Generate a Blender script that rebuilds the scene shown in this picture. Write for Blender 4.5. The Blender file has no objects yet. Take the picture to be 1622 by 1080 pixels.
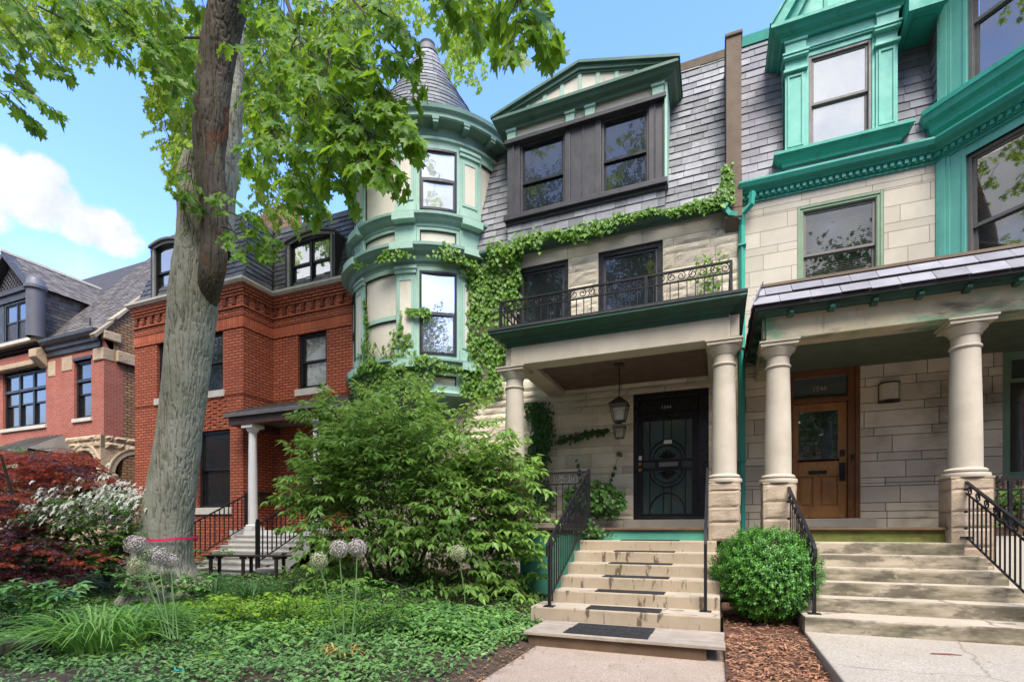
import bpy, bmesh, math, random
import numpy as np
from mathutils import Vector
R_ = math.radians
random.seed(7); rng = np.random.default_rng(7)
SC = bpy.context.scene
COL = SC.collection

# ------------------------------------------------------------------ camera
EYE = 1.38; YAW = R_(21.88); FPX = 807.0
cam = bpy.data.cameras.new('camera'); cam_o = bpy.data.objects.new('camera', cam); COL.objects.link(cam_o)
cam.sensor_width = 36; cam.lens = 36 * FPX / 1622; cam.shift_y = 298 / 1622
cam.clip_start = .05; cam.clip_end = 2000
cam_o.location = (0, 0, EYE); cam_o.rotation_euler = (R_(90), 0, YAW)
SC.camera = cam_o

# ------------------------------------------------------------------ exposure, sun, sky
SC.view_settings.view_transform = 'Standard'; SC.view_settings.look = 'None'
SC.view_settings.exposure = 2.65; SC.view_settings.gamma = 1
SC.view_settings.use_curve_mapping = False
SUN_TO = Vector((.24, -.50, .83)).normalized()          # towards the sun
sl = bpy.data.lights.new('sun', 'SUN'); sl.energy = 1.3; sl.angle = R_(34); sl.color = (1, .94, .84)
so = bpy.data.objects.new('sun', sl); COL.objects.link(so)
so.location = (0, 0, 40); so.rotation_euler = SUN_TO.to_track_quat('Z', 'Y').to_euler()

W_ = bpy.data.worlds.new('World'); SC.world = W_; W_.use_nodes = True
def world_nodes():
    nt = W_.node_tree; nt.nodes.clear(); N = nt.nodes.new; L = nt.links.new
    def math_(op, a, b=None, c=None):
        n = N('ShaderNodeMath'); n.operation = op
        for i, q in enumerate((a, b, c)):
            if q is None: continue
            if isinstance(q, (int, float)): n.inputs[i].default_value = q
            else: L(q, n.inputs[i])
        return n.outputs[0]
    out = N('ShaderNodeOutputWorld'); bg = N('ShaderNodeBackground'); L(bg.outputs[0], out.inputs[0])
    sky = N('ShaderNodeTexSky'); sky.sky_type = 'NISHITA'; sky.sun_disc = False
    sky.sun_elevation = math.asin(SUN_TO.z); sky.sun_rotation = math.atan2(SUN_TO.x, SUN_TO.y)
    sky.air_density = 1.0; sky.dust_density = .6; sky.ozone_density = 2.0
    sk = N('ShaderNodeVectorMath'); sk.operation = 'SCALE'; L(sky.outputs[0], sk.inputs[0]); sk.inputs[3].default_value = 1.0
    sat = N('ShaderNodeHueSaturation'); sat.inputs['Hue'].default_value = .514; sat.inputs['Saturation'].default_value = 1.2; sat.inputs['Value'].default_value = .80; L(sk.outputs[0], sat.inputs['Color'])
    tc = N('ShaderNodeTexCoord'); sep = N('ShaderNodeSeparateXYZ'); L(tc.outputs['Generated'], sep.inputs[0])
    x, y, z = sep.outputs
    az = math_('ARCTAN2', x, y); el = math_('ARCSINE', z)
    def ell(a0, e0, ra, re):
        u = math_('MULTIPLY', math_('SUBTRACT', az, R_(a0)), 1 / R_(ra)); v = math_('MULTIPLY', math_('SUBTRACT', el, R_(e0)), 1 / R_(re))
        return math_('SUBTRACT', 1.0, math_('ADD', math_('MULTIPLY', u, u), math_('MULTIPLY', v, v)))
    def noise(scale, detail, rough):
        n = N('ShaderNodeTexNoise'); L(tc.outputs['Generated'], n.inputs['Vector']); n.inputs['Scale'].default_value = scale
        n.inputs['Detail'].default_value = detail; n.inputs['Roughness'].default_value = rough
        return n.outputs[0]
    def ramp(v, a, b):
        n = N('ShaderNodeMapRange'); n.interpolation_type = 'SMOOTHSTEP'; L(v, n.inputs[0]); n.inputs[1].default_value = a; n.inputs[2].default_value = b
        return n.outputs[0]
    m = ell(-65.5, 25.6, 4.6, 2.7)
    for e in ((-61.0, 24.6, 3.6, 2.0), (-71, 24.2, 6, 3.0), (-64.4, 27.2, 2.0, 1.5), (-82, 23, 8, 4)): m = math_('MAXIMUM', m, ell(*e))
    m = math_('MAXIMUM', m, -1.5)
    n1 = noise(16, 7, .6); n2 = noise(5, 5, .55)
    c1 = ramp(math_('ADD', m, math_('MULTIPLY', math_('SUBTRACT', n1, .5), 1.9)), -.08, .5)
    # thin wisps below the cloud
    w = math_('ADD', ell(-61, 21.0, 9, 2.6), math_('MULTIPLY', math_('SUBTRACT', n2, .5), 2.6)); c2 = math_('MULTIPLY', ramp(w, -.1, 1.3), .45)
    # broken cloud over the street behind the camera
    back = ramp(math_('MULTIPLY', y, -1.0), -.05, .3)
    n3 = noise(2.6, 7, .55); c3 = math_('MULTIPLY', ramp(n3, .40, .58), back)
    c = math_('MINIMUM', math_('MAXIMUM', math_('MAXIMUM', c1, c2), c3), 1.0)
    shade = ramp(n1, .3, .7)
    colr = N('ShaderNodeMix'); colr.data_type = 'RGBA'; L(shade, colr.inputs[0])
    colr.inputs[6].default_value = (1.05, 1.12, 1.26, 1); colr.inputs[7].default_value = (1.48, 1.48, 1.52, 1)
    mx = N('ShaderNodeMix'); mx.data_type = 'RGBA'; L(c, mx.inputs[0]); L(sat.outputs[0], mx.inputs[6]); L(colr.outputs[2], mx.inputs[7])
    L(mx.outputs[2], bg.inputs[0]); bg.inputs[1].default_value = .13
world_nodes()

# ------------------------------------------------------------------ helpers
def wpos(o):
    v = Vector((0, 0, 0))
    while o is not None: v += o.location; o = o.parent
    return v
class MB:
    """collects shapes given in world metres (optionally through a wall frame T) and links them as one mesh object"""
    def __init__(s, T=None): s.v = []; s.f = []; s.t = []; s.T = T
    def add(s, vs, fs, tint=.5):
        b = len(s.v)
        if s.T: vs = [s.T(*p) for p in vs]
        s.v.extend(vs)
        for f in fs: s.f.append(tuple(b + i for i in f)); s.t.append(tint)
    def box(s, x0, x1, y0, y1, z0, z1, tint=.5):
        s.add([(x0,y0,z0),(x1,y0,z0),(x1,y1,z0),(x0,y1,z0),(x0,y0,z1),(x1,y0,z1),(x1,y1,z1),(x0,y1,z1)],
              [(0,3,2,1),(4,5,6,7),(0,1,5,4),(1,2,6,5),(2,3,7,6),(3,0,4,7)], tint)
    def prism(s, poly, y0, y1, tint=.5):                 # poly in (x,z), extruded along y
        n = len(poly); vs = [(x,y0,z) for x,z in poly] + [(x,y1,z) for x,z in poly]
        s.add(vs, [tuple(range(n))[::-1] if False else tuple(range(n)), tuple(range(2*n-1, n-1, -1))] + [(i, i+n, (i+1)%n+n, (i+1)%n) for i in range(n)], tint)
    def prismx(s, poly, x0, x1, tint=.5):                # poly in (y,z), extruded along x
        n = len(poly); vs = [(x0,y,z) for y,z in poly] + [(x1,y,z) for y,z in poly]
        s.add(vs, [tuple(range(n)), tuple(range(2*n-1, n-1, -1))] + [(i, i+n, (i+1)%n+n, (i+1)%n) for i in range(n)], tint)
    def prismz(s, poly, z0, z1, tint=.5):
        n = len(poly); vs = [(x,y,z0) for x,y in poly] + [(x,y,z1) for x,y in poly]
        s.add(vs, [tuple(range(n)), tuple(range(2*n-1, n-1, -1))] + [(i, i+n, (i+1)%n+n, (i+1)%n) for i in range(n)], tint)
    def lathe(s, prof, cx, cy, seg=32, a0=0., a1=360., tint=.5):
        full = abs(a1 - a0) >= 359.9; n = seg if full else seg + 1; vs = []
        for r, z in prof:
            for k in range(n):
                a = R_(a0 + (a1-a0) * k / seg); vs.append((cx + r*math.cos(a), cy + r*math.sin(a), z))
        fs = []
        for j in range(len(prof)-1):
            for k in range(seg):
                k2 = (k+1) % n; fs.append((j*n+k, j*n+k2, (j+1)*n+k2, (j+1)*n+k))
        s.add(vs, fs, tint)
    def arcbox(s, cx, cy, r0, r1, a0, a1, z0, z1, n=8, tint=.5):
        vs = []
        for k in range(n+1):
            a = R_(a0 + (a1-a0)*k/n); c, q = math.cos(a), math.sin(a)
            vs += [(cx+r0*c,cy+r0*q,z0),(cx+r1*c,cy+r1*q,z0),(cx+r1*c,cy+r1*q,z1),(cx+r0*c,cy+r0*q,z1)]
        fs = [(0,1,2,3), (4*n+3,4*n+2,4*n+1,4*n)]
        for k in range(n):
            b = 4*k
            for i in range(4): fs.append((b+i, b+4+i, b+4+(i+1)%4, b+(i+1)%4))
        s.add(vs, fs, tint)
    def sweep(s, prof, path, closed=False, tint=.5):     # prof: closed polygon of (out, z); path: (x,y) list, outward = right-hand side
        P = [Vector(p) for p in path]; n = len(P); m = len(prof); vs = []
        for i in range(n):
            a = P[i]-P[i-1] if (i > 0 or closed) else None; b = P[(i+1)%n]-P[i] if (i < n-1 or closed) else None
            if a is None: a = b
            if b is None: b = a
            na = Vector((a.y,-a.x)).normalized(); nb = Vector((b.y,-b.x)).normalized()
            h = na+nb; h = h / max(.25, h.dot(na)) if h.length > 1e-6 else na
            for o, z in prof: vs.append((P[i].x+h.x*o, P[i].y+h.y*o, z))
        fs = []
        for i in range(n if closed else n-1):
            i2 = (i+1) % n
            for j in range(m): fs.append((i*m+j, i2*m+j, i2*m+(j+1)%m, i*m+(j+1)%m))
        if not closed: fs += [tuple(range(m)), tuple(range(n*m-1, (n-1)*m-1, -1))]
        s.add(vs, fs, tint)
    def tube(s, pts, rad, seg=8, tint=.5, flat=1.0):
        P = [Vector(p) for p in pts]; n = len(P); rad = [rad]*n if isinstance(rad, (int,float)) else rad
        up = Vector((0,0,1)); vs = []; prev = None
        for i in range(n):
            d = (P[min(i+1,n-1)]-P[max(i-1,0)])
            d = d.normalized() if d.length > 1e-9 else Vector((0,0,1))
            if prev is None:
                a = d.cross(up)
                if a.length < .05: a = d.cross(Vector((1,0,0)))
            else: a = prev - d*prev.dot(d)
            a.normalize(); prev = a; b = d.cross(a)
            for k in range(seg):
                t = 2*math.pi*k/seg + math.pi/seg; q = P[i] + a*(rad[i]*math.cos(t)) + b*(rad[i]*flat*math.sin(t)); vs.append(tuple(q))
        fs = [tuple(range(seg))[::-1], tuple(range((n-1)*seg, n*seg))]
        for i in range(n-1):
            for k in range(seg): fs.append((i*seg+k, i*seg+(k+1)%seg, (i+1)*seg+(k+1)%seg, (i+1)*seg+k))
        s.add(vs, fs, tint)
    def ball(s, c, r, seg=10, rings=6, sz=1.0, tint=.5):
        s.lathe([(max(1e-4, r*math.sin(math.pi*i/rings)), c[2]-r*sz*math.cos(math.pi*i/rings)) for i in range(rings+1)], c[0], c[1], seg, tint=tint)
    def build(s, name, mat, parent=None, smooth=False, bevel=0., bseg=2):
        me = bpy.data.meshes.new(name); off = wpos(parent)
        me.from_pydata([(p[0]-off.x, p[1]-off.y, p[2]-off.z) for p in s.v], [], s.f)
        at_ = me.attributes.new('tint', 'FLOAT', 'FACE'); at_.data.foreach_set('value', np.array(s.t, dtype=np.float32))
        bm = bmesh.new(); bm.from_mesh(me); bmesh.ops.recalc_face_normals(bm, faces=bm.faces); bm.to_mesh(me); bm.free()
        if smooth:
            me.polygons.foreach_set('use_smooth', np.ones(len(me.polygons), dtype=bool))
            try: me.set_sharp_from_angle(angle=R_(38))
            except Exception: pass
        me.materials.append(mat)
        o = bpy.data.objects.new(name, me); COL.objects.link(o); o.parent = parent
        if bevel:
            b = o.modifiers.new('edge', 'BEVEL'); b.width = bevel; b.segments = bseg; b.limit_method = 'ANGLE'; b.angle_limit = R_(40)
        return o
def tag(o, label=None, cat=None, group=None, kind=None):
    if label: o['label'] = label
    if cat: o['category'] = cat
    if group: o['group'] = group
    if kind: o['kind'] = kind
    return o
def empty(name, loc, label, cat, group=None):
    o = bpy.data.objects.new(name, None); COL.objects.link(o); o.location = loc; o.empty_display_size = .2
    return tag(o, label, cat, group)
def frame(ox, oy, deg):                                   # wall frame: (along wall, into wall, z) -> world
    c, q = math.cos(R_(deg)), math.sin(R_(deg))
    return lambda s, n, z: (ox + s*c - n*q, oy + s*q + n*c, z)
def text_part(txt, size, loc, rot, mat, parent, name='house_number', depth=.006):
    cu = bpy.data.curves.new(name, 'FONT'); cu.body = txt; cu.size = size; cu.extrude = depth; cu.align_x = 'CENTER'; cu.align_y = 'CENTER'
    tmp = bpy.data.objects.new(name + '_tmp', cu); COL.objects.link(tmp)
    dg = bpy.context.evaluated_depsgraph_get(); me = bpy.data.meshes.new_from_object(tmp.evaluated_get(dg)); bpy.data.objects.remove(tmp)
    me.materials.clear(); me.materials.append(mat)
    o = bpy.data.objects.new(name, me); COL.objects.link(o); o.parent = parent
    o.location = Vector(loc) - wpos(parent); o.rotation_euler = rot
    return o
def at(px, py, d=None, Y=None, Z=None):                   # a real place from a bearing and a distance
    u = (px-811)/FPX; v = (838-py)/FPX; r = Vector((-math.sin(YAW)+u*math.cos(YAW), math.cos(YAW)+u*math.sin(YAW), v))
    t = d if d is not None else (Y / r.y if Y is not None else (Z-EYE)/r.z)
    return Vector((0, 0, EYE)) + r*t
# smooth value noise for displaced surfaces
_perm = rng.permutation(4096).astype(np.int64); _val = rng.random(4096)
def vnoise(P):
    P = np.asarray(P, dtype=float); I = np.floor(P).astype(np.int64); F = P - I; F = F*F*(3-2*F); out = 0.
    for dx in (0,1):
        for dy in (0,1):
            for dz in (0,1):
                h = _perm[(_perm[(_perm[(I[:,0]+dx) & 4095] + I[:,1]+dy) & 4095] + I[:,2]+dz) & 4095]
                w = (F[:,0] if dx else 1-F[:,0])*(F[:,1] if dy else 1-F[:,1])*(F[:,2] if dz else 1-F[:,2])
                out = out + w*_val[h]
    return out
def fbm(P, o=4):
    P = np.asarray(P, dtype=float); a = .5; t = 0.
    for i in range(o): t = t + a*vnoise(P*2**i + 17.3*i); a *= .5
    return t

# ------------------------------------------------------------------ materials
def newmat(name):
    m = bpy.data.materials.new(name); m.use_nodes = True; nt = m.node_tree; nt.nodes.clear()
    return m, nt, nt.nodes.new, nt.links.new
def rgba(c): return (c[0], c[1], c[2], 1)
def mixc(N, L, fac, a, b, blend='MIX'):
    n = N('ShaderNodeMix'); n.data_type = 'RGBA'; n.blend_type = blend
    for i, q in ((0, fac), (6, a), (7, b)):
        if isinstance(q, (int, float)): n.inputs[i].default_value = q
        elif isinstance(q, tuple): n.inputs[i].default_value = rgba(q)
        else: L(q, n.inputs[i])
    return n.outputs[2]
def noise_(N, L, vec, scale, detail=5, rough=.6, stretch=None):
    n = N('ShaderNodeTexNoise'); n.inputs['Scale'].default_value = scale; n.inputs['Detail'].default_value = detail; n.inputs['Roughness'].default_value = rough
    if stretch:
        mp = N('ShaderNodeMapping'); mp.inputs['Scale'].default_value = stretch; L(vec, mp.inputs[0]); L(mp.outputs[0], n.inputs['Vector'])
    else: L(vec, n.inputs['Vector'])
    return n.outputs[0]
def range_(N, L, v, a, b, c=0., d=1.):
    n = N('ShaderNodeMapRange'); n.interpolation_type = 'SMOOTHSTEP'; L(v, n.inputs[0])
    for i, q in enumerate((a, b, c, d)): n.inputs[i+1].default_value = q
    return n.outputs[0]
def M(name, c1, c2=None, scale=2., rough=.7, bump=.15, bscale=35., tint=0., stains=(), metal=0., spec=.4, bdist=.01, fine=None):
    """stains: (colour, noise scale, lo, hi, strength, stretch)"""
    m, nt, N, L = newmat(name); out = N('ShaderNodeOutputMaterial'); p = N('ShaderNodeBsdfPrincipled'); L(p.outputs[0], out.inputs[0])
    geo = N('ShaderNodeTexCoord'); vec = geo.outputs['Object']
    col = mixc(N, L, range_(N, L, noise_(N, L, vec, scale), .3, .7), c1, c2 or tuple(x*.8 for x in c1))
    if fine:
        col = mixc(N, L, range_(N, L, noise_(N, L, vec, fine[1], 3, .7), .35, .65), col, fine[0])
    for (sc, ss, lo, hi, k, st) in stains:
        col = mixc(N, L, range_(N, L, noise_(N, L, vec, ss, 6, .65, st), lo, hi, 0., k), col, sc)
    if tint:
        a = N('ShaderNodeAttribute'); a.attribute_name = 'tint'
        f = range_(N, L, a.outputs['Fac'], 0, 1, 1-tint, 1+tint)
        g = N('ShaderNodeVectorMath'); g.operation = 'SCALE'; L(col, g.inputs[0]); L(f, g.inputs[3]); col = g.outputs[0]
    L(col, p.inputs['Base Color']); p.inputs['Metallic'].default_value = metal; p.inputs['Specular IOR Level'].default_value = spec
    L(range_(N, L, noise_(N, L, vec, scale*3), .3, .7, max(.05, rough-.1), min(1, rough+.1)), p.inputs['Roughness'])
    if bump:
        b = N('ShaderNodeBump'); b.inputs['Strength'].default_value = bump; b.inputs['Distance'].default_value = bdist
        L(noise_(N, L, vec, bscale, 6, .65), b.inputs['Height']); L(b.outputs[0], p.inputs['Normal'])
    return m
def crackle(m, scale, w, col):
    nt = m.node_tree; N = nt.nodes.new; L = nt.links.new; p = [n for n in nt.nodes if n.type == 'BSDF_PRINCIPLED'][0]; src = p.inputs['Base Color'].links[0].from_socket
    tc = N('ShaderNodeTexCoord'); nz = N('ShaderNodeTexNoise'); nz.inputs['Scale'].default_value = 3; nz.inputs['Detail'].default_value = 6; L(tc.outputs['Object'], nz.inputs['Vector'])
    ad = N('ShaderNodeMix'); ad.data_type = 'VECTOR'; ad.inputs[0].default_value = .22; L(tc.outputs['Object'], ad.inputs[4]); L(nz.outputs['Color'], ad.inputs[5])
    v = N('ShaderNodeTexVoronoi'); v.feature = 'DISTANCE_TO_EDGE'; v.inputs['Scale'].default_value = scale; L(ad.outputs[1], v.inputs['Vector'])
    f = range_(N, L, v.outputs['Distance'], w*.4, w, .75, 0.); L(mixc(N, L, f, src, col), p.inputs['Base Color']); return m
def brick_mat(name, c1, c2, mortar, w=.21, h=.075, ms=.012, bump=.6, stains=(), off=.5):
    m, nt, N, L = newmat(name); out = N('ShaderNodeOutputMaterial'); p = N('ShaderNodeBsdfPrincipled'); L(p.outputs[0], out.inputs[0])
    tc = N('ShaderNodeTexCoord'); sp = N('ShaderNodeSeparateXYZ'); L(tc.outputs['Object'], sp.inputs[0]); ad = N('ShaderNodeMath'); L(sp.outputs[0], ad.inputs[0]); L(sp.outputs[1], ad.inputs[1])
    cb = N('ShaderNodeCombineXYZ'); L(ad.outputs[0], cb.inputs[0]); L(sp.outputs[2], cb.inputs[1])
    b = N('ShaderNodeTexBrick'); L(cb.outputs[0], b.inputs['Vector']); b.inputs['Scale'].default_value = 1; b.offset = off
    b.inputs['Brick Width'].default_value = w; b.inputs['Row Height'].default_value = h; b.inputs['Mortar Size'].default_value = ms; b.inputs['Mortar Smooth'].default_value = .15
    b.inputs['Bias'].default_value = 0
    b.inputs['Color1'].default_value = rgba(c1); b.inputs['Color2'].default_value = rgba(c2); b.inputs['Mortar'].default_value = rgba(mortar)
    col = mixc(N, L, range_(N, L, noise_(N, L, tc.outputs['Object'], 1.2), .35, .7, 0, .35), b.outputs['Color'], tuple(x*.6 for x in c1))
    for (sc, ss, lo, hi, k, st) in stains:
        col = mixc(N, L, range_(N, L, noise_(N, L, tc.outputs['Object'], ss, 6, .65, st), lo, hi, 0., k), col, sc)
    L(col, p.inputs['Base Color']); p.inputs['Roughness'].default_value = .85; p.inputs['Specular IOR Level'].default_value = .25
    bp = N('ShaderNodeBump'); bp.inputs['Strength'].default_value = bump; bp.inputs['Distance'].default_value = .01; bp.invert = True
    L(b.outputs['Fac'], bp.inputs['Height']); L(bp.outputs[0], p.inputs['Normal'])
    return m
def glass_mat(name, refl=.35, base=(.012,.014,.014), wav=.02, tintc=(.95,.97,1)):
    m, nt, N, L = newmat(name); out = N('ShaderNodeOutputMaterial'); p = N('ShaderNodeBsdfPrincipled'); g = N('ShaderNodeBsdfGlossy'); mx = N('ShaderNodeMixShader')
    p.inputs['Base Color'].default_value = rgba(base); p.inputs['Roughness'].default_value = .1; g.inputs['Roughness'].default_value = .015; g.inputs['Color'].default_value = rgba(tintc)
    fr = N('ShaderNodeMath'); fr.operation = 'POWER'; lw = N('ShaderNodeLayerWeight'); lw.inputs[0].default_value = .5; L(lw.outputs['Facing'], fr.inputs[0]); fr.inputs[1].default_value = 4.
    add = N('ShaderNodeMath'); add.operation = 'ADD'; add.use_clamp = True; L(fr.outputs[0], add.inputs[0]); add.inputs[1].default_value = refl
    tc = N('ShaderNodeTexCoord'); b = N('ShaderNodeBump'); b.inputs['Strength'].default_value = wav; b.inputs['Distance'].default_value = .1
    L(noise_(N, L, tc.outputs['Object'], 3, 2), b.inputs['Height']); L(b.outputs[0], g.inputs['Normal'])
    L(add.outputs[0], mx.inputs[0]); L(p.outputs[0], mx.inputs[1]); L(g.outputs[0], mx.inputs[2]); L(mx.outputs[0], out.inputs[0])
    return m
def clear_glass(name, refl=.12):
    m, nt, N, L = newmat(name); out = N('ShaderNodeOutputMaterial'); t = N('ShaderNodeBsdfTransparent'); g = N('ShaderNodeBsdfGlossy'); mx = N('ShaderNodeMixShader')
    t.inputs[0].default_value = (.85, .88, .87, 1); g.inputs['Roughness'].default_value = .02
    fr = N('ShaderNodeMath'); fr.operation = 'POWER'; lw = N('ShaderNodeLayerWeight'); lw.inputs[0].default_value = .5; L(lw.outputs['Facing'], fr.inputs[0]); fr.inputs[1].default_value = 4.
    add = N('ShaderNodeMath'); add.operation = 'ADD'; add.use_clamp = True; L(fr.outputs[0], add.inputs[0]); add.inputs[1].default_value = refl
    L(add.outputs[0], mx.inputs[0]); L(t.outputs[0], mx.inputs[1]); L(g.outputs[0], mx.inputs[2]); L(mx.outputs[0], out.inputs[0])
    return m
def leaf_mat(name, c1, c2, trans=.4, tcol=None, rough=.45, spec=.35):
    m, nt, N, L = newmat(name); out = N('ShaderNodeOutputMaterial'); p = N('ShaderNodeBsdfPrincipled'); t = N('ShaderNodeBsdfTranslucent'); mx = N('ShaderNodeMixShader')
    a = N('ShaderNodeAttribute'); a.attribute_name = 'tint'
    col = mixc(N, L, a.outputs['Fac'], c1, c2); L(col, p.inputs['Base Color'])
    p.inputs['Roughness'].default_value = rough; p.inputs['Specular IOR Level'].default_value = spec
    if tcol: L(mixc(N, L, .65, col, tcol), t.inputs[0])
    else: L(col, t.inputs[0])
    mx.inputs[0].default_value = trans; L(p.outputs[0], mx.inputs[1]); L(t.outputs[0], mx.inputs[2]); L(mx.outputs[0], out.inputs[0])
    return m

LIME_ROUGH = M('limestone_rockfaced', (.50,.445,.35), (.41,.36,.27), 1.6, .9, .7, 22, tint=.16, bdist=.02,
               stains=(((.22,.19,.14), 1.1, .55, .75, .45, (1,1,.35)), ((.30,.25,.17), 6, .55, .72, .4, None), ((.55,.53,.47), 3, .55, .75, .5, None)))
LIME_FILL = M('limestone_fill_lit', (.67,.59,.46), (.57,.495,.375), 1.6, .9, .7, 22, tint=.16, bdist=.02, stains=(((.27,.225,.16), 1.1, .57, .76, .4, (1,1,.35)), ((.36,.30,.20), 6, .56, .72, .4, None)))  # lighter copy of the rock-faced stone; porch fill light put into its colour
LIME_SMOOTH = M('limestone_smooth', (.50,.455,.38), (.42,.38,.31), 1.3, .85, .25, 60, tint=.08,
                stains=(((.26,.22,.14), .9, .58, .78, .6, (1,1,.35)), ((.33,.25,.10), 1.6, .66, .8, .5, (1.5,1,.25))))
LIME_PORCH = M('limestone_sooty_fill', (.66,.56,.425), (.56,.47,.345), 1.5, .88, .3, 50, tint=.14,  # soot stains over a base lightened to stand in for porch fill light
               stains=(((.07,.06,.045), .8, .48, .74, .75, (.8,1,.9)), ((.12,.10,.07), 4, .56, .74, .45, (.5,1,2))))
MORTAR = M('mortar', (.17,.15,.115), None, 3, .95, .3, 60)
MORTAR_PALE = M('mortar_pale', (.30,.265,.21), None, 3, .95, .3, 60)
PIER = M('pier_sandstone', (.40,.315,.235), (.32,.245,.175), 2.2, .88, .5, 40, tint=.10, bdist=.02, stains=(((.20,.16,.11), 1.6, .56, .76, .5, (1,1,.4)),))
STONE_TRIM = M('limestone_trim', (.46,.41,.335), (.385,.34,.27), 2.2, .82, .2, 70, tint=.06,
               stains=(((.25,.22,.15), 1.4, .58, .78, .55, (2,2,.3)), ((.40,.29,.13), 2.2, .68, .80, .4, (1,1,.3))))
STONE_MOSSY = M('limestone_mossy', (.50,.43,.31), (.41,.36,.24), 2.2, .85, .25, 60, tint=.05,
                stains=(((.10,.27,.17), 1.5, .44, .62, .8, (.6,1,1.6)), ((.07,.06,.045), 1.3, .50, .66, .85, (.5,1,1.8)), ((.07,.06,.05), 5, .6, .75, .5, (1,1,.3))))
STEP_STONE = M('step_limestone', (.36,.29,.205), (.31,.245,.172), 2.0, .85, .25, 70,
               stains=(((.40,.335,.245), 2.4, .52, .75, .5, None), ((.17,.165,.07), 1.3, .55, .75, .45, None), ((.07,.045,.028), 6.5, .57, .64, .85, (1,1,.25)), ((.10,.065,.04), 14, .60, .68, .7, (1,1,.2))))
STEP_MOSS = M('step_concrete_mossy', (.42,.355,.27), (.33,.28,.21), 2.4, .9, .35, 80,
              stains=(((.085,.078,.042), 1.7, .38, .58, .8, (.5,1,2.2)), ((.06,.05,.035), 5, .46, .62, .75, (.5,1,1.5)), ((.34,.30,.23), 8, .60, .72, .6, None)))
STEP_TREAD = M('tread_worn', (.46,.40,.315), (.38,.325,.25), 2.6, .9, .3, 80, fine=((.33,.28,.21), 70), stains=(((.22,.18,.12), 3, .56, .72, .5, None),))
MOSS_BOARD = M('mossy_board', (.075,.085,.018), (.12,.13,.025), 5, .95, .5, 60, stains=(((.05,.035,.02), 4, .5, .7, .8, (.4,1,2)),))
CONC = M('concrete_path', (.43,.385,.315), (.36,.32,.26), 1.1, .92, .3, 90, fine=((.26,.22,.17), 60), stains=(((.26,.22,.16), 2.2, .6, .78, .45, None),))
AGGR = M('aggregate_path', (.44,.36,.29), (.37,.295,.23), 1.4, .93, .8, 70, fine=((.27,.20,.15), 62), stains=(((.17,.11,.07), 1.6, .55, .72, .5, None),))
SLATE = M('slate_grey', (.20,.202,.215), (.15,.152,.165), 3, .62, .25, 30, tint=.32, stains=(((.30,.29,.27), 4, .55, .75, .5, None),))
SLATE_R = M('slate_violet', (.245,.24,.26), (.19,.186,.205), 2.5, .8, .25, 30, spec=.2, tint=.16, stains=(((.17,.15,.16), 1.2, .56, .78, .55, (1,1,.5)),))
SLATE_D = M('slate_dark', (.10,.10,.108), (.075,.075,.082), 3, .55, .25, 30, tint=.3)
SHINGLE = M('asphalt_shingle', (.145,.13,.125), (.10,.092,.09), 6, .9, .5, 60, tint=.3)
ROOFDARK = M('roof_underlay', (.045,.043,.045), None, 3, .8, .1)
GREEN_D = M('green_paint_dark', (.075,.145,.11), (.058,.12,.09), 2, .5, .12, 50, stains=(((.02,.035,.025), 2, .58, .75, .7, (1,1,.5)), ((.19,.35,.25), 6, .66, .75, .4, (.3,1,2))))
GREEN_CORN = M('green_paint_black', (.018,.075,.05), (.016,.055,.038), 2, .5, .15, 50, stains=(((.012,.014,.012), 1.6, .5, .68, .85, (.4,1,2)), ((.10,.30,.20), 4, .66, .76, .6, (.3,1,2))))
MINT = M('mint_paint', (.31,.475,.385), (.265,.415,.335), 2, .6, .15, 50, stains=(((.50,.52,.45), 24, .65, .71, .5, (1,1,.5)), ((.15,.22,.17), 4, .58, .74, .5, (1.5,1.5,.22)), ((.13,.24,.16), 2.2, .58, .78, .5, (1,1,.4)),))
MINT_D = M('mint_paint_deep', (.19,.305,.255), (.155,.265,.215), 2, .6, .15, 50, stains=(((.06,.10,.08), 4, .58, .74, .5, (1.5,1.5,.22)), ((.06,.12,.08), 2, .58, .76, .5, (1,1,.4)),))
CREAM = M('cream_paint', (.60,.56,.47), (.54,.50,.41), 1.6, .7, .1, 60, stains=(((.33,.28,.19), 1.8, .58, .78, .5, (1.5,1.5,.3)),))
TEAL = M('teal_paint', (.034,.315,.24), (.03,.27,.205), 2, .55, .15, 50, stains=(((.20,.42,.35), 26, .64, .70, .45, (1,1,.5)), ((.02,.13,.09), 4.5, .56, .72, .5, (1.5,1.5,.25)), ((.03,.20,.13), 1.8, .6, .8, .5, (1,1,.4)),))
TEAL_LIT = M('teal_paint_lit', (.13,.43,.35), (.11,.37,.30), 2, .55, .15, 50, stains=(((.35,.52,.45), 24, .65, .71, .5, (1,1,.5)), ((.06,.24,.18), 4, .56, .72, .5, (1.5,1.5,.22)), ((.08,.30,.21), 1.8, .6, .8, .4, (1,1,.4)),))  # paler copy of the teal paint; light on the lit faces put into colour
SAGE = M('sage_window_paint', (.17,.25,.16), (.14,.21,.13), 2, .55, .1, 40)
IRON = M('black_iron', (.008,.008,.010), (.013,.012,.014), 8, .45, .15, 60, spec=.3)
CHAR = M('charcoal_paint', (.036,.034,.038), (.050,.047,.052), 3, .45, .1, 30, stains=(((.12,.115,.12), 5, .66, .8, .35, (3,3,.2)),))
BLACKP = M('black_paint', (.010,.010,.011), (.014,.014,.015), 3, .35, .08, 40)
GREYW = M('grey_window_paint', (.11,.105,.095), (.14,.13,.12), 3, .5, .08, 40)
BROWNTRIM = M('brown_window_trim', (.07,.028,.018), (.05,.022,.015), 4, .5, .1, 40)
CEIL_BROWN = M('brown_ceiling_boards', (.15,.10,.08), (.125,.083,.066), 1.2, .6, .1, 40)
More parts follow.
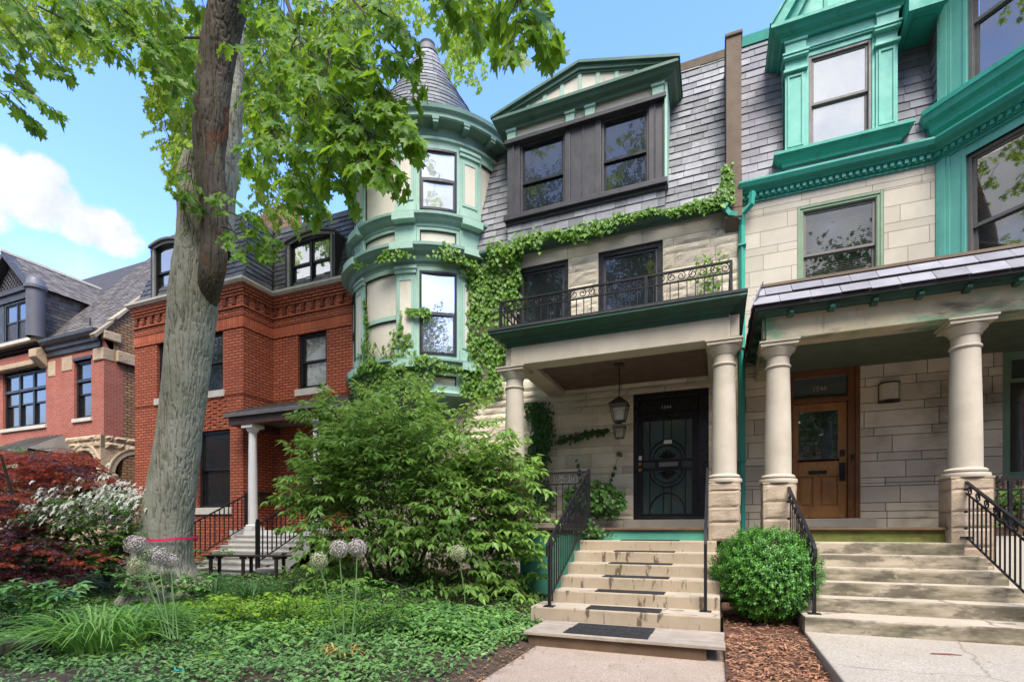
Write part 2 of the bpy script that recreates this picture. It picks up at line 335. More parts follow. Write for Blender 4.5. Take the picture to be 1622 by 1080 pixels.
CEIL_GREEN = M('green_ceiling_boards', (.11,.145,.10), (.09,.12,.082), 1.2, .6, .1, 40)
OAK = M('varnished_oak', (.40,.185,.055), (.29,.125,.036), 3, .4, .2, 40, stains=(((.10,.04,.012), 9, .5, .7, .6, (6,6,.5)),))
OAK_D = M('varnished_oak_dark', (.21,.085,.028), (.14,.056,.019), 3, .38, .2, 40, stains=(((.05,.02,.008), 9, .5, .7, .6, (6,6,.5)),))
BRASS = M('brass', (.55,.38,.13), None, 6, .3, .05, 30, metal=1.)
BRONZE = M('dark_bronze', (.05,.04,.03), (.07,.055,.04), 6, .45, .1, 40, metal=.6)
BROWNSTONE = M('brown_parapet', (.17,.128,.092), (.135,.10,.072), 1.6, .92, .35, 45, stains=(((.07,.05,.035), 1.3, .55, .75, .6, (1,1,.3)), ((.24,.20,.15), 3, .6, .75, .5, None)))
BRICK = brick_mat('red_brick', (.56,.15,.068), (.40,.092,.044), (.10,.042,.028), .235, .08, .017, stains=(((.16,.035,.02), .7, .55, .75, .4, None),))
BRICK_SOLDIER = brick_mat('red_brick_soldier', (.58,.155,.07), (.43,.10,.048), (.17,.07,.045), .075, .30, .008, off=0.)
BRICK_L = brick_mat('plum_red_brick', (.40,.105,.07), (.29,.07,.05), (.36,.20,.155), stains=(((.42,.22,.19), .9, .55, .75, .5, None),))
BRICK_T = brick_mat('tan_common_brick', (.45,.27,.145), (.30,.15,.075), (.07,.045,.03), .25, .10, .02, stains=(((.11,.06,.035), .9, .5, .7, .5, None),))
STONE_TAN = M('tan_rusticated_stone', (.47,.36,.245), (.37,.275,.18), 2.0, .92, .7, 12, tint=.12, bdist=.04)
WHITE = M('white_paint', (.72,.71,.68), (.64,.63,.60), 2, .6, .08, 50, stains=(((.40,.37,.31), 2.5, .6, .78, .4, None),))
STONE_PALE = M('pale_sill_stone', (.56,.52,.45), (.48,.44,.37), 4, .85, .2, 60)
METALROOF = M('seamed_metal_roof', (.13,.12,.11), (.17,.155,.14), 2, .45, .1, 30, metal=.3)
RUBBER = M('black_rubber_mat', (.018,.018,.02), (.03,.03,.032), 20, .7, .6, 90, stains=(((.16,.15,.14), 38, .60, .66, .8, None),))
WOODG = M('weathered_boards', (.36,.305,.245), (.27,.225,.18), 3, .9, .4, 40, stains=(((.14,.11,.085), 6, .5, .7, .6, (.35,5,5)),))
WOODB = M('brown_board', (.13,.083,.05), (.10,.062,.036), 3, .9, .4, 40, stains=(((.05,.032,.02), 6, .5, .7, .6, (.35,5,5)),))
BENCHW = M('dark_bench_wood', (.035,.022,.02), (.05,.03,.026), 5, .5, .15, 40)
SOIL = M('garden_soil', (.055,.036,.024), (.085,.058,.038), 4, .97, .8, 40, bdist=.03)
MULCH = M('wood_mulch', (.13,.06,.033), (.085,.042,.026), 8, .97, .9, 60, bdist=.03)
CHIP = M('wood_chips', (.30,.155,.085), (.17,.075,.042), 9, .9, .2, 60, tint=.6)
ASPHALT = M('asphalt', (.05,.05,.052), (.06,.06,.06), 2, .9, .3, 150)
CURTAIN = M('white_blind', (.62,.60,.55), (.56,.54,.50), 3, .8, .05)
RIBBON = M('pink_ribbon', (.75,.03,.12), (.62,.02,.09), 5, .5, .05)
G_LOW = glass_mat('shaded_glass', .03); G_DARK = glass_mat('dark_glass', .06); G_MID = glass_mat('sky_glass', .34); G_BRIGHT = glass_mat('bright_sky_glass', .62, (.25,.26,.27)); G_BLIND = clear_glass('clear_glass', .26); G_CLEAR = clear_glass('lantern_glass', .06)
G_CURT = clear_glass('curtained_glass', .12)
G_SCREEN = glass_mat('screened_glass', .30, (.35,.34,.34), .03)

crackle(CONC, .42, .006, (.20,.165,.125)); crackle(STEP_TREAD, .5, .009, (.15,.11,.075))

# ================================================================== ground
def gz(x, y):                                              # garden height
    x = np.asarray(x, float); y = np.asarray(y, float)
    def ss(a, b, v): t = np.clip((v-a)/(b-a), 0, 1); return t*t*(3-2*t)
    h = .045*ss(-1.93, -2.2, x) - .03*(1-ss(-1.93,-2.2,x)) + .10*ss(-2.0, -3.6, x)*ss(3.6, 5.6, y) + .26*ss(5.2, 8.6, y)*ss(-2.6, -6.0, x)
    h = h + .13*ss(5.6, 7.4, y)*ss(-2.6, -1.9, x)
    h = h + .035*(np.sin(x*1.7+.6)*np.cos(y*1.3) * ss(-2.2, -3.5, x))
    return h
def grid_mesh(name, x0, x1, y0, y1, nx, ny, zf, mat, parent=None):
    xs = np.linspace(x0, x1, nx); ys = np.linspace(y0, y1, ny); X, Y = np.meshgrid(xs, ys); Z = zf(X, Y)
    mb = MB(); mb.v = [tuple(p) for p in np.stack([X.ravel(), Y.ravel(), Z.ravel()], 1)]
    mb.f = [(j*nx+i, j*nx+i+1, (j+1)*nx+i+1, (j+1)*nx+i) for j in range(ny-1) for i in range(nx-1)]; mb.t = [.5]*len(mb.f)
    return mb.build(name, mat, parent, smooth=True)
def setting():
    def rough_(X, Y): return gz(X, Y) + .02*(fbm(np.stack([X.ravel()*6, Y.ravel()*6, X.ravel()*0], 1)).reshape(X.shape)-.5)
    tag(grid_mesh('garden_ground', -34, -1.9, 1.9, 12.0, 160, 60, rough_, SOIL), kind='structure')
    mb = MB(); mb.box(-400, 400, -400, 400, -.4, -.12); tag(mb.build('ground', SOIL), kind='structure')
    mb = MB(); mb.box(-60, 60, -.4, 2.2, -.2, 0.0); tag(mb.build('sidewalk', CONC), kind='structure')
    mb = MB(); mb.box(-200, 200, -13.0, -3.0, -.3, -.10); tag(mb.build('road', ASPHALT), kind='structure')
    mb = MB(); mb.box(-1.99, .085, 2.2, 6.6, -.15, 0.004); tag(mb.build('aggregate_path', AGGR, bevel=.01), kind='structure')
    mb = MB(); mb.prismz([(.90, 2.2), (4.6, 2.2), (4.6, 7.0), (.97, 6.95)], -.15, .173); tag(mb.build('concrete_path', CONC, bevel=.018), kind='structure')
    def mz(X, Y): return .03 + .13*np.clip((Y-5.2)/2.4, 0, 1) + .07*(fbm(np.stack([X.ravel()*9, Y.ravel()*9, X.ravel()*0+3], 1)).reshape(X.shape)-.5)
    tag(grid_mesh('mulch_bed', .08, .99, 2.2, 9.2, 40, 200, mz, MULCH), kind='structure')
    def sz(X, Y): return .10 + .05*(fbm(np.stack([X.ravel()*5, Y.ravel()*5, X.ravel()*0+8], 1)).reshape(X.shape)-.5)
    tag(grid_mesh('side_garden', 4.61, 16, 2.2, 8.86, 60, 40, sz, SOIL), kind='structure')
    tag(grid_mesh('side_bed', 3.46, 4.63, 7.0, 8.86, 12, 20, lambda X, Y: sz(X, Y)-.03, SOIL), kind='structure')
    # shreds of bark lying on the bed
    mb = MB()
    for i in range(2600):
        x = random.uniform(.11, .95); y = random.uniform(3.9, 7.9) if random.random() < .35 else random.uniform(4.4, 6.6)
        z = .045 + .13*min(1, max(0, (y-5.2)/2.4)) + random.uniform(-.01, .025)
        a = random.uniform(0, math.pi*2); l = random.uniform(.012, .06)*random.choice((.6,1,1.2)); w = random.uniform(.003, .010); t = random.uniform(-.3, .3)
        c, q = math.cos(a), math.sin(a)
        def pp(u, v, h): return (x+u*c-v*q, y+u*q+v*c, z+u*t+h)
        mb.add([pp(-l,-w,0), pp(l,-w*.7,0), pp(l*.9,w,.003), pp(-l*.8,w,.004), pp(0,0,.008)], [(0,1,4),(1,2,4),(2,3,4),(3,0,4),(0,3,2,1)], random.random())
    tag(mb.build('bark_chips', CHIP), 'shredded bark chips covering the bed between both stairs', 'mulch', kind='stuff')
setting()

# ================================================================== building helpers
def free_cells(s0, s1, z0, z1, ops):
    zs = sorted({z0, z1} | {z for o in ops for z in (o[2], o[3]) if z0 < z < z1}); res = []
    for za, zb in zip(zs, zs[1:]):
        cur = [(s0, s1)]; zm = (za+zb)/2
        for o in ops:
            if o[2] < zm < o[3]:
                nxt = []
                for a, b in cur:
                    if o[1] <= a or o[0] >= b: nxt.append((a, b)); continue
                    if o[0] > a: nxt.append((a, o[0]))
                    if o[1] < b: nxt.append((o[1], b))
                cur = nxt
        res += [(a, b, za, zb) for a, b in cur if b-a > .004]
    return res
def wall(name, F, s0, s1, z0, z1, ops, mat, parent, n0=0., n1=.3):
    mb = MB(F)
    for a, b, za, zb in free_cells(s0, s1, z0, z1, ops): mb.box(a, b, n0, n1, za, zb)
    return mb.build(name, mat, parent)
def ashlar(F, s0, s1, z0, z1, ops, heights, lens, mat, parent, amp=.0, joint=.006, core=MORTAR, name='stone_wall', core_n=.014, seed=1):
    rd = random.Random(seed); mb = MB(F); z = z0; k = 0
    while z < z1-.02:
        h = heights[k % len(heights)]; zt = min(z1, z+h); L = lens[k % len(lens)]
        s = s0 - rd.uniform(0, L[1]); cuts = []
        while s < s1: s += rd.uniform(*L); cuts.append(s)
        tints = [rd.random() for _ in range(len(cuts)+1)]
        for a, b, za, zb in free_cells(s0, s1, z, zt, ops):
            edges = [a] + [c for c in cuts if a+.06 < c < b-.06] + [b]
            for i in range(len(edges)-1):
                e0, e1 = edges[i]+joint/2, edges[i+1]-joint/2; y0, y1 = za+joint/2, zb-joint/2
                if e1-e0 < .02 or y1-y0 < .01: continue
                tn = tints[sum(c < (e0+e1)/2 for c in cuts) % len(tints)]
                if amp <= 0:
                    c = .004
                    mb.add([(e0,.13,y0),(e1,.13,y0),(e1,.13,y1),(e0,.13,y1),(e0,c,y0),(e1,c,y0),(e1,c,y1),(e0,c,y1),(e0+c,0,y0+c),(e1-c,0,y0+c),(e1-c,0,y1-c),(e0+c,0,y1-c)],
                           [(0,1,5,4),(1,2,6,5),(2,3,7,6),(3,0,4,7),(4,5,9,8),(5,6,10,9),(6,7,11,10),(7,4,8,11),(8,9,10,11)], tn)
                else:
                    nx = max(3, int((e1-e0)/.075)); nz = max(3, int((y1-y0)/.06)); off = rd.uniform(0, 90)
                    P = np.array([[e0+(e1-e0)*i_/nx, 0, y0+(y1-y0)*j_/nz] for j_ in range(nz+1) for i_ in range(nx+1)])
                    d = fbm(P*np.array([5.5,1,11])+off, 4)
                    vs = []
                    for q, (p, dd) in enumerate(zip(P, d)):
                        i_ = q % (nx+1); j_ = q // (nx+1); ed = min(i_, nx-i_, 1.)*min(j_, nz-j_, 1.)
                        vs.append((p[0], -(amp*(dd*1.9-.35) if ed > 0 else 0.), p[2]))
                    nv = len(vs); fs = [(j_*(nx+1)+i_, j_*(nx+1)+i_+1, (j_+1)*(nx+1)+i_+1, (j_+1)*(nx+1)+i_) for j_ in range(nz) for i_ in range(nx)]
                    vs += [(e0,.13,y0),(e1,.13,y0),(e1,.13,y1),(e0,.13,y1)]
                    c = (0, nx, (nz+1)*(nx+1)-1, nz*(nx+1))
                    bott = list(range(0, nx+1)); top = list(range(nz*(nx+1), (nz+1)*(nx+1))); lf = [j_*(nx+1) for j_ in range(nz+1)]; rt = [j_*(nx+1)+nx for j_ in range(nz+1)]
                    fs += [tuple(bott+[nv+1, nv]), tuple(top[::-1]+[nv+3, nv+2]), tuple(lf[::-1]+[nv, nv+3]), tuple(rt+[nv+2, nv+1])]
                    mb.add(vs, fs, tn)
        z = zt; k += 1
    mb.build(name, mat, parent)
    wall('mortar_backing', F, s0, s1, z0, z1, ops, core, parent, core_n, .32)
def slate_field(mb, P0, dv, uv, srange, tmax, w=.32, ex=.185, gap=.006, lift=.02, seed=3, skip=None):
    rd = random.Random(seed); dv = Vector(dv).normalized(); uv = Vector(uv).normalized(); nv = dv.cross(uv).normalized(); P0 = Vector(P0)
    j = 0; t = 0.
    while t < tmax-.02:
        tt = min(tmax, t+ex*1.06); a, b = srange(t); s = a - (w/2 if j % 2 else 0) - rd.uniform(0, .03)
        while s < b:
            ww = w*rd.uniform(.86, 1.14); e0, e1 = max(a, s)+gap/2, min(b, s+ww)-gap/2
            if e1-e0 > .02 and not (skip and skip((e0+e1)/2, t)):
                l = lift*rd.uniform(.7, 1.35); dt = rd.uniform(-.006, .006)
                def q(ss_, t_, h): return tuple(P0 + dv*ss_ + uv*t_ + nv*h)
                mb.add([q(e0,t+dt,l-.012), q(e1,t+dt,l-.012), q(e1,tt,-.012), q(e0,tt,-.012), q(e0,t+dt,l), q(e1,t+dt,l), q(e1,tt,.0), q(e0,tt,.0)],
                       [(0,3,2,1),(4,5,6,7),(0,1,5,4),(1,2,6,5),(2,3,7,6),(3,0,4,7)], rd.random())
            s += ww
        t += ex; j += 1
def cone_slates(mb, prof, cx, cy, a0, a1, w=.27, ex=.17, seed=5):
    rd = random.Random(seed); acc = [0.]
    for (r0, z0), (r1, z1) in zip(prof, prof[1:]): acc.append(acc[-1]+math.hypot(r1-r0, z1-z0))
    def pt(t):
        t = max(0, min(acc[-1], t))
        for i in range(len(prof)-1):
            if t <= acc[i+1]+1e-9:
                k = (t-acc[i])/(acc[i+1]-acc[i]); return prof[i][0]+(prof[i+1][0]-prof[i][0])*k, prof[i][1]+(prof[i+1][1]-prof[i][1])*k
        return prof[-1]
    t = 0.; j = 0
    while t < acc[-1]-.05:
        r0, z0 = pt(t); r1, z1 = pt(t+ex*1.08); da = math.degrees(w/max(.15, (r0+r1)/2)); a = a0 - (da/2 if j % 2 else 0)
        while a < a1:
            d = da*rd.uniform(.85, 1.15); l = .022*rd.uniform(.7, 1.3); g = math.degrees(.004/max(.15, r0)); n = 2; vs = []
            for q in range(n+1):
                for (r, z) in ((r0+l-.014, z0), (r0+l, z0), (r1+.002, z1), (r1-.012, z1)):
                    aa = R_(a+g+(d-2*g)*q/n); vs.append((cx+r*math.cos(aa), cy+r*math.sin(aa), z))
            fs = [(0,1,2,3),(4*n+3,4*n+2,4*n+1,4*n)]
            for q in range(n):
                for i in range(4): fs.append((4*q+i, 4*q+4+i, 4*q+4+(i+1)%4, 4*q+(i+1)%4))
            mb.add(vs, fs, rd.random()); a += d
        t += ex; j += 1
def window(parent, F, s0, s1, z0, z1, n0=.06, fw=.07, frame_m=BLACKP, sash_m=BLACKP, glass=G_DARK, meet=.5, blind=None, sill=None, sash_w=.05, dbl=1, mull=.07, label=None):
    """double-hung window (dbl units side by side): window > sash, pane, blind, sill"""
    mb = MB(F); mb.box(s0, s0+fw, n0, n0+.14, z0, z1); mb.box(s1-fw, s1, n0, n0+.14, z0, z1); mb.box(s0+fw, s1-fw, n0, n0+.14, z1-fw, z1); mb.box(s0+fw, s1-fw, n0, n0+.14, z0, z0+fw*.8)
    us = []; W = (s1-s0-2*fw-(dbl-1)*mull)/dbl
    for i in range(dbl):
        a = s0+fw+i*(W+mull); us.append((a, a+W))
        if i: mb.box(a-mull, a, n0+.01, n0+.14, z0+fw*.8, z1-fw)
    w = mb.build('window', frame_m, parent, bevel=.006)
    if label: w['label'] = label
    sb = MB(F); pb = MB(F); zb, zt = z0+fw*.8, z1-fw; zm = zb+(zt-zb)*meet
    for a, b in us:
        for (lo, hi, n) in ((zm-.02, zt, n0+.035), (zb, zm+.02, n0+.075)):
            e = sash_w
            sb.box(a, a+e, n, n+.035, lo, hi); sb.box(b-e, b, n, n+.035, lo, hi); sb.box(a+e, b-e, n, n+.035, hi-e*.9, hi); sb.box(a+e, b-e, n, n+.035, lo, lo+e*1.1)
            pb.add([(a+e-.004,n+.018,lo+e*1.1-.004),(b-e+.004,n+.018,lo+e*1.1-.004),(b-e+.004,n+.018,hi-e*.9+.004),(a+e-.004,n+.018,hi-e*.9+.004)], [(0,1,2,3)])
    sb.build('sash', sash_m, w); pb.build('pane', glass, w)
    if blind:
        bb = MB(F)
        if blind == 'slats':
            z = zb+.02
            while z < zt-.02:
                for a, b in us: bb.add([(a+.02, n0+.13, z), (b-.02, n0+.13, z), (b-.02, n0+.155, z+.028), (a+.02, n0+.155, z+.028)], [(0,1,2,3)])
                z += .042
            bb.box(s0+fw, s1-fw, n0+.2, n0+.21, zb, zt)
        else:
            for a, b in us: bb.box(a, b, n0+.135, n0+.14, zb, zt)
        bb.build('blind', CURTAIN if blind != 'slats' else GREYW, w)
    if sill:
        mb = MB(F); mb.box(s0-sill[0], s1+sill[0], -sill[1], n0+.1, z0-sill[2], z0); mb.build('sill', sill[3], w, bevel=.01)
    return w
def spiral(cx, cz, r, turns=1.5, a0=0., sgn=1, n=22):
    return [(cx + (r*(1-.78*i/(n-1)))*math.cos(a0+sgn*turns*2*math.pi*i/(n-1)), cz + (r*(1-.78*i/(n-1)))*math.sin(a0+sgn*turns*2*math.pi*i/(n-1))) for i in range(n)]
def column(parent, cx, cy, z0, z1, r=.172, pm=STONE_TRIM):
    """round stone column: column > capital, base"""
    h = z1-z0; sh = MB(); pr = []
    for i in range(17):
        t = i/16; pr.append((r*(1.06 - .17*t**1.6), z0+.13+(h-.13-.20)*t))
    sh.lathe(pr, cx, cy, 40); zn = z1-.36; rn = r*.93
    sh.lathe([(rn-.02, zn-.018),(rn+.012, zn-.018),(rn+.02, zn),(rn+.012, zn+.018),(rn-.02, zn+.018)], cx, cy, 40)
    o = sh.build('column', pm, parent, smooth=True)
    b = MB(); rb = r*1.06
    b.lathe([(0, z0),(rb+.075, z0),(rb+.085, z0+.03),(rb+.075, z0+.06),(rb+.03, z0+.066),(rb+.03, z0+.08),(rb+.05, z0+.085),(rb+.052, z0+.105),(rb+.03, z0+.125),(rb-.01, z0+.135),(0, z0+.135)], cx, cy, 40); b.build('base', pm, o, smooth=True)
    c = MB(); rt = r*.90
    c.lathe([(0, z1-.22),(rt-.01, z1-.215),(rt+.015, z1-.20),(rt+.02, z1-.175),(rt+.075, z1-.115),(rt+.085, z1-.085),(rt+.05, z1-.06),(0, z1-.06)], cx, cy, 40)
    q = rt+.095; c.box(cx-q, cx+q, cy-q, cy+q, z1-.075, z1-.025); c.box(cx-q-.02, cx+q+.02, cy-q-.02, cy+q+.02, z1-.025, z1-.002); c.build('capital', pm, o, smooth=True)
    return o
def pedestal(parent, x0, x1, y0, y1, z0, z1, seed):
    rd = random.Random(seed)
    F = frame(x0, y0, 0); ashlar_block(parent, x0, x1, y0, y1, z0, z1, seed)
def ashlar_block(parent, x0, x1, y0, y1, z0, z1, seed):
    """rock-faced pier of stacked stones with smooth margins"""
    mb = MB(); rd = random.Random(seed); hs = [.30, .24, .26, .22]; z = z0; k = 0
    while z < z1-.02:
        zt = min(z1, z+hs[k % 4]);
        if z1-zt < .1: zt = z1
        n = 7; P = []; tn = rd.random()
        for fc in range(4):
            pass
        vs = []; fs = []
        def face(o, ux, uz, nn):
            b = len(vs); pts = []
            for j in range(n+1):
                for i in range(n+1): pts.append(o + ux*(i/n) + uz*(j/n))
            d = fbm(np.array([[p.x*7, p.y*7, p.z*9] for p in pts])+seed, 4)
            for q, (p, dd) in enumerate(zip(pts, d)):
                i = q % (n+1); j = q//(n+1); ed = 0 if i in (0, n) or j in (0, n) else 1
                vs.append(tuple(p + nn*(ed*(.036*dd-.008)) - nn*(.006 if not ed else 0)))
            for j in range(n):
                for i in range(n): fs.append((b+j*(n+1)+i, b+j*(n+1)+i+1, b+(j+1)*(n+1)+i+1, b+(j+1)*(n+1)+i))
        g = .003; V = Vector; H = V((0,0,zt-z-2*g))
        face(V((x0,y0,z+g)), V((x1-x0,0,0)), H, V((0,-1,0))); face(V((x1,y0,z+g)), V((0,y1-y0,0)), H, V((1,0,0)))
        face(V((x1,y1,z+g)), V((x0-x1,0,0)), H, V((0,1,0))); face(V((x0,y1,z+g)), V((0,y0-y1,0)), H, V((-1,0,0)))
        mb.add(vs, fs, tn); z = zt; k += 1
    mb.box(x0+.014, x1-.014, y0+.014, y1-.014, z0, z1-.001, .4)
    mb.box(x0-.006, x1+.006, y0-.006, y1+.006, z1-.002, z1+.02, .6)
    return mb.build('pedestal', PIER, parent)

# ================================================================== centre rowhouse (1544)
FC = frame(0, 11, 0)
def centre_house():
    H = empty('rowhouse', (-2.6, 11.0, 0), 'cream stone rowhouse with mint green turret, ivy and a columned porch under an iron railing', 'house')
    ops = [(-4.31, -3.07, 4.88, 7.40), (-2.39, -1.04, 4.88, 7.40), (-1.64, -.15, 1.58, 4.24)]
    ashlar(FC, -5.6, .40, 1.36, 4.90, [ops[2]], [.30, .155], [(.55, 1.0), (.5, .95)], LIME_FILL, H, amp=.032, seed=4)
    ashlar(FC, -5.6, .42, 4.90, 7.40, ops[:2], [.31, .31, .155], [(.55, 1.0), (.6, .9), (.5, .95)], LIME_ROUGH, H, amp=.034, seed=9)
    ashlar(FC, -5.6, .42, 7.40, 7.72, [], [.33], [(1.2, 1.7)], LIME_SMOOTH, H, amp=0, seed=2)
    wall('party_wall', FC, -9.3, -5.6, 0, 7.8, [], LIME_ROUGH, H, .02, .35)
    wall('basement_wall', FC, -5.6, .42, 0, 1.36, [], LIME_SMOOTH, H, .0, .3)
    mb = MB(); mb.box(-9.3, -9.0, 11.4, 22, 0, 11.2); mb.box(-9.0, .4, 13.4, 13.6, 0, 11.2); mb.build('side_wall', BRICK_T, H)
    # upper windows behind the balcony
    window(H, FC, -4.31, -3.07, 4.92, 7.40, .05, .10, BLACKP, CHAR, G_DARK, .42)
    window(H, FC, -2.39, -1.04, 4.92, 7.40, .05, .10, BLACKP, CHAR, G_DARK, .42)
    # cornice gutter along the wall top
    mb = MB(); mb.sweep([(0,7.70),(.06,7.70),(.08,7.76),(.17,7.80),(.20,7.84),(.20,7.90),(0,7.90)], [(-5.45,11), (.12,11)]); mb.build('cornice', GREEN_D, H)
    # mansard
    up = (0, .92, 3.78)
    mb = MB(); slate_field(mb, (0, 11.0, 7.84), (1,0,0), up, lambda t: (-5.9, .16), 3.90, .31, .178, seed=11); mb.build('mansard_slates', SLATE, H)
    mb = MB(); mb.prismx([(11.03,7.7),(11.95,11.55),(13.5,11.55),(13.5,7.7)], -6.2, .17); mb.build('mansard_core', ROOFDARK, H)
    mb = MB(); mb.prismx([(11.87,11.52),(11.85,11.68),(11.98,11.72),(12.1,11.6)], -6.0, .17); mb.build('ridge_cap', BROWNSTONE, H)
    # parapet between the houses
    mb = MB(); mb.box(.17,.45,10.86,13.0,7.9,11.02); mb.box(.15,.47,10.83,13.0,11.02,11.09); mb.box(.155,.465,10.80,11.5,7.62,8.05); mb.prismx([(10.80,7.62),(10.80,7.45),(11.0,7.25),(11.2,7.62)], .16, .46)
    mb.build('parapet', BROWNSTONE, H, bevel=.015)
    # ---- wide dormer
    mb = MB(); mb.box(-4.52, -4.46, 11.0, 12.0, 8.0, 10.6); mb.box(-1.05, -.99, 11.0, 12.0, 8.0, 10.6); mb.box(-4.46,-1.05,11.2,12.0,8.0,10.6)
    D = mb.build('dormer', CHAR, H)
    mb = MB(); slate_field(mb, (0, 10.985, 7.90), (1,0,0), (0,.0,1), lambda t: (-4.52, -.99), .56, .31, .185, seed=21, lift=.018); mb.build('apron_slates', SLATE, D)
    mb = MB(); y0, y1 = 10.93, 11.2
    for a, b, y in ((-4.52,-4.36,10.95),(-4.36,-4.22,10.97),(-3.14,-3.02,10.97),(-3.02,-2.74,10.99),(-2.72,-2.46,10.985),(-2.46,-2.33,10.97),(-1.32,-1.20,10.97),(-1.19,-1.0,10.985),(-1.04,-.985,10.955)):
        mb.box(a, b, y, y1, 8.60, 10.28)
    mb.box(-2.745,-2.715,10.965,y1,8.6,10.28); mb.box(-4.375,-4.355,10.93,y1,8.6,10.28); mb.box(-1.20,-1.185,10.94,y1,8.6,10.28)
    mb.box(-4.56, -.96, 10.87, 11.2, 10.27, 10.36); mb.box(-4.58, -.94, 10.86, 11.2, 8.50, 8.61); mb.box(-4.55, -.97, 10.94, 11.2, 8.42, 8.50); mb.build('casing', CHAR, D, bevel=.008)
    for (a, b) in ((-4.22,-3.14),(-2.33,-1.32)): 
        window_into(H, FC, a, b, 8.61, 10.27)
    mb = MB(); mb.box(-4.52,-.98,10.96,11.2,10.36,10.60); mb.build('frieze', CREAM, D)
    for a, b in ((-4.50,-4.29),(-3.10,-2.90),(-2.66,-2.45),(-1.24,-1.01)): mb = MB(); mb.box(a,b,10.89,10.96,10.37,10.58); mb.box(a-.02,b+.02,10.86,10.96,10.53,10.585); mb.build('bracket', MINT, D, bevel=.006)
    mb = MB(); mb.box(-.995,-.94,10.90,11.6,8.6,10.58); mb.build('corner_board', MINT, D, bevel=.006)
    mb = MB(); mb.sweep([(0,10.57),(.05,10.57),(.07,10.63),(.16,10.66),(.20,10.72),(.25,10.74),(.25,10.80),(0,10.82)], [(-4.53,11.9), (-4.53,10.93), (-.96,10.93), (-.96,11.9)]); mb.build('cornice', GREEN_D, D)
    ax, az_, b0, b1, bz = -2.75, 11.38, -4.82, -.68, 10.80
    mb = MB(); mb.prism([(b0+.2,bz),(b1-.2,bz),(ax,az_-.08)], 10.80, 12.6); mb.build('pediment', CREAM, D)
    for k in range(-4, 5):
        x = ax+k*.40; h = (1-abs(x-ax)/(ax-b0))*(az_-bz)-.06
        if h > .08: mb = MB(); mb.box(x-.04, x+.04, 10.775, 10.80, bz, bz+h); mb.build('batten', MINT, D)
    mb = MB()
    for sg in (-1, 1):
        e = b0 if sg < 0 else b1; dx, dz = ax-e, az_-bz; l = math.hypot(dx, dz); nx_, nz_ = -dz/l*(1 if sg < 0 else -1), abs(dx)/l
        mb.prism([(e, bz), (ax, az_), (ax, az_-.10), (e+.26*(1 if sg<0 else -1), bz)], 10.72, 10.80)
        mb.prism([(e-.06*(1 if sg<0 else -1)*0, bz+.0), (ax, az_), (ax+nx_*0, az_+.06), (e, bz+.06)], 10.66, 12.6)
        mb.prism([(e+.26*(1 if sg<0 else -1), bz), (ax, az_-.10), (ax, az_-.15), (e+.38*(1 if sg<0 else -1), bz)], 10.76, 10.80)
    mb.build('rake_moulding', GREEN_D, D)
    # ---- porch
    mb = MB(); mb.box(-3.60, .30, 8.85, 11.0, 1.30, 1.40); mb.box(-3.62, .12, 8.80, 8.86, 1.365, 1.41); mb.build('porch_floor', WOODB, H, bevel=.008)
    mb = MB(); mb.box(-3.4,-.12,8.87,8.95,.2,1.33); mb.box(-2.14,-.13,8.845,8.87,1.195,1.355); mb.build('porch_skirt', M('skirt_green_paint', (.07,.27,.19), (.055,.22,.155), 2, .6, .15, 50, stains=(((.03,.09,.06), 2.2, .58, .75, .6, None),)), H)
    mb = MB(); mb.box(-3.50, .20, 8.65, 9.03, 4.372, 4.74); mb.box(-3.50, -3.13, 9.032, 10.98, 4.374, 4.74); mb.box(-3.62,-3.502,8.70,9.0,4.40,4.74); mb.box(.202,.33,8.70,9.0,4.40,4.74); mb.box(-.15,.2,9.032,10.98,4.374,4.74); mb.build('porch_beam', STONE_TRIM, H, bevel=.008)
    mb = MB(); mb.box(-3.13, -.15, 9.03, 10.98, 4.47, 4.52); mb.build('porch_ceiling', CEIL_BROWN, H)
    mb = MB(); mb.sweep([(0,4.70),(.03,4.70),(.04,4.76),(.10,4.78),(.12,4.83),(.24,4.87),(.27,4.90),(.27,4.955),(0,4.96)], [(-3.56,10.98),(-3.56,8.66),(.15,8.66),(.15,10.98)]); mb.box(-3.54,.14,8.68,10.98,4.76,4.95); mb.build('balcony_cornice', GREEN_CORN, H)
    mb = MB(); mb.sweep([(.26,4.945),(.285,4.945),(.285,4.985),(.26,4.985)], [(-3.56,10.98),(-3.56,8.66),(.15,8.66),(.15,10.98)]); mb.box(-3.56,.16,8.64,10.98,4.962,4.975); mb.build('balcony_floor', RUBBER, H)
    mb = MB(); mb.box(-9.0,.43,11.36,13.39,0,7.7); mb.box(.40,.47,11.05,11.36,0,7.7); mb.build('core_wall', ROOFDARK, H)
    ashlar_block(H, -.12, .34, 8.68, 9.12, 1.19, 2.115, 31); ashlar_block(H, -3.78, -3.32, 8.68, 9.12, .9, 2.115, 32)
    column(H, .11, 8.90, 2.125, 4.372, .178); column(H, -3.52, 8.90, 2.125, 4.372, .178)
    # porch balustrade, left of the steps
    rl = MB(); y = 8.75
    rl.box(-3.3,-2.06,y-.02,y+.02,2.36,2.40); rl.box(-3.3,-2.06,y-.015,y+.015,2.17,2.195); rl.box(-3.3,-2.06,y-.015,y+.015,1.50,1.525); rl.box(-2.10,-2.05,y-.025,y+.025,1.40,2.42)
    R1 = rl.build('porch_railing', IRON, H)
    for k in range(10):
        b = MB(); b.box(-3.24+k*.115,-3.226+k*.115,y-.007,y+.007,1.52,2.175); b.build('baluster', IRON, R1)
    for k in range(4):
        b = MB(); c = -3.12+k*.28
        for sg in (1,-1): b.tube([(p[0], y, p[1]) for p in spiral(c+sg*.062, 2.275, .066, 1.4, R_(90) if sg > 0 else R_(90), -sg)], .007, 5)
        b.build('scroll', IRON, R1)
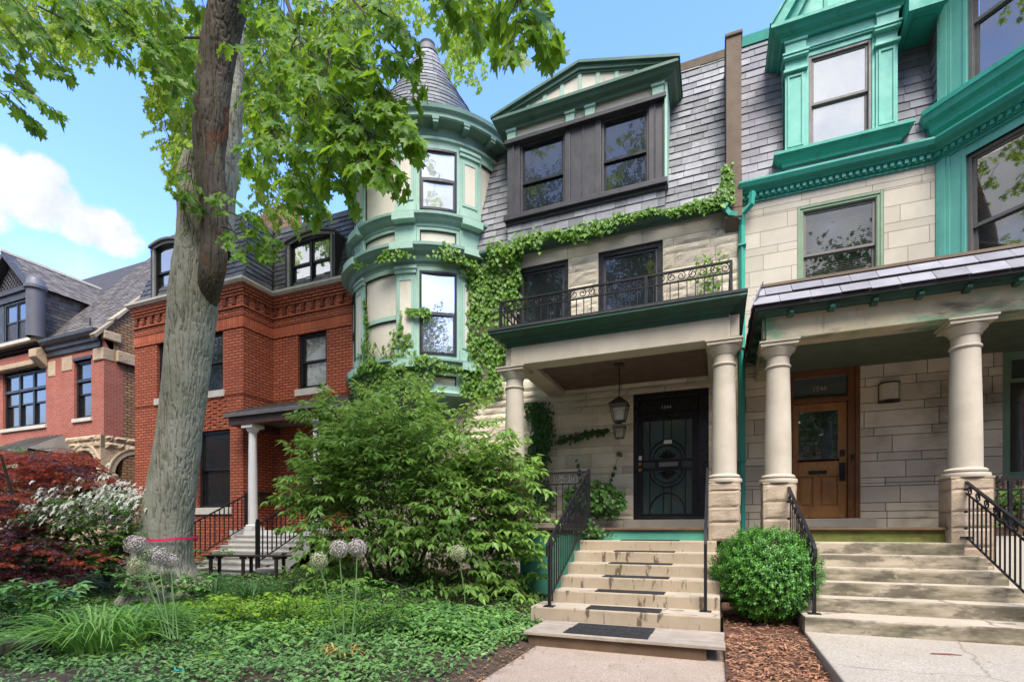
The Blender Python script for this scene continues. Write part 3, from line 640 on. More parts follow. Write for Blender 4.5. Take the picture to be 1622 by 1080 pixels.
    # ---- balcony railing
    rb = MB(); zt = 5.47; y = 8.47; X0, X1 = -3.62, .205
    for (xa, ya, xb, yb) in ((X0,y,X1,y),(X0,y,X0,10.9),(X1,y,X1,10.9)):
        for z, q in ((zt,.019),(5.30,.012),(5.02,.014)):
            if ya == yb: rb.box(xa, xb, ya-q, ya+q, z-q*.8, z+q*.8)
            else: rb.box(xa-q, xa+q, ya+.02, yb, z-q*.8, z+q*.8)
    for x in (X0, -2.34, -1.06, X1): rb.box(x-.022, x+.022, y-.022, y+.022, 4.97, zt+.012)
    for x in (X0, X1): rb.box(x-.02, x+.02, 10.86, 10.9, 4.97, zt)
    R2 = rb.build('balcony_railing', IRON, H)
    n = 30
    for k in range(1, n):
        x = X0+(X1-X0)*k/n; b = MB(); b.box(x-.007, x+.007, y-.007, y+.007, 5.02, 5.30); b.build('baluster', IRON, R2)
    for x in (X0, X1):
        for k in range(1, 14):
            yy = y+(10.9-y)*k/14; b = MB(); b.box(x-.007, x+.007, yy-.007, yy+.007, 5.02, 5.46); b.build('baluster', IRON, R2)
    m = 12
    for k in range(m):
        c = X0+(X1-X0)*(k+.5)/m; b = MB()
        for sg in (1,-1): b.tube([(p[0], y, p[1]) for p in spiral(c+sg*.072, 5.385, .07, 1.4, R_(90), -sg)], .0075, 5)
        b.tube([(c-.155, y, 5.315), (c-.10, y, 5.40), (c-.06, y, 5.452), (c, y, 5.462)], .006, 5); b.build('scroll', IRON, R2)
    # ---- front door with iron security door
    mb = MB(FC); mb.box(-1.64,-1.55,.03,.30,1.60,4.24); mb.box(-.34,-.15,.03,.30,1.60,4.24); mb.box(-1.55,-.34,.03,.30,4.12,4.24); mb.box(-1.55,-.34,.05,.30,3.72,3.80); mb.box(-1.55,-.34,.10,.30,3.80,4.12); mb.box(-1.64,-.15,.02,.3,1.585,1.635)
    D = mb.build('door', BLACKP, H, bevel=.008)
    mb = MB(FC); mb.box(-1.85,.02,-.03,.35,1.41,1.583); mb.build('threshold', STONE_TRIM, D, bevel=.01)
    mb = MB(FC)
    a, b, za, zb = -1.55, -.34, 1.637, 3.72
    mb.box(a,a+.10,.03,.075,za,zb); mb.box(b-.12,b,.03,.075,za,zb); mb.box(a+.1,b-.12,.03,.075,zb-.06,zb); mb.box(a+.1,b-.12,.03,.075,za,za+.07); mb.box(a+.1,b-.12,.03,.075,2.62,2.66); mb.box(a+.1,b-.12,.03,.075,2.80,2.84); mb.box(-1.20,-.66,.02,.07,2.66,2.80)
    cx = (a+b)/2-.01
    for x in (-1.31, -1.03, -.87, -.59): mb.box(x-.009, x+.009, .04, .06, 3.2 if x in (-1.03,-.87) else 2.84, zb-.06); mb.box(x-.009, x+.009, .04, .06, za+.07, 2.30 if x in (-1.03,-.87) else 2.62)
    def arc(cx, cz, r, a0, a1, rad=.012, sq=1.): mb.tube([(cx+r*math.cos(R_(a0+(a1-a0)*i/16)), .05, cz+sq*r*math.sin(R_(a0+(a1-a0)*i/16))) for i in range(17)], rad, 5)
    arc(cx, 2.84, .36, 0, 180, sq=1.1); arc(cx, 2.84, .29, 0, 180, sq=1.0); arc(cx, 2.62, .36, 180, 360, sq=1.0); arc(cx, 2.62, .29, 180, 360, sq=.95); arc(cx, za+.07, .36, 0, 180, sq=1.2)
    for k in range(9):
        t = R_(25+k*130/8)
        for s_, z_ in ((1, 2.84), (-1, 2.62)):
            mb.tube([(cx+.03*math.cos(t), .05, z_+s_*.03), (cx+.13*math.cos(t), .045, z_+s_*.13*math.sin(t)), (cx+.2*math.cos(t)+.03*math.cos(t*3), .05, z_+s_*.20*math.sin(t))], [.012,.016,.006], 5)
    mb.build('security_grille', IRON, D)
    mb = MB(FC); mb.box(a+.08,b-.1,.09,.10,za+.05,zb-.04); mb.build('glass', glass_mat('door_glass', .05, (.055,.10,.082)), D)
    mb = MB(FC); mb.box(-1.12,-.74,.012,.03,2.685,2.775); mb.build('mail_slot', M('tarnished_steel', (.22,.21,.19), None, 5, .4, .05, 30, metal=.7), D)
    hb = MB()
    for z in (2.755, 2.63): hb.ball((-1.50, 10.985, z), .034); hb.box(-1.535,-1.465,11.015,11.03,z-.035,z+.035)
    hb.build('handle', BRASS, D, smooth=True)
    mb = MB(FC); mb.box(-1.53,-1.47,.018,.03,2.84,2.93); mb.box(-1.02,-.86,.035,.045,3.16,3.235); mb.build('notice_plate', WHITE, D)
    text_part('1544', .105, (-.98, 11.092, 3.93), (R_(90), 0, 0), M('number_silver', (.55,.53,.48), None, 4, .4, 0), D)
    return H
def window_into(D, F, a, b, z0, z1): return window(D, F, a, b, z0, z1, .02, .05, CHAR, BLACKP, G_DARK, .46, sash_w=.045)

# ---- turret
TX, TY, TR = -7.2, 12.2, 2.1
def turret(H):
    A0, A1 = -205, 25
    mb = MB(); mb.lathe([(TR-.03,4.5),(TR-.03,10.9)], TX, TY, 72, A0, A1); T = mb.build('turret', CREAM, H, smooth=True)
    mb = MB(); mb.lathe([(.25,3.6),(.9,3.75),(1.5,4.05),(1.95,4.42),(2.16,4.5),(2.2,4.56),(2.12,4.6)], TX, TY, 60, A0, A1); mb.build('corbel', MINT_D, T, smooth=True)
    def ring(prof, name, m): b = MB(); path = [(TX+TR*math.cos(R_(A0+(A1-A0)*k/64)), TY+TR*math.sin(R_(A0+(A1-A0)*k/64))) for k in range(65)]; b.sweep(prof, path); return b.build(name, m, T)
    ring([(-.03,4.5),(.10,4.5),(.13,4.56),(.08,4.60),(.08,4.66),(-.03,4.68)], 'base_moulding', MINT)
    ring([(-.03,5.06),(.05,5.06),(.07,5.13),(.14,5.17),(.17,5.24),(.22,5.27),(.22,5.32),(-.03,5.36)], 'sill_moulding', MINT_D)
    ring([(-.03,7.50),(.03,7.50),(.05,7.56),(.10,7.60),(.14,7.70),(.24,7.77),(.30,7.84),(.33,7.86),(.33,7.93),(-.03,7.97)], 'cornice', MINT_D)
    ring([(-.03,8.44),(.05,8.44),(.06,8.52),(.13,8.56),(.17,8.63),(.21,8.65),(.21,8.71),(-.03,8.74)], 'sill_moulding', MINT_D)
    ring([(-.03,10.36),(.03,10.36),(.045,10.42),(.09,10.45),(.10,10.50),(-.03,10.52)], 'head_moulding', MINT)
    ring([(-.03,10.52),(.02,10.52),(.05,10.74),(.34,10.80),(.36,10.86),(.42,10.92),(.44,11.0),(-.03,11.03)], 'eave', MINT_D)
    ring([(.30,10.772),(.345,10.79),(.352,10.83),(.31,10.83)], 'eave_bead', MINT)
    mb = MB()
    for k in range(13):
        a = -198+k*17.4; mb = MB(); mb.arcbox(TX, TY, TR+.03, TR+.33, a-1.5, a+1.5, 10.66, 10.80, 1); mb.arcbox(TX, TY, TR+.2, TR+.345, a-1.9, a+1.9, 10.72, 10.805, 1)
        mb.build('bracket', MINT_D, T, bevel=.01)
    RX = TX-.22; prof = [(2.36,11.02),(2.06,11.3),(1.81,11.65),(1.56,12.05),(1.2,12.7),(.72,13.5),(.27,14.44)]
    mb = MB(); mb.lathe([(r-.02, z) for r, z in prof], RX, TY, 48); mb.build('roof_core', ROOFDARK, T, smooth=True)
    mb = MB(); cone_slates(mb, prof, RX, TY, 0, 360, .29, .20); mb.build('roof_slates', SLATE, T)
    mb = MB(); mb.lathe([(0,14.42),(.31,14.42),(.29,14.55),(.20,14.68),(.22,14.74),(.0,14.9)], RX, TY, 24); mb.build('finial', SLATE_D, T, smooth=True)
    tr = MB(); br = MB(); pil = [-118.5,-77.5,-36.5,4.5,-159.5]; pan = [-139,-98,-57,-16,-180]; hw = 13.2
    dz = ((4.68,5.06),(5.36,7.50),(7.97,8.44),(8.74,10.36))
    for a in pil:
        for i, (za, zb) in enumerate(dz):
            tall = zb-za > 1
            tr.arcbox(TX,TY,TR-.03,TR+.045,a-6.3,a+6.3,za,zb,4)
            if tall:
                tr.arcbox(TX,TY,TR,TR+.085,a-6.9,a+6.9,za,za+.22,4); tr.arcbox(TX,TY,TR,TR+.085,a-6.9,a+6.9,zb-.16,zb,4); tr.arcbox(TX,TY,TR,TR+.11,a-7.3,a+7.3,zb-.07,zb-.0,4)
                tr.arcbox(TX,TY,TR,TR+.066,a-5.2,a-3.6,za+.3,zb-.26,2); tr.arcbox(TX,TY,TR,TR+.066,a+3.6,a+5.2,za+.3,zb-.26,2); tr.arcbox(TX,TY,TR,TR+.066,a-3.6,a+3.6,za+.3,za+.36,2); tr.arcbox(TX,TY,TR,TR+.066,a-3.6,a+3.6,zb-.32,zb-.26,2)
            else: tr.arcbox(TX,TY,TR,TR+.07,a-6.9,a+6.9,za,zb,4)
        for (zc, r1) in ((5.21,.25),(7.86,.36),(8.61,.25)): tr.arcbox(TX,TY,TR,TR+r1,a-6.6,a+6.6,zc-.10,zc+.06,4)
    for a in pil:
        for (za, zb) in (dz[1], dz[3]): pl = MB(); pl.arcbox(TX,TY,TR-.02,TR+.052,a-3.6,a+3.6,za+.36,zb-.32,2); pl.build('panel', CREAM, T)
    for a in pan:
        hw = 15.6 if a == -98 else 13.2
        for i, (za, zb) in enumerate(dz):
            b = .10 if zb-za > 1 else .075
            tr.arcbox(TX,TY,TR-.03,TR+.03,a-hw-1,a-hw+1.6,za,zb,2); tr.arcbox(TX,TY,TR-.03,TR+.03,a+hw-1.6,a+hw+1,za,zb,2); tr.arcbox(TX,TY,TR-.03,TR+.03,a-hw+1.6,a+hw-1.6,za,za+b,5); tr.arcbox(TX,TY,TR-.03,TR+.03,a-hw+1.6,a+hw-1.6,zb-b,zb,5)
            win = a in (-57,-139) and zb-za > 1
            if not win:
                e = .55
                br.arcbox(TX,TY,TR-.03,TR+.0,a-hw+1.6,a-hw+1.6+e,za+b,zb-b,1); br.arcbox(TX,TY,TR-.03,TR+.0,a+hw-1.6-e,a+hw-1.6,za+b,zb-b,1); br.arcbox(TX,TY,TR-.03,TR+.0,a-hw+1.6+e,a+hw-1.6-e,zb-b-.025,zb-b,5)
            if a == -98 and i == 1: tr.arcbox(TX,TY,TR-.03,TR+.025,a-hw+1.6,a+hw-1.6,6.30,6.40,5); br.arcbox(TX,TY,TR-.03,TR+.002,a-hw+1.6,a+hw-1.6,6.275,6.30,5)
            if win:
                w = MB(); s0, s1 = a-hw+1.6, a+hw-1.6; z0, z1 = za+b, zb-b
                w.arcbox(TX,TY,TR-.03,TR+.055,s0,s0+1.3,z0,z1,1); w.arcbox(TX,TY,TR-.03,TR+.055,s1-1.3,s1,z0,z1,1); w.arcbox(TX,TY,TR-.03,TR+.055,s0+1.3,s1-1.3,z1-.05,z1,5); w.arcbox(TX,TY,TR-.03,TR+.055,s0+1.3,s1-1.3,z0,z0+.05,5)
                wo = w.build('window', BLACKP, H)
                s = MB(); zm = z0+(z1-z0)*.49
                s.arcbox(TX,TY,TR-.03,TR+.045,s0+1.3,s1-1.3,zm-.03,zm+.04,5); s.arcbox(TX,TY,TR-.03,TR+.04,s0+1.3,s0+2.2,z0+.05,zm,1); s.arcbox(TX,TY,TR-.03,TR+.04,s1-2.2,s1-1.3,z0+.05,zm,1); s.build('sash', CHAR, wo)
                g = MB(); g.arcbox(TX,TY,TR+.005,TR+.02,s0+.8,s1-.8,z0+.03,z1-.03,1); g.build('pane', G_SCREEN if i == 3 else G_BRIGHT, wo)
    tr.build('pilaster_trim', MINT, T); br.build('panel_bead', BROWNTRIM, T)
    return T
CH = centre_house(); turret(CH)

# ================================================================== right rowhouse (1546)
def right_house():
    H = empty('rowhouse', (2.6, 11.0, 0), 'pale stone rowhouse with bright teal trim, violet slates and a slate porch roof', 'house')
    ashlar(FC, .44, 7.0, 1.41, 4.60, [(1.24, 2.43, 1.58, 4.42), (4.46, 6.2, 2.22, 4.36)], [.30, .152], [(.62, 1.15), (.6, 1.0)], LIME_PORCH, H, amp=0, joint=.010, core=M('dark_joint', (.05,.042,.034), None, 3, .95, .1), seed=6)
    ashlar(FC, .46, 3.56, 4.60, 7.77, [(1.42, 2.79, 5.60, 7.49)], [.30, .30, .152], [(.7, 1.2), (.5, .9), (.6, 1.1)], LIME_SMOOTH, H, amp=0, joint=.004, core=MORTAR_PALE, seed=14)
    wall('basement_wall', FC, .42, 7.0, 0, 1.41, [], LIME_SMOOTH, H, .0, .3)
    window(H, FC, 1.42, 2.79, 5.60, 7.49, .03, .11, SAGE, GREYW, G_BLIND, .52, 'slats', sash_w=.045)
    mb = MB(FC); 
    for q, n in ((.0,.015),(.045,.03)): mb.box(1.42+q,1.47+q,n-.015,.06,5.6,7.49-q); mb.box(2.74-q,2.79-q,n-.015,.06,5.6,7.49-q); mb.box(1.47+q,2.74-q,n-.015,.06,7.44-q,7.49-q)
    mb.build('casing', SAGE, H, bevel=.006)
    mb = MB(); mb.box(.46,7,11.34,13.39,0,7.7); mb.box(1.3,2.4,11.20,11.25,1.5,4.5); mb.build('core_wall', ROOFDARK, H)
    mb = MB(); mb.box(7.0, 7.2, 9.8, 14, 0, 12); mb.box(.46,7,13.4,13.6,4,12); mb.build('party_wall', BRICK_T, H)
    # cornice with dentils
    path = [(.40,11.0),(3.56,11.0),(4.76,9.80),(7.2,9.80)]
    mb = MB(); mb.sweep([(0,7.75),(.03,7.75),(.03,7.80),(.06,7.80),(.06,7.885),(.11,7.90),(.13,7.94),(.21,7.97),(.25,8.04),(.25,8.075),(0,8.09)], path); C = mb.build('cornice', TEAL, H)
    for (p, q) in zip(path, path[1:]):
        d = Vector(q)-Vector(p); l = d.length; d.normalize(); F = frame(p[0], p[1], math.degrees(math.atan2(d.y, d.x))); k = .05
        while k < l-.03: b = MB(F); b.box(k, k+.055, -.105, -.055, 7.815, 7.882); b.build('dentil', TEAL, C); k += .105
    # mansard
    mb = MB(); slate_field(mb, (0,11.0,8.06), (1,0,0), (0,.90,3.62), lambda t: (.46, 3.70), 3.72, .33, .185, seed=17, lift=.018); mb.build('mansard_slates', SLATE_R, H)
    mb = MB(); mb.prismx([(11.03,7.8),(11.93,11.66),(13.5,11.66),(13.5,7.8)], .455, 4.2); mb.build('mansard_core', ROOFDARK, H)
    mb = MB(); mb.prismx([(11.84,11.60),(11.80,11.78),(11.95,11.84),(12.1,11.7)], .46, 4.2); mb.build('ridge_cap', TEAL, H)
    # dormer
    mb = MB(); mb.box(1.21,1.27,11.0,12.0,8.2,10.6); mb.box(2.93,2.99,11.0,12.0,8.2,10.6); mb.box(1.27,2.93,11.18,12,8.2,10.75); D = mb.build('dormer', TEAL_LIT, H)
    mb = MB(); slate_field(mb, (0,10.985,8.10), (1,0,0), (0,0,1), lambda t: (1.22, 2.98), .20, .33, .17, seed=23, lift=.015); mb.build('apron_slates', SLATE_R, D)
    mb = MB()
    for a, b in ((1.21,1.56),(2.66,2.99)):
        mb.box(a,b,10.96,11.2,8.50,10.36); mb.box(a+.04,a+.075,10.94,10.96,8.62,9.98); mb.box(b-.075,b-.04,10.94,10.96,8.62,9.98); mb.box(a+.075,b-.075,10.94,10.96,8.62,8.66); mb.box(a+.075,b-.075,10.94,10.96,9.94,9.98)
        mb.box(a-.01,b+.01,10.935,11.2,8.50,8.60); mb.box(a-.03,b+.03,10.90,11.2,10.03,10.08); mb.box(a-.015,b+.015,10.93,11.2,10.08,10.11); mb.box(a-.035,b+.035,10.88,11.2,10.28,10.33); mb.box(a-.05,b+.05,10.86,11.2,10.33,10.37)
        mb.box(a+.0,b-.0,10.90,11.0,10.37,10.60); mb.box(a-.02,b+.02,10.87,11.0,10.555,10.60)
    mb.box(1.56,1.61,10.985,11.2,8.5,10.36); mb.box(2.61,2.66,10.985,11.2,8.5,10.36); mb.box(1.61,2.61,10.985,11.2,10.27,10.36)
    mb.box(1.22,2.98,10.95,11.2,10.37,10.60); mb.box(1.56,2.66,10.93,10.95,10.40,10.43); mb.build('pilaster', TEAL_LIT, D, bevel=.006)
    mb = MB(); mb.sweep([(0,8.27),(.04,8.27),(.05,8.33),(.11,8.37),(.15,8.43),(.19,8.44),(.19,8.49),(0,8.51)], [(1.20,11.6),(1.20,10.97),(3.0,10.97),(3.0,11.6)]); mb.box(1.2,3.0,10.97,11.2,8.27,8.50); mb.build('sill', TEAL, D)
    window(H, FC, 1.61, 2.61, 8.51, 10.27, .0, .05, GREYW, GREYW, G_BRIGHT, .50, sash_w=.04)
    mb = MB(); mb.sweep([(0,10.60),(.04,10.60),(.06,10.66),(.15,10.70),(.19,10.76),(.24,10.78),(.24,10.84),(0,10.86)], [(1.19,12.2),(1.19,10.93),(3.01,10.93),(3.01,12.2)]); mb.box(1.19,3.01,10.93,11.6,10.6,10.85); mb.build('cornice', TEAL, D)
    mb = MB(); mb.prism([(1.25,10.85),(2.95,10.85),(2.1,12.25)], 10.97, 12.6); mb.build('pediment', TEAL_LIT, D)
    mb = MB()
    for sg, e in ((1,.96),(-1,3.24)):
        mb.prism([(e,10.85),(2.1,12.62),(2.1,12.40),(e+sg*.20,10.85)], 10.72, 10.97); mb.prism([(e+sg*.2,10.85),(2.1,12.40),(2.1,12.22),(e+sg*.36,10.85)], 10.86, 10.97); mb.prism([(e,10.85),(2.1,12.62),(2.1,12.67),(e-sg*.03,10.87)], 10.68, 12.8)
    mb.box(1.85,1.91,10.94,10.97,10.85,11.6); mb.box(2.29,2.35,10.94,10.97,10.85,11.6); mb.build('rake_moulding', TEAL, D)
    # ---- projecting angled bay
    F1 = frame(3.56, 11.0, -45); F2 = frame(4.76, 9.80, 0); L1 = 1.697
    for F, L in ((F1, L1), (F2, 2.3)):
        o1 = [(.42, L-.30, 5.2, 7.60)]; o2 = [(.42, L-.30, 8.72, 10.9)]
        wall('bay_wall', F, 0, L, 4.7, 7.76, o1, TEAL_LIT, H, 0, .2); wall('bay_wall', F, 0, L, 8.06, 11.3, o2, TEAL_LIT, H, .03, .23)
        for (za, zb, w0, w1, n0) in ((5.2,7.60,.42,L-.30,.01),(8.72,10.9,.42,L-.30,.04)): window(H, F, w0, w1, za, zb, n0+.03, .06, GREYW, GREYW, G_BLIND, .50, 'slats', sash_w=.05)
        t = MB(F)
        for (a, b, n) in ((0,.14,-.03),(.14,.20,-.015),(.36,.42,-.012),(L-.3,L-.24,-.012),(L-.16,L,-.03)): t.box(a, b, n, .04, 4.9, 7.75); t.box(a, b, n+.03, .07, 8.6, 11.2)
        t.box(.42, L-.3, -.02, .05, 7.60, 7.70); t.box(.40,L-.28,.0,.08,10.9,11.0); t.build('bay_trim', TEAL_LIT, H, bevel=.006)
    mb = MB(); mb.sweep([(0,8.06),(.02,8.06),(.05,8.20),(.12,8.28),(.14,8.40),(.20,8.46),(.22,8.56),(.24,8.58),(.24,8.66),(-.06,8.70)], [(3.62,11.35),(3.58,11.0),(4.77,9.81),(7.2,9.81)]); mb.build('bay_sill', TEAL, H)
    mb = MB(); slate_field(mb, (3.60,11.9,8.55), (0,-1,0), (0,0,1), lambda t: (0, .93), 2.0, .33, .185, seed=27); mb.build('bay_cheek', SLATE_R, H)
    mb = MB(); mb.box(3.61,3.72,11.03,12.0,8.1,11.3); mb.build('bay_side', ROOFDARK, H)
    mb = MB(); mb.box(3.08,3.60,10.62,12.0,10.30,10.36); mb.box(3.05,3.13,10.60,12.0,10.22,10.55); mb.box(3.13,3.60,10.60,10.68,10.22,10.55); mb.prismx([(10.64,10.36),(12,10.36),(12,10.9),(11.3,10.9)],3.10,3.6); mb.box(3.2,3.5,10.9,11.5,10.285,10.30)
    mb.sweep([(0,11.0),(.1,11.0),(.3,11.15),(.4,11.3),(.4,11.4),(0,11.45)], [(3.6,11.9),(3.58,11.0),(4.77,9.81),(7.2,9.81)]); mb.build('bay_eave', TEAL, H)
    # ---- gutter and downspout
    mb = MB(); s = .046
    def pipe(pts): 
        mb.tube(pts, s*1.3, 4)
    pipe([(.64,10.82,7.86),(.62,10.80,7.62),(.47,10.86,7.50),(.46,10.92,7.30),(.46,10.92,4.0),(.465,10.92,.2)])
    pipe([(.14,10.80,7.68),(.24,10.80,7.52),(.36,10.84,7.50),(.45,10.88,7.42)])
    mb.tube([(.12,10.78,7.70),(.20,10.78,7.66)], .075, 8)
    for z in (6.9,4.9,2.7): mb.box(.385,.535,10.845,11.0,z,z+.035)
    mb.build('downspout', TEAL, H, bevel=.004)
    # ---- porch
    mb = MB(); mb.box(.66, 7.0, 8.86, 11.0, 1.30, 1.405); mb.box(1.09,2.97,8.80,8.86,1.368,1.408); mb.build('porch_floor', WOODB, H, bevel=.008)
    mb = MB(); mb.box(1.08,2.98,8.855,8.89,1.19,1.366); mb.build('riser_board', MOSS_BOARD, H)
    mb = MB(); mb.box(3.43,7.0,8.87,8.95,.2,1.33); mb.build('porch_skirt', LIME_SMOOTH, H)
    for (a, b, sd) in ((.66,1.11,41),(2.97,3.43,42),(5.3,5.76,43)):
        ashlar_block(H, a, b, 8.68, 9.12, .6 if a > 2.9 else 1.0, 2.075, sd); column(H, (a+b)/2, 8.90, 2.09, 4.245, .178)
    mb = MB(); mb.box(.70,7.0,8.66,9.06,4.247,4.69); mb.box(.66,.70,8.70,9.02,4.30,4.66); mb.box(.70,1.08,9.062,10.98,4.249,4.66); J = mb.build('porch_beam', STONE_MOSSY, H, bevel=.012)
    mb = MB(); mb.box(1.08,7.0,9.06,10.98,4.36,4.40); mb.build('porch_ceiling', CEIL_GREEN, H)
    mb = MB(); e0 = (.50,8.22,4.60); 
    ex0, ey0, ez, tx0, ty0, tz = .53, 8.42, 4.70, .66, 8.78, 5.12
    mb.add([(ex0,ey0,ez),(7.2,ey0,ez),(7.2,ty0,tz),(tx0,ty0,tz),(ex0,ey0,ez-.05),(7.2,ey0,ez-.05),(7.2,10.98,ez-.05),(ex0,10.98,ez-.05),(ex0,10.98,ez),(tx0,10.98,tz),(7.2,10.98,tz)],
           [(0,1,2,3),(0,3,9,8),(3,2,10,9),(0,4,5,1),(0,8,7,4),(4,7,6,5)]); mb.build('porch_roof', ROOFDARK, H)
    mb = MB(); l = math.hypot(ty0-ey0, tz-ez)
    slate_field(mb, (0,ey0-.02,ez-.01), (1,0,0), (0,ty0-ey0,tz-ez), lambda t: (ex0-.02+t*.23, 7.1), l*.98, .36, .27, seed=33, lift=.03)
    slate_field(mb, (ex0-.02,10.98,ez-.01), (0,-1,0), (tx0-ex0,0,tz-ez), lambda t: (0, 2.54-t*.7), .5, .36, .27, seed=34, lift=.03); mb.build('porch_slates', SLATE_R, H)
    mb = MB(); mb.box(tx0-.03,7.1,ty0-.05,ty0+.05,tz-.01,tz+.03); mb.box(tx0-.03,tx0+.06,ty0+.05,10.98,tz-.01,tz+.03); mb.build('roof_flashing', BROWNSTONE, H)
    mb = MB(); mb.sweep([(.0,4.58),(.03,4.58),(.05,4.62),(.09,4.63),(.12,4.635),(.13,4.69),(0,4.695)], [(.70,10.98),(.70,8.58),(7.0,8.58)]); mb.box(.72,7.0,8.59,8.67,4.60,4.69); mb.build('eave_board', GREEN_CORN, H)
    TAIL = M('flaking_dark_green_paint', (.03,.13,.09), (.02,.05,.035), 7, .6, .2, 50, stains=(((.012,.012,.01), 5, .5, .66, .8, None),)); x = .98
    while x < 6.5: mb = MB(); mb.box(x,x+.085,8.50,8.64,4.545,4.62); mb.box(x+.01,x+.075,8.475,8.498,4.56,4.62); mb.build('rafter_tail', TAIL, H, bevel=.012); x += .52
    y = 8.9
    while y < 10.8: mb = MB(); mb.box(.58,.70,y,y+.085,4.545,4.62); mb.build('rafter_tail', TAIL, H, bevel=.012); y += .52
    # ---- oak door
    mb = MB(FC)
    for (a, b, n) in ((1.24,1.30,.0),(1.30,1.36,.03),(2.36,2.43,.0),(2.25,2.36,.03)): mb.box(a,b,n,.30,1.585,4.42)
    mb.box(1.36,2.25,.02,.3,4.33,4.42); mb.box(1.36,2.25,.035,.3,4.24,4.33); mb.box(1.36,2.25,.03,.3,3.76,3.86); mb.box(1.36,2.25,.015,.3,3.80,3.83)
    D = mb.build('door', OAK_D, H, bevel=.008)
    mb = MB(FC); mb.box(1.05,2.68,-.03,.35,1.415,1.583); mb.build('threshold', STONE_TRIM, D, bevel=.01)
    mb = MB(FC); a, b, za, zb = 1.365, 2.245, 1.60, 3.755
    mb.box(a,a+.09,.10,.15,za,zb); mb.box(b-.14,b,.10,.15,za,zb); mb.box(a+.09,b-.14,.10,.15,zb-.14,zb); mb.box(a+.09,b-.14,.10,.15,2.52,2.68); mb.box(a+.09,b-.14,.10,.15,2.38,2.52); mb.box(a+.09,b-.14,.10,.15,za,za+.22); mb.box(1.70,1.82,.10,.15,za+.22,2.38); mb.box(a+.09,b-.14,.13,.15,za+.22,2.38)
    for (p, q) in ((a+.12,1.67),(1.85,b-.17)): mb.box(p,q,.112,.13,za+.25,2.35); mb.box(a+.07,b-.12,.085,.1,2.66,2.70)
    mb.build('leaf', OAK, D, bevel=.006)
    mb = MB(FC); mb.box(a+.08,b-.13,.125,.13,2.67,3.63); mb.box(1.36,2.25,.09,.095,3.86,4.24); mb.build('pane', glass_mat('door_pane', .22), D)
    mb = MB(FC); mb.box(1.62,1.92,.085,.10,2.42,2.49); mb.build('mail_slot', BLACKP, D)
    mb = MB(FC); mb.box(2.12,2.22,.075,.10,2.28,2.62); mb.tube([(2.15,.03,2.36),(2.15,.0,2.40),(2.15,.0,2.50),(2.15,.06,2.54)], .014, 6); mb.box(2.13,2.21,.07,.1,2.74,2.86); mb.box(2.29,2.345,-.01,.03,2.66,2.76); mb.build('handle', BLACKP, D, bevel=.008)
    text_part('1546', .12, (1.80, 11.082, 4.03), (R_(90), 0, 0), M('number_brass', (.42,.36,.22), None, 4, .4, 0), D)
    window(H, FC, 4.46, 6.2, 2.22, 4.36, .04, .09, SAGE, SAGE, glass_mat('porch_glass', .16, (.02,.03,.02)), .80)
    # porch railing to the right of the stairs
    rl = MB(); y = 8.80
    rl.box(3.43,5.3,y-.02,y+.02,2.03,2.065); rl.box(3.43,5.3,y-.014,y+.014,1.90,1.922); rl.box(3.43,5.3,y-.014,y+.014,1.50,1.525); rl.box(3.62,3.66,y-.02,y+.02,1.41,2.03); RR = rl.build('porch_railing', IRON, H)
    for k in range(14):
        bb = MB(); bb.box(3.5+k*.125,3.514+k*.125,y-.007,y+.007,1.52,1.905); bb.build('baluster', IRON, RR)
    for k in range(5):
        bb = MB(); c = 3.62+k*.32
        for sg in (1,-1): bb.tube([(p[0], y, p[1]) for p in spiral(c+sg*.07, 1.975, .055, 1.3, R_(90), -sg)], .007, 5)
        bb.build('scroll', IRON, RR)
    return H
RH = right_house()

# ================================================================== stairs
def stairs(name, label, X0f, X1f, Ys, zs, back, mat_r, seed):
    """stone staircase: each step one slab"""
    S = empty(name, ((X0f[0]+X1f[0])/2, Ys[0], 0), label, 'stairs')
    for k in range(len(zs)):
        y1 = Ys[k+1]+.05 if k+1 < len(Ys) else back; z0 = zs[k]-.172
        nx, nz = 26, 5; mb = MB(); x0, x1 = X0f[k], X1f[k]; yy = Ys[k]
        zb = z0-.05 if k else z0-.02; n = 70; vs = []; rd = random.Random(seed*31+k)
        nz_ = fbm(np.array([[x0*3+i*.34+k*7, seed*5., 0] for i in range(n+1)]), 4); chip = fbm(np.array([[i*.9+k*13, seed*9., 4] for i in range(n+1)]), 2)
        for i in range(n+1):
            x = x0+(x1-x0)*i/n; e = .020*(nz_[i]-.47) + .035*max(0, chip[i]-.56); vs += [(x,yy+.4*e,zb),(x,y1,zb),(x,y1,zs[k]),(x,yy+.016+e,zs[k]-.25*max(0,e)),(x,yy+.004+.6*e,zs[k]-.006-.3*max(0,e)),(x,yy+.4*e,zs[k]-.018-.6*max(0,e))]
        fs = [(0,1,2,3,4,5), tuple(6*n+q for q in (5,4,3,2,1,0))]
        for i in range(n): fs += [(6*i+q, 6*i+6+q, 6*i+6+(q+1)%6, 6*i+(q+1)%6) for q in range(6)]
        mb.add(vs, fs); o = mb.build('step', mat_r, S)
        t = MB(); t.box(x0+.012, x1-.012, yy+.034, y1-.002, zs[k]-.001, zs[k]+.0025); t.build('tread', STEP_TREAD, o)
    return S
zs = [EYE-(7.1-k)*.17 for k in range(1, 7)]
CY = [6.49, 6.98, 7.38, 7.77, 8.15, 8.52]; RY = [6.88, 7.40, 7.76, 8.07, 8.36, 8.62]
CS = stairs('entrance_stairs', 'tan limestone stairs with rubber tread mats leading up to the black iron door', [-2.33]+[-2.17]*5, [.04]*5+[.0], CY, zs, 8.9, STEP_STONE, 1)
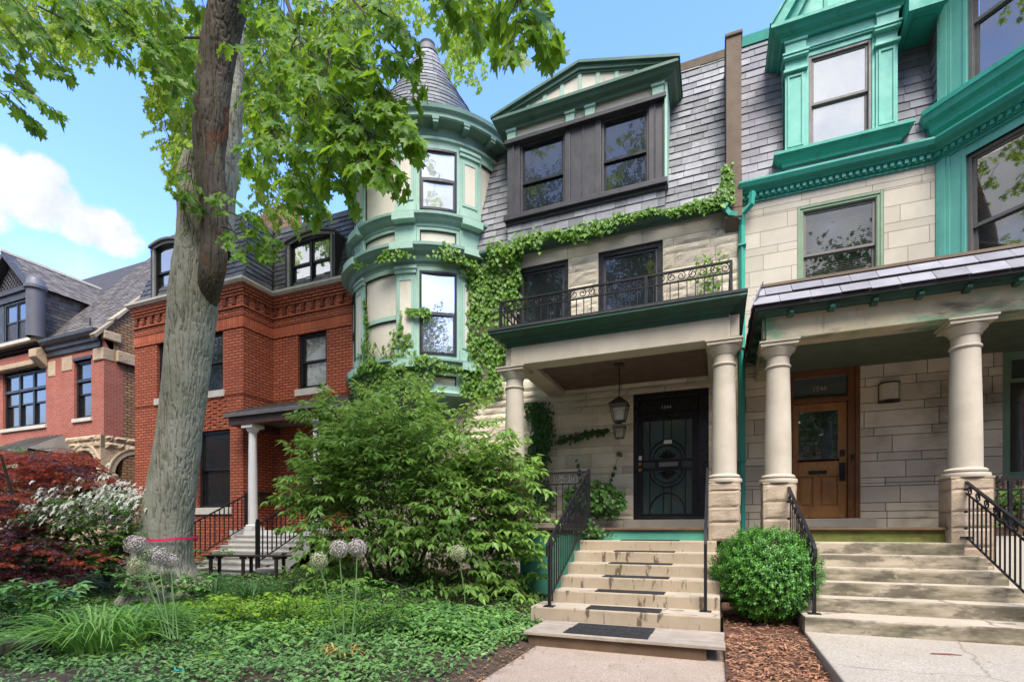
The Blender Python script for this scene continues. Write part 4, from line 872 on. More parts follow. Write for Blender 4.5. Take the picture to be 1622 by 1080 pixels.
RS = stairs('entrance_stairs', 'mossy grey concrete stairs leading up to the varnished oak door', [.97,1.02,1.06,1.08,1.10,1.11], [3.60,3.50,3.42,3.33,3.24,3.09], RY, zs, 8.9, STEP_MOSS, 2)
def handrail(S, name, x, pts_top, posts, drop=.14, scroll=True, bal=True, xf=None, n=None, zbase=None):
    """iron stair rail running back along Y; pts_top: (y, z) of the top bar"""
    mb = MB(); xf = xf or (lambda y: x)
    mb.tube([(xf(y), y, z) for y, z in pts_top], .027, 4, flat=.7)
    for (y, za, zb) in posts: mb.box(xf(y)-.019, xf(y)+.019, y-.019, y+.019, za, zb); mb.box(xf(y)-.07, xf(y)+.07, y-.06, y+.06, za, za+.012)
    def ztop(y):
        for (a, b), (c, d) in zip(pts_top, pts_top[1:]):
            if min(a,c) <= y <= max(a,c) and abs(c-a) > 1e-6: return b+(d-b)*(y-a)/(c-a)
        return pts_top[-1][1]
    y0, y1 = posts[0][0], posts[-1][0]
    if bal:
        for dr in (drop, None):
            off = drop if dr else zbase
            mb.tube([(xf(y), y, ztop(y)-off) for y in np.linspace(y0, y1, 8)], .014, 4)
    o = mb.build('handrail', IRON, S)
    if bal:
        n = n or int(abs(y1-y0)/.105)
        for k in range(1, n):
            y = y0+(y1-y0)*k/n; b = MB(); b.box(xf(y)-.008, xf(y)+.008, y-.008, y+.008, ztop(y)-zbase, ztop(y)-drop); b.build('baluster', IRON, o)
        m = max(3, int(abs(y1-y0)/.17))
        if scroll:
            for k in range(m):
                y = y0+(y1-y0)*(k+.5)/m; sl = (ztop(y1)-ztop(y0))/(y1-y0); b = MB(); zc = ztop(y)-drop/2
                pts = [(xf(y), y+p[0], zc+p[1]+sl*p[0]) for p in spiral(0, 0, drop*.46, 1.4, R_(90), 1)]; b.tube(pts, .009, 5)
                b.build('scroll', IRON, o)
    return o
handrail(CS, 'handrail', -2.09, [(6.46,1.02),(6.46,1.16),(6.52,1.22),(8.86,2.42)], [(6.56,.343,1.22),(8.86,1.2,2.44)], drop=.15, zbase=.80)
handrail(CS, 'handrail', -.13, [(6.86,1.18),(6.90,1.30),(6.98,1.37),(8.46,2.30),(8.52,2.33),(8.70,2.33)], [(6.86,.343,1.20)], bal=False)
handrail(RS, 'handrail', 1.06, [(7.17,.98),(7.12,1.05),(7.13,1.14),(7.2,1.2),(8.72,2.03)], [(7.17,.343,1.02),(8.70,1.25,2.02)], drop=.14, zbase=.72, xf=lambda y: 1.11-.10*(y-7.17)/1.53, n=12)
handrail(RS, 'handrail', 3.12, [(8.72,2.04),(6.6,.90)], [(8.70,1.27,2.04),(6.7,.2,.95)], drop=.15, zbase=.74, xf=lambda y: 3.13+.10*(8.7-y), n=22)
# rubber mats on the centre stairs
MAT_L = ['lowest small black rubber tread mat, on the first tan stone step', 'black rubber tread mat on the second tan stone step', 'black rubber tread mat on the third tan stone step', 'black rubber tread mat on the fourth tan stone step', 'black rubber tread mat on the fifth tan stone step', 'topmost black rubber tread mat, on the landing before the iron door']
for k in range(6):
    mb = MB(); y = CY[k]+.03; x0 = -1.60+.02*k + random.uniform(-.02,.02); d = .30 if k == 0 else .26
    mb.box(x0, x0+.93, y, y+d, zs[k]+.003, zs[k]+.013)
    for i in range(10): mb.box(x0+.01, x0+.92, y+.012+i*(d-.02)/10, y+.012+(i+.55)*(d-.02)/10, zs[k]+.013, zs[k]+.016)
    tag(mb.build('step_mat', RUBBER), MAT_L[k], 'mat', 'rubber mats on the stone stairs')
def wooden_step():
    S = empty('wooden_step', (-1.0, 6.0, 0), 'low weathered plank step in front of the tan stone stairs', 'step')
    for k in range(5):
        a = 5.66+k*.165; mb = MB(); mb.box(-2.13+.01*random.random(), .085-.012*random.random(), a, a+.158, .135, .173+.002*random.random()); mb.build('plank', WOODG, S, bevel=.006)
    mb = MB(); mb.box(-2.08, -.10, 5.70, 5.74, .0, .133); mb.build('fascia', WOODB, S, bevel=.004)
    for x in (-2.08, -1.1, -.14): mb = MB(); mb.box(x, x+.045, 5.742, 6.45, .0, .132); mb.build('bearer', WOODB, S)
    for k in range(2):
        mb = MB(); y = 5.73+k*.335; mb.box(-1.66+.02*k, -.70+.01*k, y, y+.31, .176, .186)
        for i in range(12): mb.box(-1.65+.02*k, -.71+.01*k, y+.01+i*.0245, y+.023+i*.0245, .186, .189)
        tag(mb.build('step_mat', RUBBER), ('front black rubber mat on the weathered plank step', 'rear black rubber mat on the weathered plank step')[k], 'mat', 'rubber mats on the plank step')
wooden_step()

# ================================================================== lamps, chair
def lantern():
    x, y = -1.69, 9.6
    L_ = empty('hanging_lantern', (x, y, 3.1), 'black two tier carriage lantern hanging from the brown porch ceiling', 'lantern')
    mb = MB(); mb.box(x-.085,x+.085,y-.085,y+.085,4.44,4.47); mb.tube([(x,y,4.45),(x,y,3.86)], .010, 6)
    for (zt, zs_, zb, rt, rb, cap) in ((3.86,3.71,3.41,.235,.145,.05),(3.38,3.30,3.10,.155,.105,.03)):
        mb.lathe([(.03,zt),(.06,zt-.02),(rt*1.02,zs_+.012),(rt*1.06,zs_),(rt*.98,zs_-.008),(.0,zs_-.004)], x, y, 4, 45, 405)
        mb.lathe([(.0,zb-.02),(rb*1.03,zb-.02),(rb*1.03,zb),(0,zb)], x, y, 4, 45, 405)
        for k in range(4):
            a = R_(45+90*k); mb.tube([(x+rt*.96*math.cos(a), y+rt*.96*math.sin(a), zs_), (x+rb*math.cos(a), y+rb*math.sin(a), zb)], .009, 5)
    mb.build('cage', BRONZE, L_)
    mb = MB()
    for (zs_, zb, rt, rb) in ((3.70,3.42,.225,.14),(3.295,3.11,.148,.10)): mb.lathe([(rt*.97,zs_),(rb*.97,zb)], x, y, 4, 45, 405)
    mb.build('glass', G_CLEAR, L_)
    mb = MB()
    for dx, dy in ((.04,0),(-.04,.02),(0,-.04)): mb.tube([(x+dx,y+dy,3.42),(x+dx,y+dy,3.56)], .016, 6); mb.ball((x+dx,y+dy,3.585), .026)
    mb.build('bulb', CREAM, L_, smooth=True)
lantern()
def sconce():
    S = empty('wall_sconce', (2.86, 10.99, 3.7), 'half round frosted wall sconce with dark rim beside the oak door', 'lamp')
    mb = MB(); mb.box(2.70,3.02,10.96,10.992,3.64,3.99); mb.arcbox(2.86,10.96,.10,.165,180,360,3.965,3.985,10); mb.arcbox(2.86,10.96,.10,.165,180,360,3.655,3.675,10); mb.build('backplate', BRONZE, S)
    mb = MB(); mb.lathe([(.148,3.675),(.148,3.965)], 2.86, 10.96, 16, 180, 360); mb.build('shade', M('frosted_shade', (.62,.56,.43), (.55,.49,.37), 20, .5, .1), S, smooth=True)
sconce()
def rattan_chair():
    C = empty('wicker_chair', (3.95, 9.9, 1.405), 'brown wicker armchair on the slate roofed porch behind the stone pedestal', 'chair')
    WK = M('wicker_brown', (.14,.07,.045), (.09,.045,.03), 30, .7, .8, 80, bdist=.02); x, y = 3.98, 9.9
    mb = MB(); mb.box(x-.30,x+.30,y-.28,y+.28,1.74,1.84); mb.build('seat', WK, C, bevel=.02)
    mb = MB()
    for k in range(15): a = R_(20+140*k/14); mb.tube([(x+.34*math.cos(a), y+.05+.28*math.sin(a), 1.5), (x+.37*math.cos(a), y+.10+.32*math.sin(a), 2.26-.10*abs(math.cos(a)))], .02, 5)
    mb.build('backrest', WK, C)
    for sx in (-1,1):
        for sy in (-1,1): mb = MB(); mb.tube([(x+sx*.27,y+sy*.24,1.406),(x+sx*.27,y+sy*.24,1.75)], .022, 6); mb.build('leg', WK, C)
rattan_chair()

# ================================================================== red brick rowhouse (1542)
def red_house():
    H = empty('rowhouse', (-12.0, 10.5, 0), 'orange red brick rowhouse with dark mansard roof and white porch columns', 'house')
    FA = frame(0, 10.0, 0); FB = frame(-11.80, 10.0, 90); FR = frame(0, 11.0, 0); XL, XC, XR = -16.25, -11.80, -9.0
    opA = [(-15.25,-14.15,5.2,6.88),(-13.60,-12.55,5.2,6.88),(-15.3,-14.1,1.98,4.12),(-13.55,-12.28,1.98,4.12)]
    opR = [(-10.88,-9.86,5.28,6.84),(-10.55,-9.5,1.40,3.6)]
    wall('brick_wall', FA, XL, XC, 0, 7.98, opA, BRICK, H); wall('brick_wall', FB, .3, 1.0, 0, 7.98, [], BRICK, H); wall('brick_wall', FR, XC, XR, 0, 7.98, opR, BRICK, H)
    mb = MB(); mb.box(XL+.26,XC-.02,10.35,11.3,0,7.9); mb.box(XC-.02,XR,11.35,13,0,7.9); mb.build('core_wall', ROOFDARK, H)
    mb = MB(); mb.box(XL, XL+.25, 10.3, 20, 0, 8); mb.build('side_wall', BRICK_T, H)
    path = [(XL-.02,10.3),(XL,10.0),(XC,10.0),(XC,11.0),(XR,11.0)]
    def band(prof, name, m): b = MB(); b.sweep(prof, path); return b.build(name, m, H)
    band([(-.03,7.70),(.03,7.70),(.03,7.76),(.055,7.762),(.055,7.83),(.08,7.832),(.08,7.90),(.10,7.902),(.10,7.965),(-.03,7.97)], 'corbel_course', BRICK)
    band([(-.03,7.36),(.035,7.36),(.035,7.43),(-.03,7.44)], 'corbel_course', BRICK)
    band([(-.03,6.86),(.018,6.86),(.018,7.12),(-.03,7.13)], 'soldier_course', BRICK_SOLDIER)
    band([(-.03,7.13),(.032,7.131),(.032,7.165),(-.03,7.17)], 'string_course', BRICK); band([(-.03,6.82),(.03,6.82),(.03,6.857),(-.03,6.858)], 'string_course', BRICK); band([(-.03,5.02),(.02,5.02),(.02,5.09),(-.03,5.10)], 'string_course', BRICK)
    DKB = M('dark_brick', (.17,.04,.022), (.11,.03,.018), 9, .9, .3, 30)
    for (F, a, b) in ((FA, XL+.1, XC), (FB, .05, 1.0), (FR, XC+.1, XR)):
        s = a
        while s < b-.05:
            q = MB(F); q.box(s, s+.075, -.05, .02, 7.445, 7.695); q.box(s-.06, s+.135, -.058, .02, 7.655, 7.697); q.box(s-.03, s+.10, -.054, .02, 7.445, 7.48); s += .335; q.build('corbel', DKB, H)
    band([(-.05,7.972),(.14,7.972),(.16,8.0),(.19,8.03),(.19,8.09),(-.05,8.10)], 'cornice', STONE_PALE)
    for (F, o) in ((FA, opA), (FR, opR[:1])):
        for (a, b, za, zb) in o:
            bl = 'sheet' if (a in (-10.88,)) else None
            window(H, F, a, b, za, zb, .08, .09, BLACKP, BLACKP, G_CURT if bl else G_LOW, .5, bl, (.08,.05,.19,STONE_PALE), dbl=1, sash_w=.05)
    # textured brick panel under the upper windows
    mb = MB(FA); rd = random.Random(4)
    for j in range(11):
        for i in range(6):
            if (i+j) % 2 == 0: mb.box(-13.52+i*.2, -13.40+i*.2, -.022, .01, 4.2+j*.075, 4.255+j*.075)
    mb.build('brick_panel', BRICK, H)
    # mansard
    sl = lambda t: (XL+.02+t*.25, XC-.02-t*.25)
    mb = MB()
    slate_field(mb, (0,10.03,8.08), (1,0,0), (0,.62,2.30), lambda t: (XL+t*.23, XC-t*.23), 2.38, .30, .17, seed=41)
    slate_field(mb, (XC-.03,10.0,8.08), (0,1,0), (-.62,0,2.30), lambda t: (.03+t*.25, 1.0+t*.25), 2.38, .30, .17, seed=42)
    slate_field(mb, (0,11.03,8.08), (1,0,0), (0,.62,2.30), lambda t: (XC-t*.25, XR+.3), 2.38, .30, .17, seed=43); mb.build('mansard_slates', SLATE_D, H)
    mb = MB(); mb.prismx([(10.06,8.0),(10.68,10.34),(14,10.34),(14,8.0)], XL+.66, XC-.66); mb.prismx([(11.06,8.0),(11.68,10.34),(14,10.34),(14,8.0)], XC-.7, XR+.3)
    mb.add([(XL+.04,10.06,8.0),(XC-.06,10.06,8.0),(XC-.06,14,8.0),(XL+.04,14,8.0),(XL+.66,10.68,10.34),(XC-.68,10.68,10.34),(XC-.68,14,10.34),(XL+.66,14,10.34)],[(0,1,5,4),(1,2,6,5),(2,3,7,6),(3,0,4,7),(4,5,6,7)]); mb.build('mansard_core', ROOFDARK, H)
    mb = MB(); mb.sweep([(-.05,10.34),(.03,10.34),(.03,10.42),(-.05,10.43)], [(XL+.66,10.68),(XC-.68,10.68),(XC-.68,11.68),(XR+.3,11.68)]); mb.build('ridge_cap', METALROOF, H)
    def arch_dormer(F, a, b, za, zs_, rise, dbl):
        n = 14; top = [(a+(b-a)*i/n, zs_+rise*math.sin(math.pi*(1-abs(2*i/n-1))/2)**.8 if 0 < i < n else zs_) for i in range(n+1)]
        mb = MB(F)
        mb.box(a, a+.10, -.05, 1.6, za, zs_); mb.box(b-.10, b, -.05, 1.6, za, zs_)
        mb.prism([(a, zs_)]+[(x, z) for x, z in top[1:-1]]+[(b, zs_)], -.02, .06); D = mb.build('dormer', CHAR, H)
        mb = MB(F)
        for i in range(n): (x0, z0), (x1, z1) = top[i], top[i+1]; mb.add([(x0,-.13,z0),(x1,-.13,z1),(x1,1.7,z1),(x0,1.7,z0),(x0,-.13,z0+.06),(x1,-.13,z1+.06),(x1,1.7,z1+.06),(x0,1.7,z0+.06)],[(0,1,2,3),(4,5,6,7),(0,1,5,4),(2,3,7,6),(1,2,6,5),(3,0,4,7)])
        mb.build('dormer_roof', METALROOF, D)
        mb = MB(F)
        for i in range(n):
            (x0, z0), (x1, z1) = top[i], top[i+1]; mb.add([(x0,-.06,z0-.09),(x1,-.06,z1-.09),(x1,-.06,z1-.02),(x0,-.06,z0-.02)],[(0,1,2,3)])
        mb.box(a+.10,a+.15,-.06,.05,za,zs_); mb.box(b-.15,b-.10,-.06,.05,za,zs_); mb.build('casing', M('dormer_casing', (.34,.33,.32), None, 3, .6, .1), D)
        window(H, F, a+.15, b-.15, za+.03, zs_+.03, .0, .06, BLACKP, BLACKP, G_MID if dbl == 1 else G_BRIGHT, .5, None, None, dbl=dbl)
    arch_dormer(frame(0,11.02,0), -11.32, -9.55, 8.12, 9.40, .16, 2)
    arch_dormer(frame(0,10.06,0), -15.55, -14.35, 8.12, 9.66, .12, 1)
    # porch
    mb = MB(); mb.add([(-11.78,9.42,4.34),(-8.6,9.42,4.34),(-8.6,10.98,4.92),(-11.78,10.98,4.92),(-11.78,9.42,4.26),(-8.6,9.42,4.26),(-8.6,10.98,4.26),(-11.78,10.98,4.26)],[(0,1,2,3),(4,5,6,7),(0,1,5,4),(1,2,6,5),(3,0,4,7)])
    for k in range(9): x = -11.76+k*.39; mb.add([(x,9.41,4.345),(x+.025,9.41,4.345),(x+.025,10.97,4.925),(x,10.97,4.925),(x,9.41,4.385),(x+.025,9.41,4.385),(x+.025,10.97,4.965),(x,10.97,4.965)],[(0,1,5,4),(1,2,6,5),(2,3,7,6),(3,0,4,7),(4,5,6,7)])
    mb.build('porch_roof', METALROOF, H)
    mb = MB(); mb.box(-11.72,-8.6,9.5,9.75,4.06,4.255); mb.box(-11.74,-11.5,9.75,10.98,4.06,4.255); mb.build('porch_beam', BROWNTRIM, H)
    mb = MB(); mb.box(-11.78,-8.6,9.55,11,1.22,1.36); mb.box(-11.7,-11.3,9.55,11,0,1.22); mb.build('porch_floor', STONE_PALE, H)
    for x in (-11.12,-9.0):
        mb = MB(); mb.lathe([(.11,1.48),(.113,1.6),(.106,2.8),(.094,3.9)], x, 9.72, 24); c = mb.build('porch_column', WHITE, H, smooth=True)
        mb = MB(); mb.box(x-.19,x+.19,9.53,9.91,1.361,1.44); mb.lathe([(0,1.44),(.17,1.44),(.18,1.47),(.15,1.50),(0,1.50)], x, 9.72, 24); mb.build('base', WHITE, c)
        mb = MB(); mb.lathe([(0,3.88),(.115,3.88),(.14,3.92),(.17,3.98),(0,3.98)], x, 9.72, 24); mb.box(x-.19,x+.19,9.53,9.91,3.98,4.058); mb.build('capital', WHITE, c)
    mb = MB(FR); mb.box(-10.55,-10.45,.05,.2,1.40,3.6); mb.box(-9.6,-9.5,.05,.2,1.40,3.6); mb.box(-10.45,-9.6,.05,.2,3.5,3.6); D = mb.build('door', OAK_D, H)
    mb = MB(FR); mb.box(-10.45,-9.6,.12,.16,1.40,3.5); mb.build('leaf', OAK, D); mb = MB(FR); mb.box(-10.3,-9.75,.10,.115,2.3,3.3); mb.build('pane', G_DARK, D)
    # front stairs
    S = empty('front_stairs', (-10.2, 8.5, .3), 'white painted wooden stairs with black railings before the orange brick house', 'stairs')
    n = 7; ytop, ybot = 9.55, 8.05
    for k in range(n):
        zt = .52+(1.36-.52)*(k+.0)/(n-.0)+.0; y0 = ybot+(ytop-ybot)*k/n; x0, x1 = -11.3, -9.05
        mb = MB(); mb.box(x0, x1, y0-.03, y0+.26, zt-.035, zt); o = mb.build('step', STONE_PALE, S, bevel=.005)
        mb = MB(); mb.box(x0+.03, x1-.03, y0+.0, y0+.02, zt-.16, zt-.036); mb.build('riser', WHITE, o)
    mb = MB(); mb.box(-11.26,-9.09,9.53,9.549,1.05,1.355); mb.prismx([(8.05,.40),(9.55,1.2),(9.55,.85),(8.35,.2)], -9.12, -9.06); mb.build('stringer', WHITE, S)
    mb = MB(); mb.box(-9.06,-8.6,8.0,8.5,.2,.56); mb.build('block', STONE_PALE, S, bevel=.02)
    text_part('1542', .20, (-9.98, 9.522, 1.25), (R_(90),0,0), BLACKP, S)
    for x in (-11.22,-9.12):
        rl = MB(); za, zb = .56, 1.36
        rl.tube([(x,8.1,za+.92),(x,9.6,zb+.90)], .022, 4); rl.tube([(x,8.1,za+.12),(x,9.6,zb+.10)], .014, 4); rl.box(x-.035,x+.035,8.06,8.13,.2,za+.98); rl.box(x-.028,x+.028,9.57,9.63,1.36,zb+.96); rl.ball((x,8.095,za+1.01),.042,8,5)
        R1 = rl.build('handrail', IRON, S)
        for k in range(1, 12): b = MB(); y = 8.1+1.5*k/12; z = za+.8*k/12; b.box(x-.01,x+.01,y-.01,y+.01,z+.11,z+.92); b.build('baluster', IRON, R1)
    # wall box beside the porch
    mb = MB(); mb.box(-11.79,-11.60,10.35,10.75,2.08,2.38); mb.box(-11.72,-11.56,10.32,10.78,2.38,2.42); tag(mb.build('mailbox', BRONZE, None, bevel=.01), 'small dark metal mailbox on the orange brick wall beside the white column', 'mailbox')
    return H
red_house()

# ================================================================== far left brick house
def left_house():
    H = empty('brick_house', (-22.5, 11.0, 0), 'plum red brick house with grey gabled roof, lattice gable and stone arches', 'house')
    F = frame(0, 11, 0); XC = -19.5
    ops = [(-25.75,-22.9,5.24,7.36),(-21.18,-20.2,5.28,7.33)]
    wall('brick_wall', F, -30, XC, 4.62, 8.0, ops, BRICK_L, H)
    FS = frame(XC, 11, 90)
    wall('corner_quoin', FS, .3, .62, 4.5, 7.4, [], BRICK_L, H, -.006, .3); wall('side_wall', FS, .62, 9, 0, 7.4, [], BRICK_T, H); mb = MB(FS); mb.prism([(.3,7.4),(9,7.4),(9,18.2),(5.2,14.6),(.0,8.15),(.0,7.9)], 0, .3)
    mb.build('gable_wall', BRICK_T, H)
    for (a, b, za, zb, d) in ((-25.75,-22.9,5.24,7.36,3),(-21.18,-20.2,5.28,7.33,1)):
        w = window(H, F, a, b, za, zb, .08, .09, BLACKP, BLACKP, G_LOW, .42, None, (.06,.06,.13,STONE_PALE), dbl=d, mull=.12)
        mb = MB(F); mb.box(a+.09,b-.09,.05,.1,zb-.75,zb-.65); mb.build('transom', BLACKP, w)
        mb = MB(F); mb.box(a-.05,b+.05,-.03,.1,zb,zb+.10); mb.build('hood', BLACKP, w)
    mb = MB(); mb.box(-30,-19.9,11.4,11.5,4.6,8.1); mb.build('core_wall', ROOFDARK, H)
    mb = MB(F); mb.box(-22.75,-22.3,-.02,.1,6.95,7.5); mb.build('stone_block', STONE_TAN, H, bevel=.02); mb = MB(F); mb.box(-21.9,-21.3,-.02,.1,7.05,7.55); mb.build('stone_block', STONE_TAN, H, bevel=.02); 
    for q in ((-20.05,-19.48,-.05,.35,7.20,7.62),(XC-.02,XC+.14,.352,1.2,7.22,7.615),(XC-.1,XC+.1,-.05,.5,7.9,8.2),(-30,-23.21,-.22,.1,7.42,7.62)): mb = MB(F); mb.box(*q); mb.build('stone_block', STONE_TAN, H, bevel=.03)
    mb = MB(); mb.prismx([(10.62,7.62),(10.62,7.9),(11.0,8.1),(11.0,7.3)], -23.2, -22.75); mb.build('stone_block', STONE_TAN, H, bevel=.03)
    mb = MB(); mb.sweep([(0,7.62),(.06,7.66),(.06,7.82),(.14,7.86),(.14,7.98),(.24,8.02),(.30,8.12),(.30,8.22),(0,8.25)], [(-22.75,11.0),(-19.6,11.0)]); mb.tube([(-19.44,11.4,7.25),(-19.40,15,7.2)], .06, 8); mb.tube([(-19.75,10.72,8.3),(-19.75,10.72,8.55)], .03, 6); mb.build('gutter', CHAR, H)
    # main roof, sloping to the street, with stepped stone coping at the side
    rd = random.Random(8); mb = MB(); l = math.hypot(4.2, 5.38)
    slate_field(mb, (0,10.95,8.22), (1,0,0), (0,4.2,5.38), lambda t: (-23.4, XC-.05), l, .24, .14, seed=51, lift=.014); mb.build('roof_shingles', SHINGLE, H)
    mb = MB(); mb.prismx([(11.0,8.16),(15.2,13.5),(20,8.2)], -30, XC-.02); mb.build('roof_core', ROOFDARK, H)
    mb = MB()
    for k in range(9):
        y = 10.75+k*.55; z = 8.14+(y-10.95)*1.281; mb.prismx([(y-.03,z-.05),(y+.63,z+.80),(y+.63,z+.90),(y-.10,z+.07)], XC-.20, XC+.09, rd.random())
    mb.build('gable_coping', M('coping_stone', (.33,.275,.21), (.25,.205,.155), 3, .9, .4, 30, tint=.15), H, bevel=.015)
    # cross gable with lattice and rounded corner pier
    gx, gz_ = -24.75, 11.75
    mb = MB(); mb.prism([(-27.3,8.25),(-23.35,8.25),(-23.35,10.35),(gx,gz_-.12),(-27.3,9.0)], 10.86, 13.5); D = mb.build('dormer', CHAR, H)
    mb = MB(); slate_field(mb, (-23.10,10.70,10.28), (0,1,0), (-1.65,0,1.45), lambda t: (0,4.6), 2.17, .24, .14, seed=52, lift=.014)
    slate_field(mb, (-23.33,10.9,8.4), (0,1,0), (0,0,1), lambda t: (0,2.2), 1.9, .24, .14, seed=53, lift=.014); mb.build('roof_shingles', SHINGLE, D)
    mb = MB(); mb.prism([(-23.08,10.25),(gx,gz_),(gx,gz_-.2),(-23.3,10.22)], 10.55, 10.9); mb.prism([(gx,gz_),(-26.5,10.2),(-26.3,10.2),(gx,gz_-.2)], 10.55, 10.9); mb.box(-27,-23.2,10.68,10.9,10.18,10.34); mb.box(-27,-23.3,10.75,10.9,9.92,10.18); mb.box(-27,-25.2,10.80,10.9,8.4,9.95); mb.box(-23.55,-23.3,10.8,10.9,8.4,9.95); mb.build('bargeboard', CHAR, D)
    mb = MB(); mb.box(gx-.06,gx+.06,10.5,15.5,gz_-.03,gz_+.06); mb.build('ridge_cap', STONE_PALE, D)
    mb = MB()
    for i in range(-8, 9):
        for sg in (-1, 1):
            x0 = gx+i*.2; 
            for t in np.linspace(0, 1.5, 12):
                xa, za = x0+sg*t, 10.34+t; xb, zb = x0+sg*(t+.125), 10.34+t+.125; lim = lambda x, z: z < gz_-.25-abs(x-gx)*1.0
                if lim(xa, za) and lim(xb, zb): mb.tube([(xa,10.845 if sg>0 else 10.835,za),(xb,10.845 if sg>0 else 10.835,zb)], .018, 4)
    mb.build('lattice', M('lattice_grey', (.11,.105,.11), None, 3, .6, .1), D)
    window(H, frame(0,10.80,0), -25.15, -23.5, 8.45, 9.9, .0, .08, BLACKP, CHAR, G_LOW, .5, None, None, dbl=2)
    mb = MB(); mb.lathe([(.27,8.35),(.27,10.05),(.33,10.09),(.33,10.2),(.29,10.24),(.26,10.42),(.16,10.54),(0,10.6)], -23.0, 10.75, 24); mb.build('corner_pier', M('grey_violet_metal', (.10,.10,.125), (.085,.085,.10), 2, .55, .1), H, smooth=True)
    mb = MB(); mb.box(-27,-23.0,10.72,11.0,8.30,8.42); mb.build('sill', STONE_PALE, H)
    # rusticated stone porch with arches
    def arch(F, xc, r, zs_, x0, x1, zt, z0, d, mb, md):
        n = 18; pts = [(xc+r*math.cos(math.pi*i/n), zs_+r*math.sin(math.pi*i/n)) for i in range(n+1)]; q = MB(F)
        for (p, w) in zip(pts, pts[1:]): q.add([(p[0],0,p[1]),(w[0],0,w[1]),(w[0],0,zt),(p[0],0,zt),(p[0],d,p[1]),(w[0],d,w[1]),(w[0],d,zt),(p[0],d,zt)],[(0,1,2,3),(0,1,5,4),(4,5,6,7)], .5)
        if xc-r-x0 > .02: q.box(x0, xc-r, 0, d, z0, zt)
        if x1-xc-r > .02: q.box(xc+r, x1, 0, d, z0, zt)
        o = len(mb.v); mb.v += q.v; mb.f += [tuple(o+i for i in f) for f in q.f]; mb.t += q.t
        m = MB(F)
        for (ra, rb, nn) in ((r-.01, r+.16, -.03), (r+.16, r+.21, -.055)):
            for i in range(n):
                t0, t1 = math.pi*i/n, math.pi*(i+1)/n
                m.add([(xc+rr*math.cos(t), y, zs_+rr*math.sin(t)) for y in (nn, .05) for (rr, t) in ((ra,t0),(rb,t0),(rb,t1),(ra,t1))], [(0,1,2,3),(0,3,7,4),(1,2,6,5)])
        o = len(md.v); md.v += m.v; md.f += [tuple(o+i for i in f) for f in m.f]; md.t += m.t
    mb = MB(); md = MB(); FF = frame(0, 10.9, 0); FSD = frame(XC, 10.9, 90)
    arch(FF, -20.40, .72, 3.42, -21.6, -19.5, 4.16, 2.9, .4, mb, md); arch(FSD, 1.22, .80, 3.30, .41, 3.2, 4.16, 2.9, .4, mb, md)
    mb.box(-19.9,-19.5,11.30,11.31,2.9,4.16); mb.box(-30,-21.602,10.95,11.3,0,4.16); mb.box(-21.6,-19.5,10.905,13,.0,1.35); mb.build('stone_porch', STONE_TAN, H); md.build('arch_moulding', M('pale_carved_stone', (.50,.40,.28), (.42,.33,.22), 3, .9, .4, 30), H)
    ashlar(FF, -30, XC, 4.16, 4.62, [], [.24,.24], [(.5,.9),(.6,1.0)], STONE_TAN, H, amp=.09, seed=61); ashlar(frame(XC+.004, 11.03, 90), 0, 4, 4.16, 4.62, [], [.24,.24], [(.5,.9),(.6,1.0)], STONE_TAN, H, amp=.09, seed=62)
    mb = MB(); mb.lathe([(.17,1.3),(.17,2.5),(.20,2.52),(.22,2.56),(.20,2.6),(.26,2.68),(.40,2.9),(.44,3.1),(.42,3.25),(.36,3.3)], -19.62, 11.05, 20); mb.build('porch_column', STONE_TAN, H, smooth=True)
    mb = MB(); mb.box(-21.6,-19.6,12.9,13.0,1.3,4.6); mb.box(-21.64,-21.5,11.2,12.9,1.3,4.16); mb.box(-19.55,-19.45,13.0,14.5,0,4.6); mb.box(-21.6,-19.6,11.4,12.9,4.4,4.5); mb.build('porch_back_wall', BROWNTRIM, H)
    mb = MB(); mb.add([(-24.2,9.6,4.05),(-21.0,9.6,4.05),(-21.6,10.9,4.75),(-23.6,10.9,4.75),(-24.2,9.6,3.98),(-21.0,9.6,3.98),(-21.0,10.9,3.98),(-24.2,10.9,3.98)],[(0,1,2,3),(1,6,2),(0,3,7),(0,1,5,4),(4,5,6,7)])
    for k in range(8): x = -24.0+k*.41; xt = -23.55+k*.27; mb.tube([(x,9.6,4.07),(xt,10.88,4.76)], .02, 4)
    mb.build('canopy', METALROOF, H)
    return H
left_house()

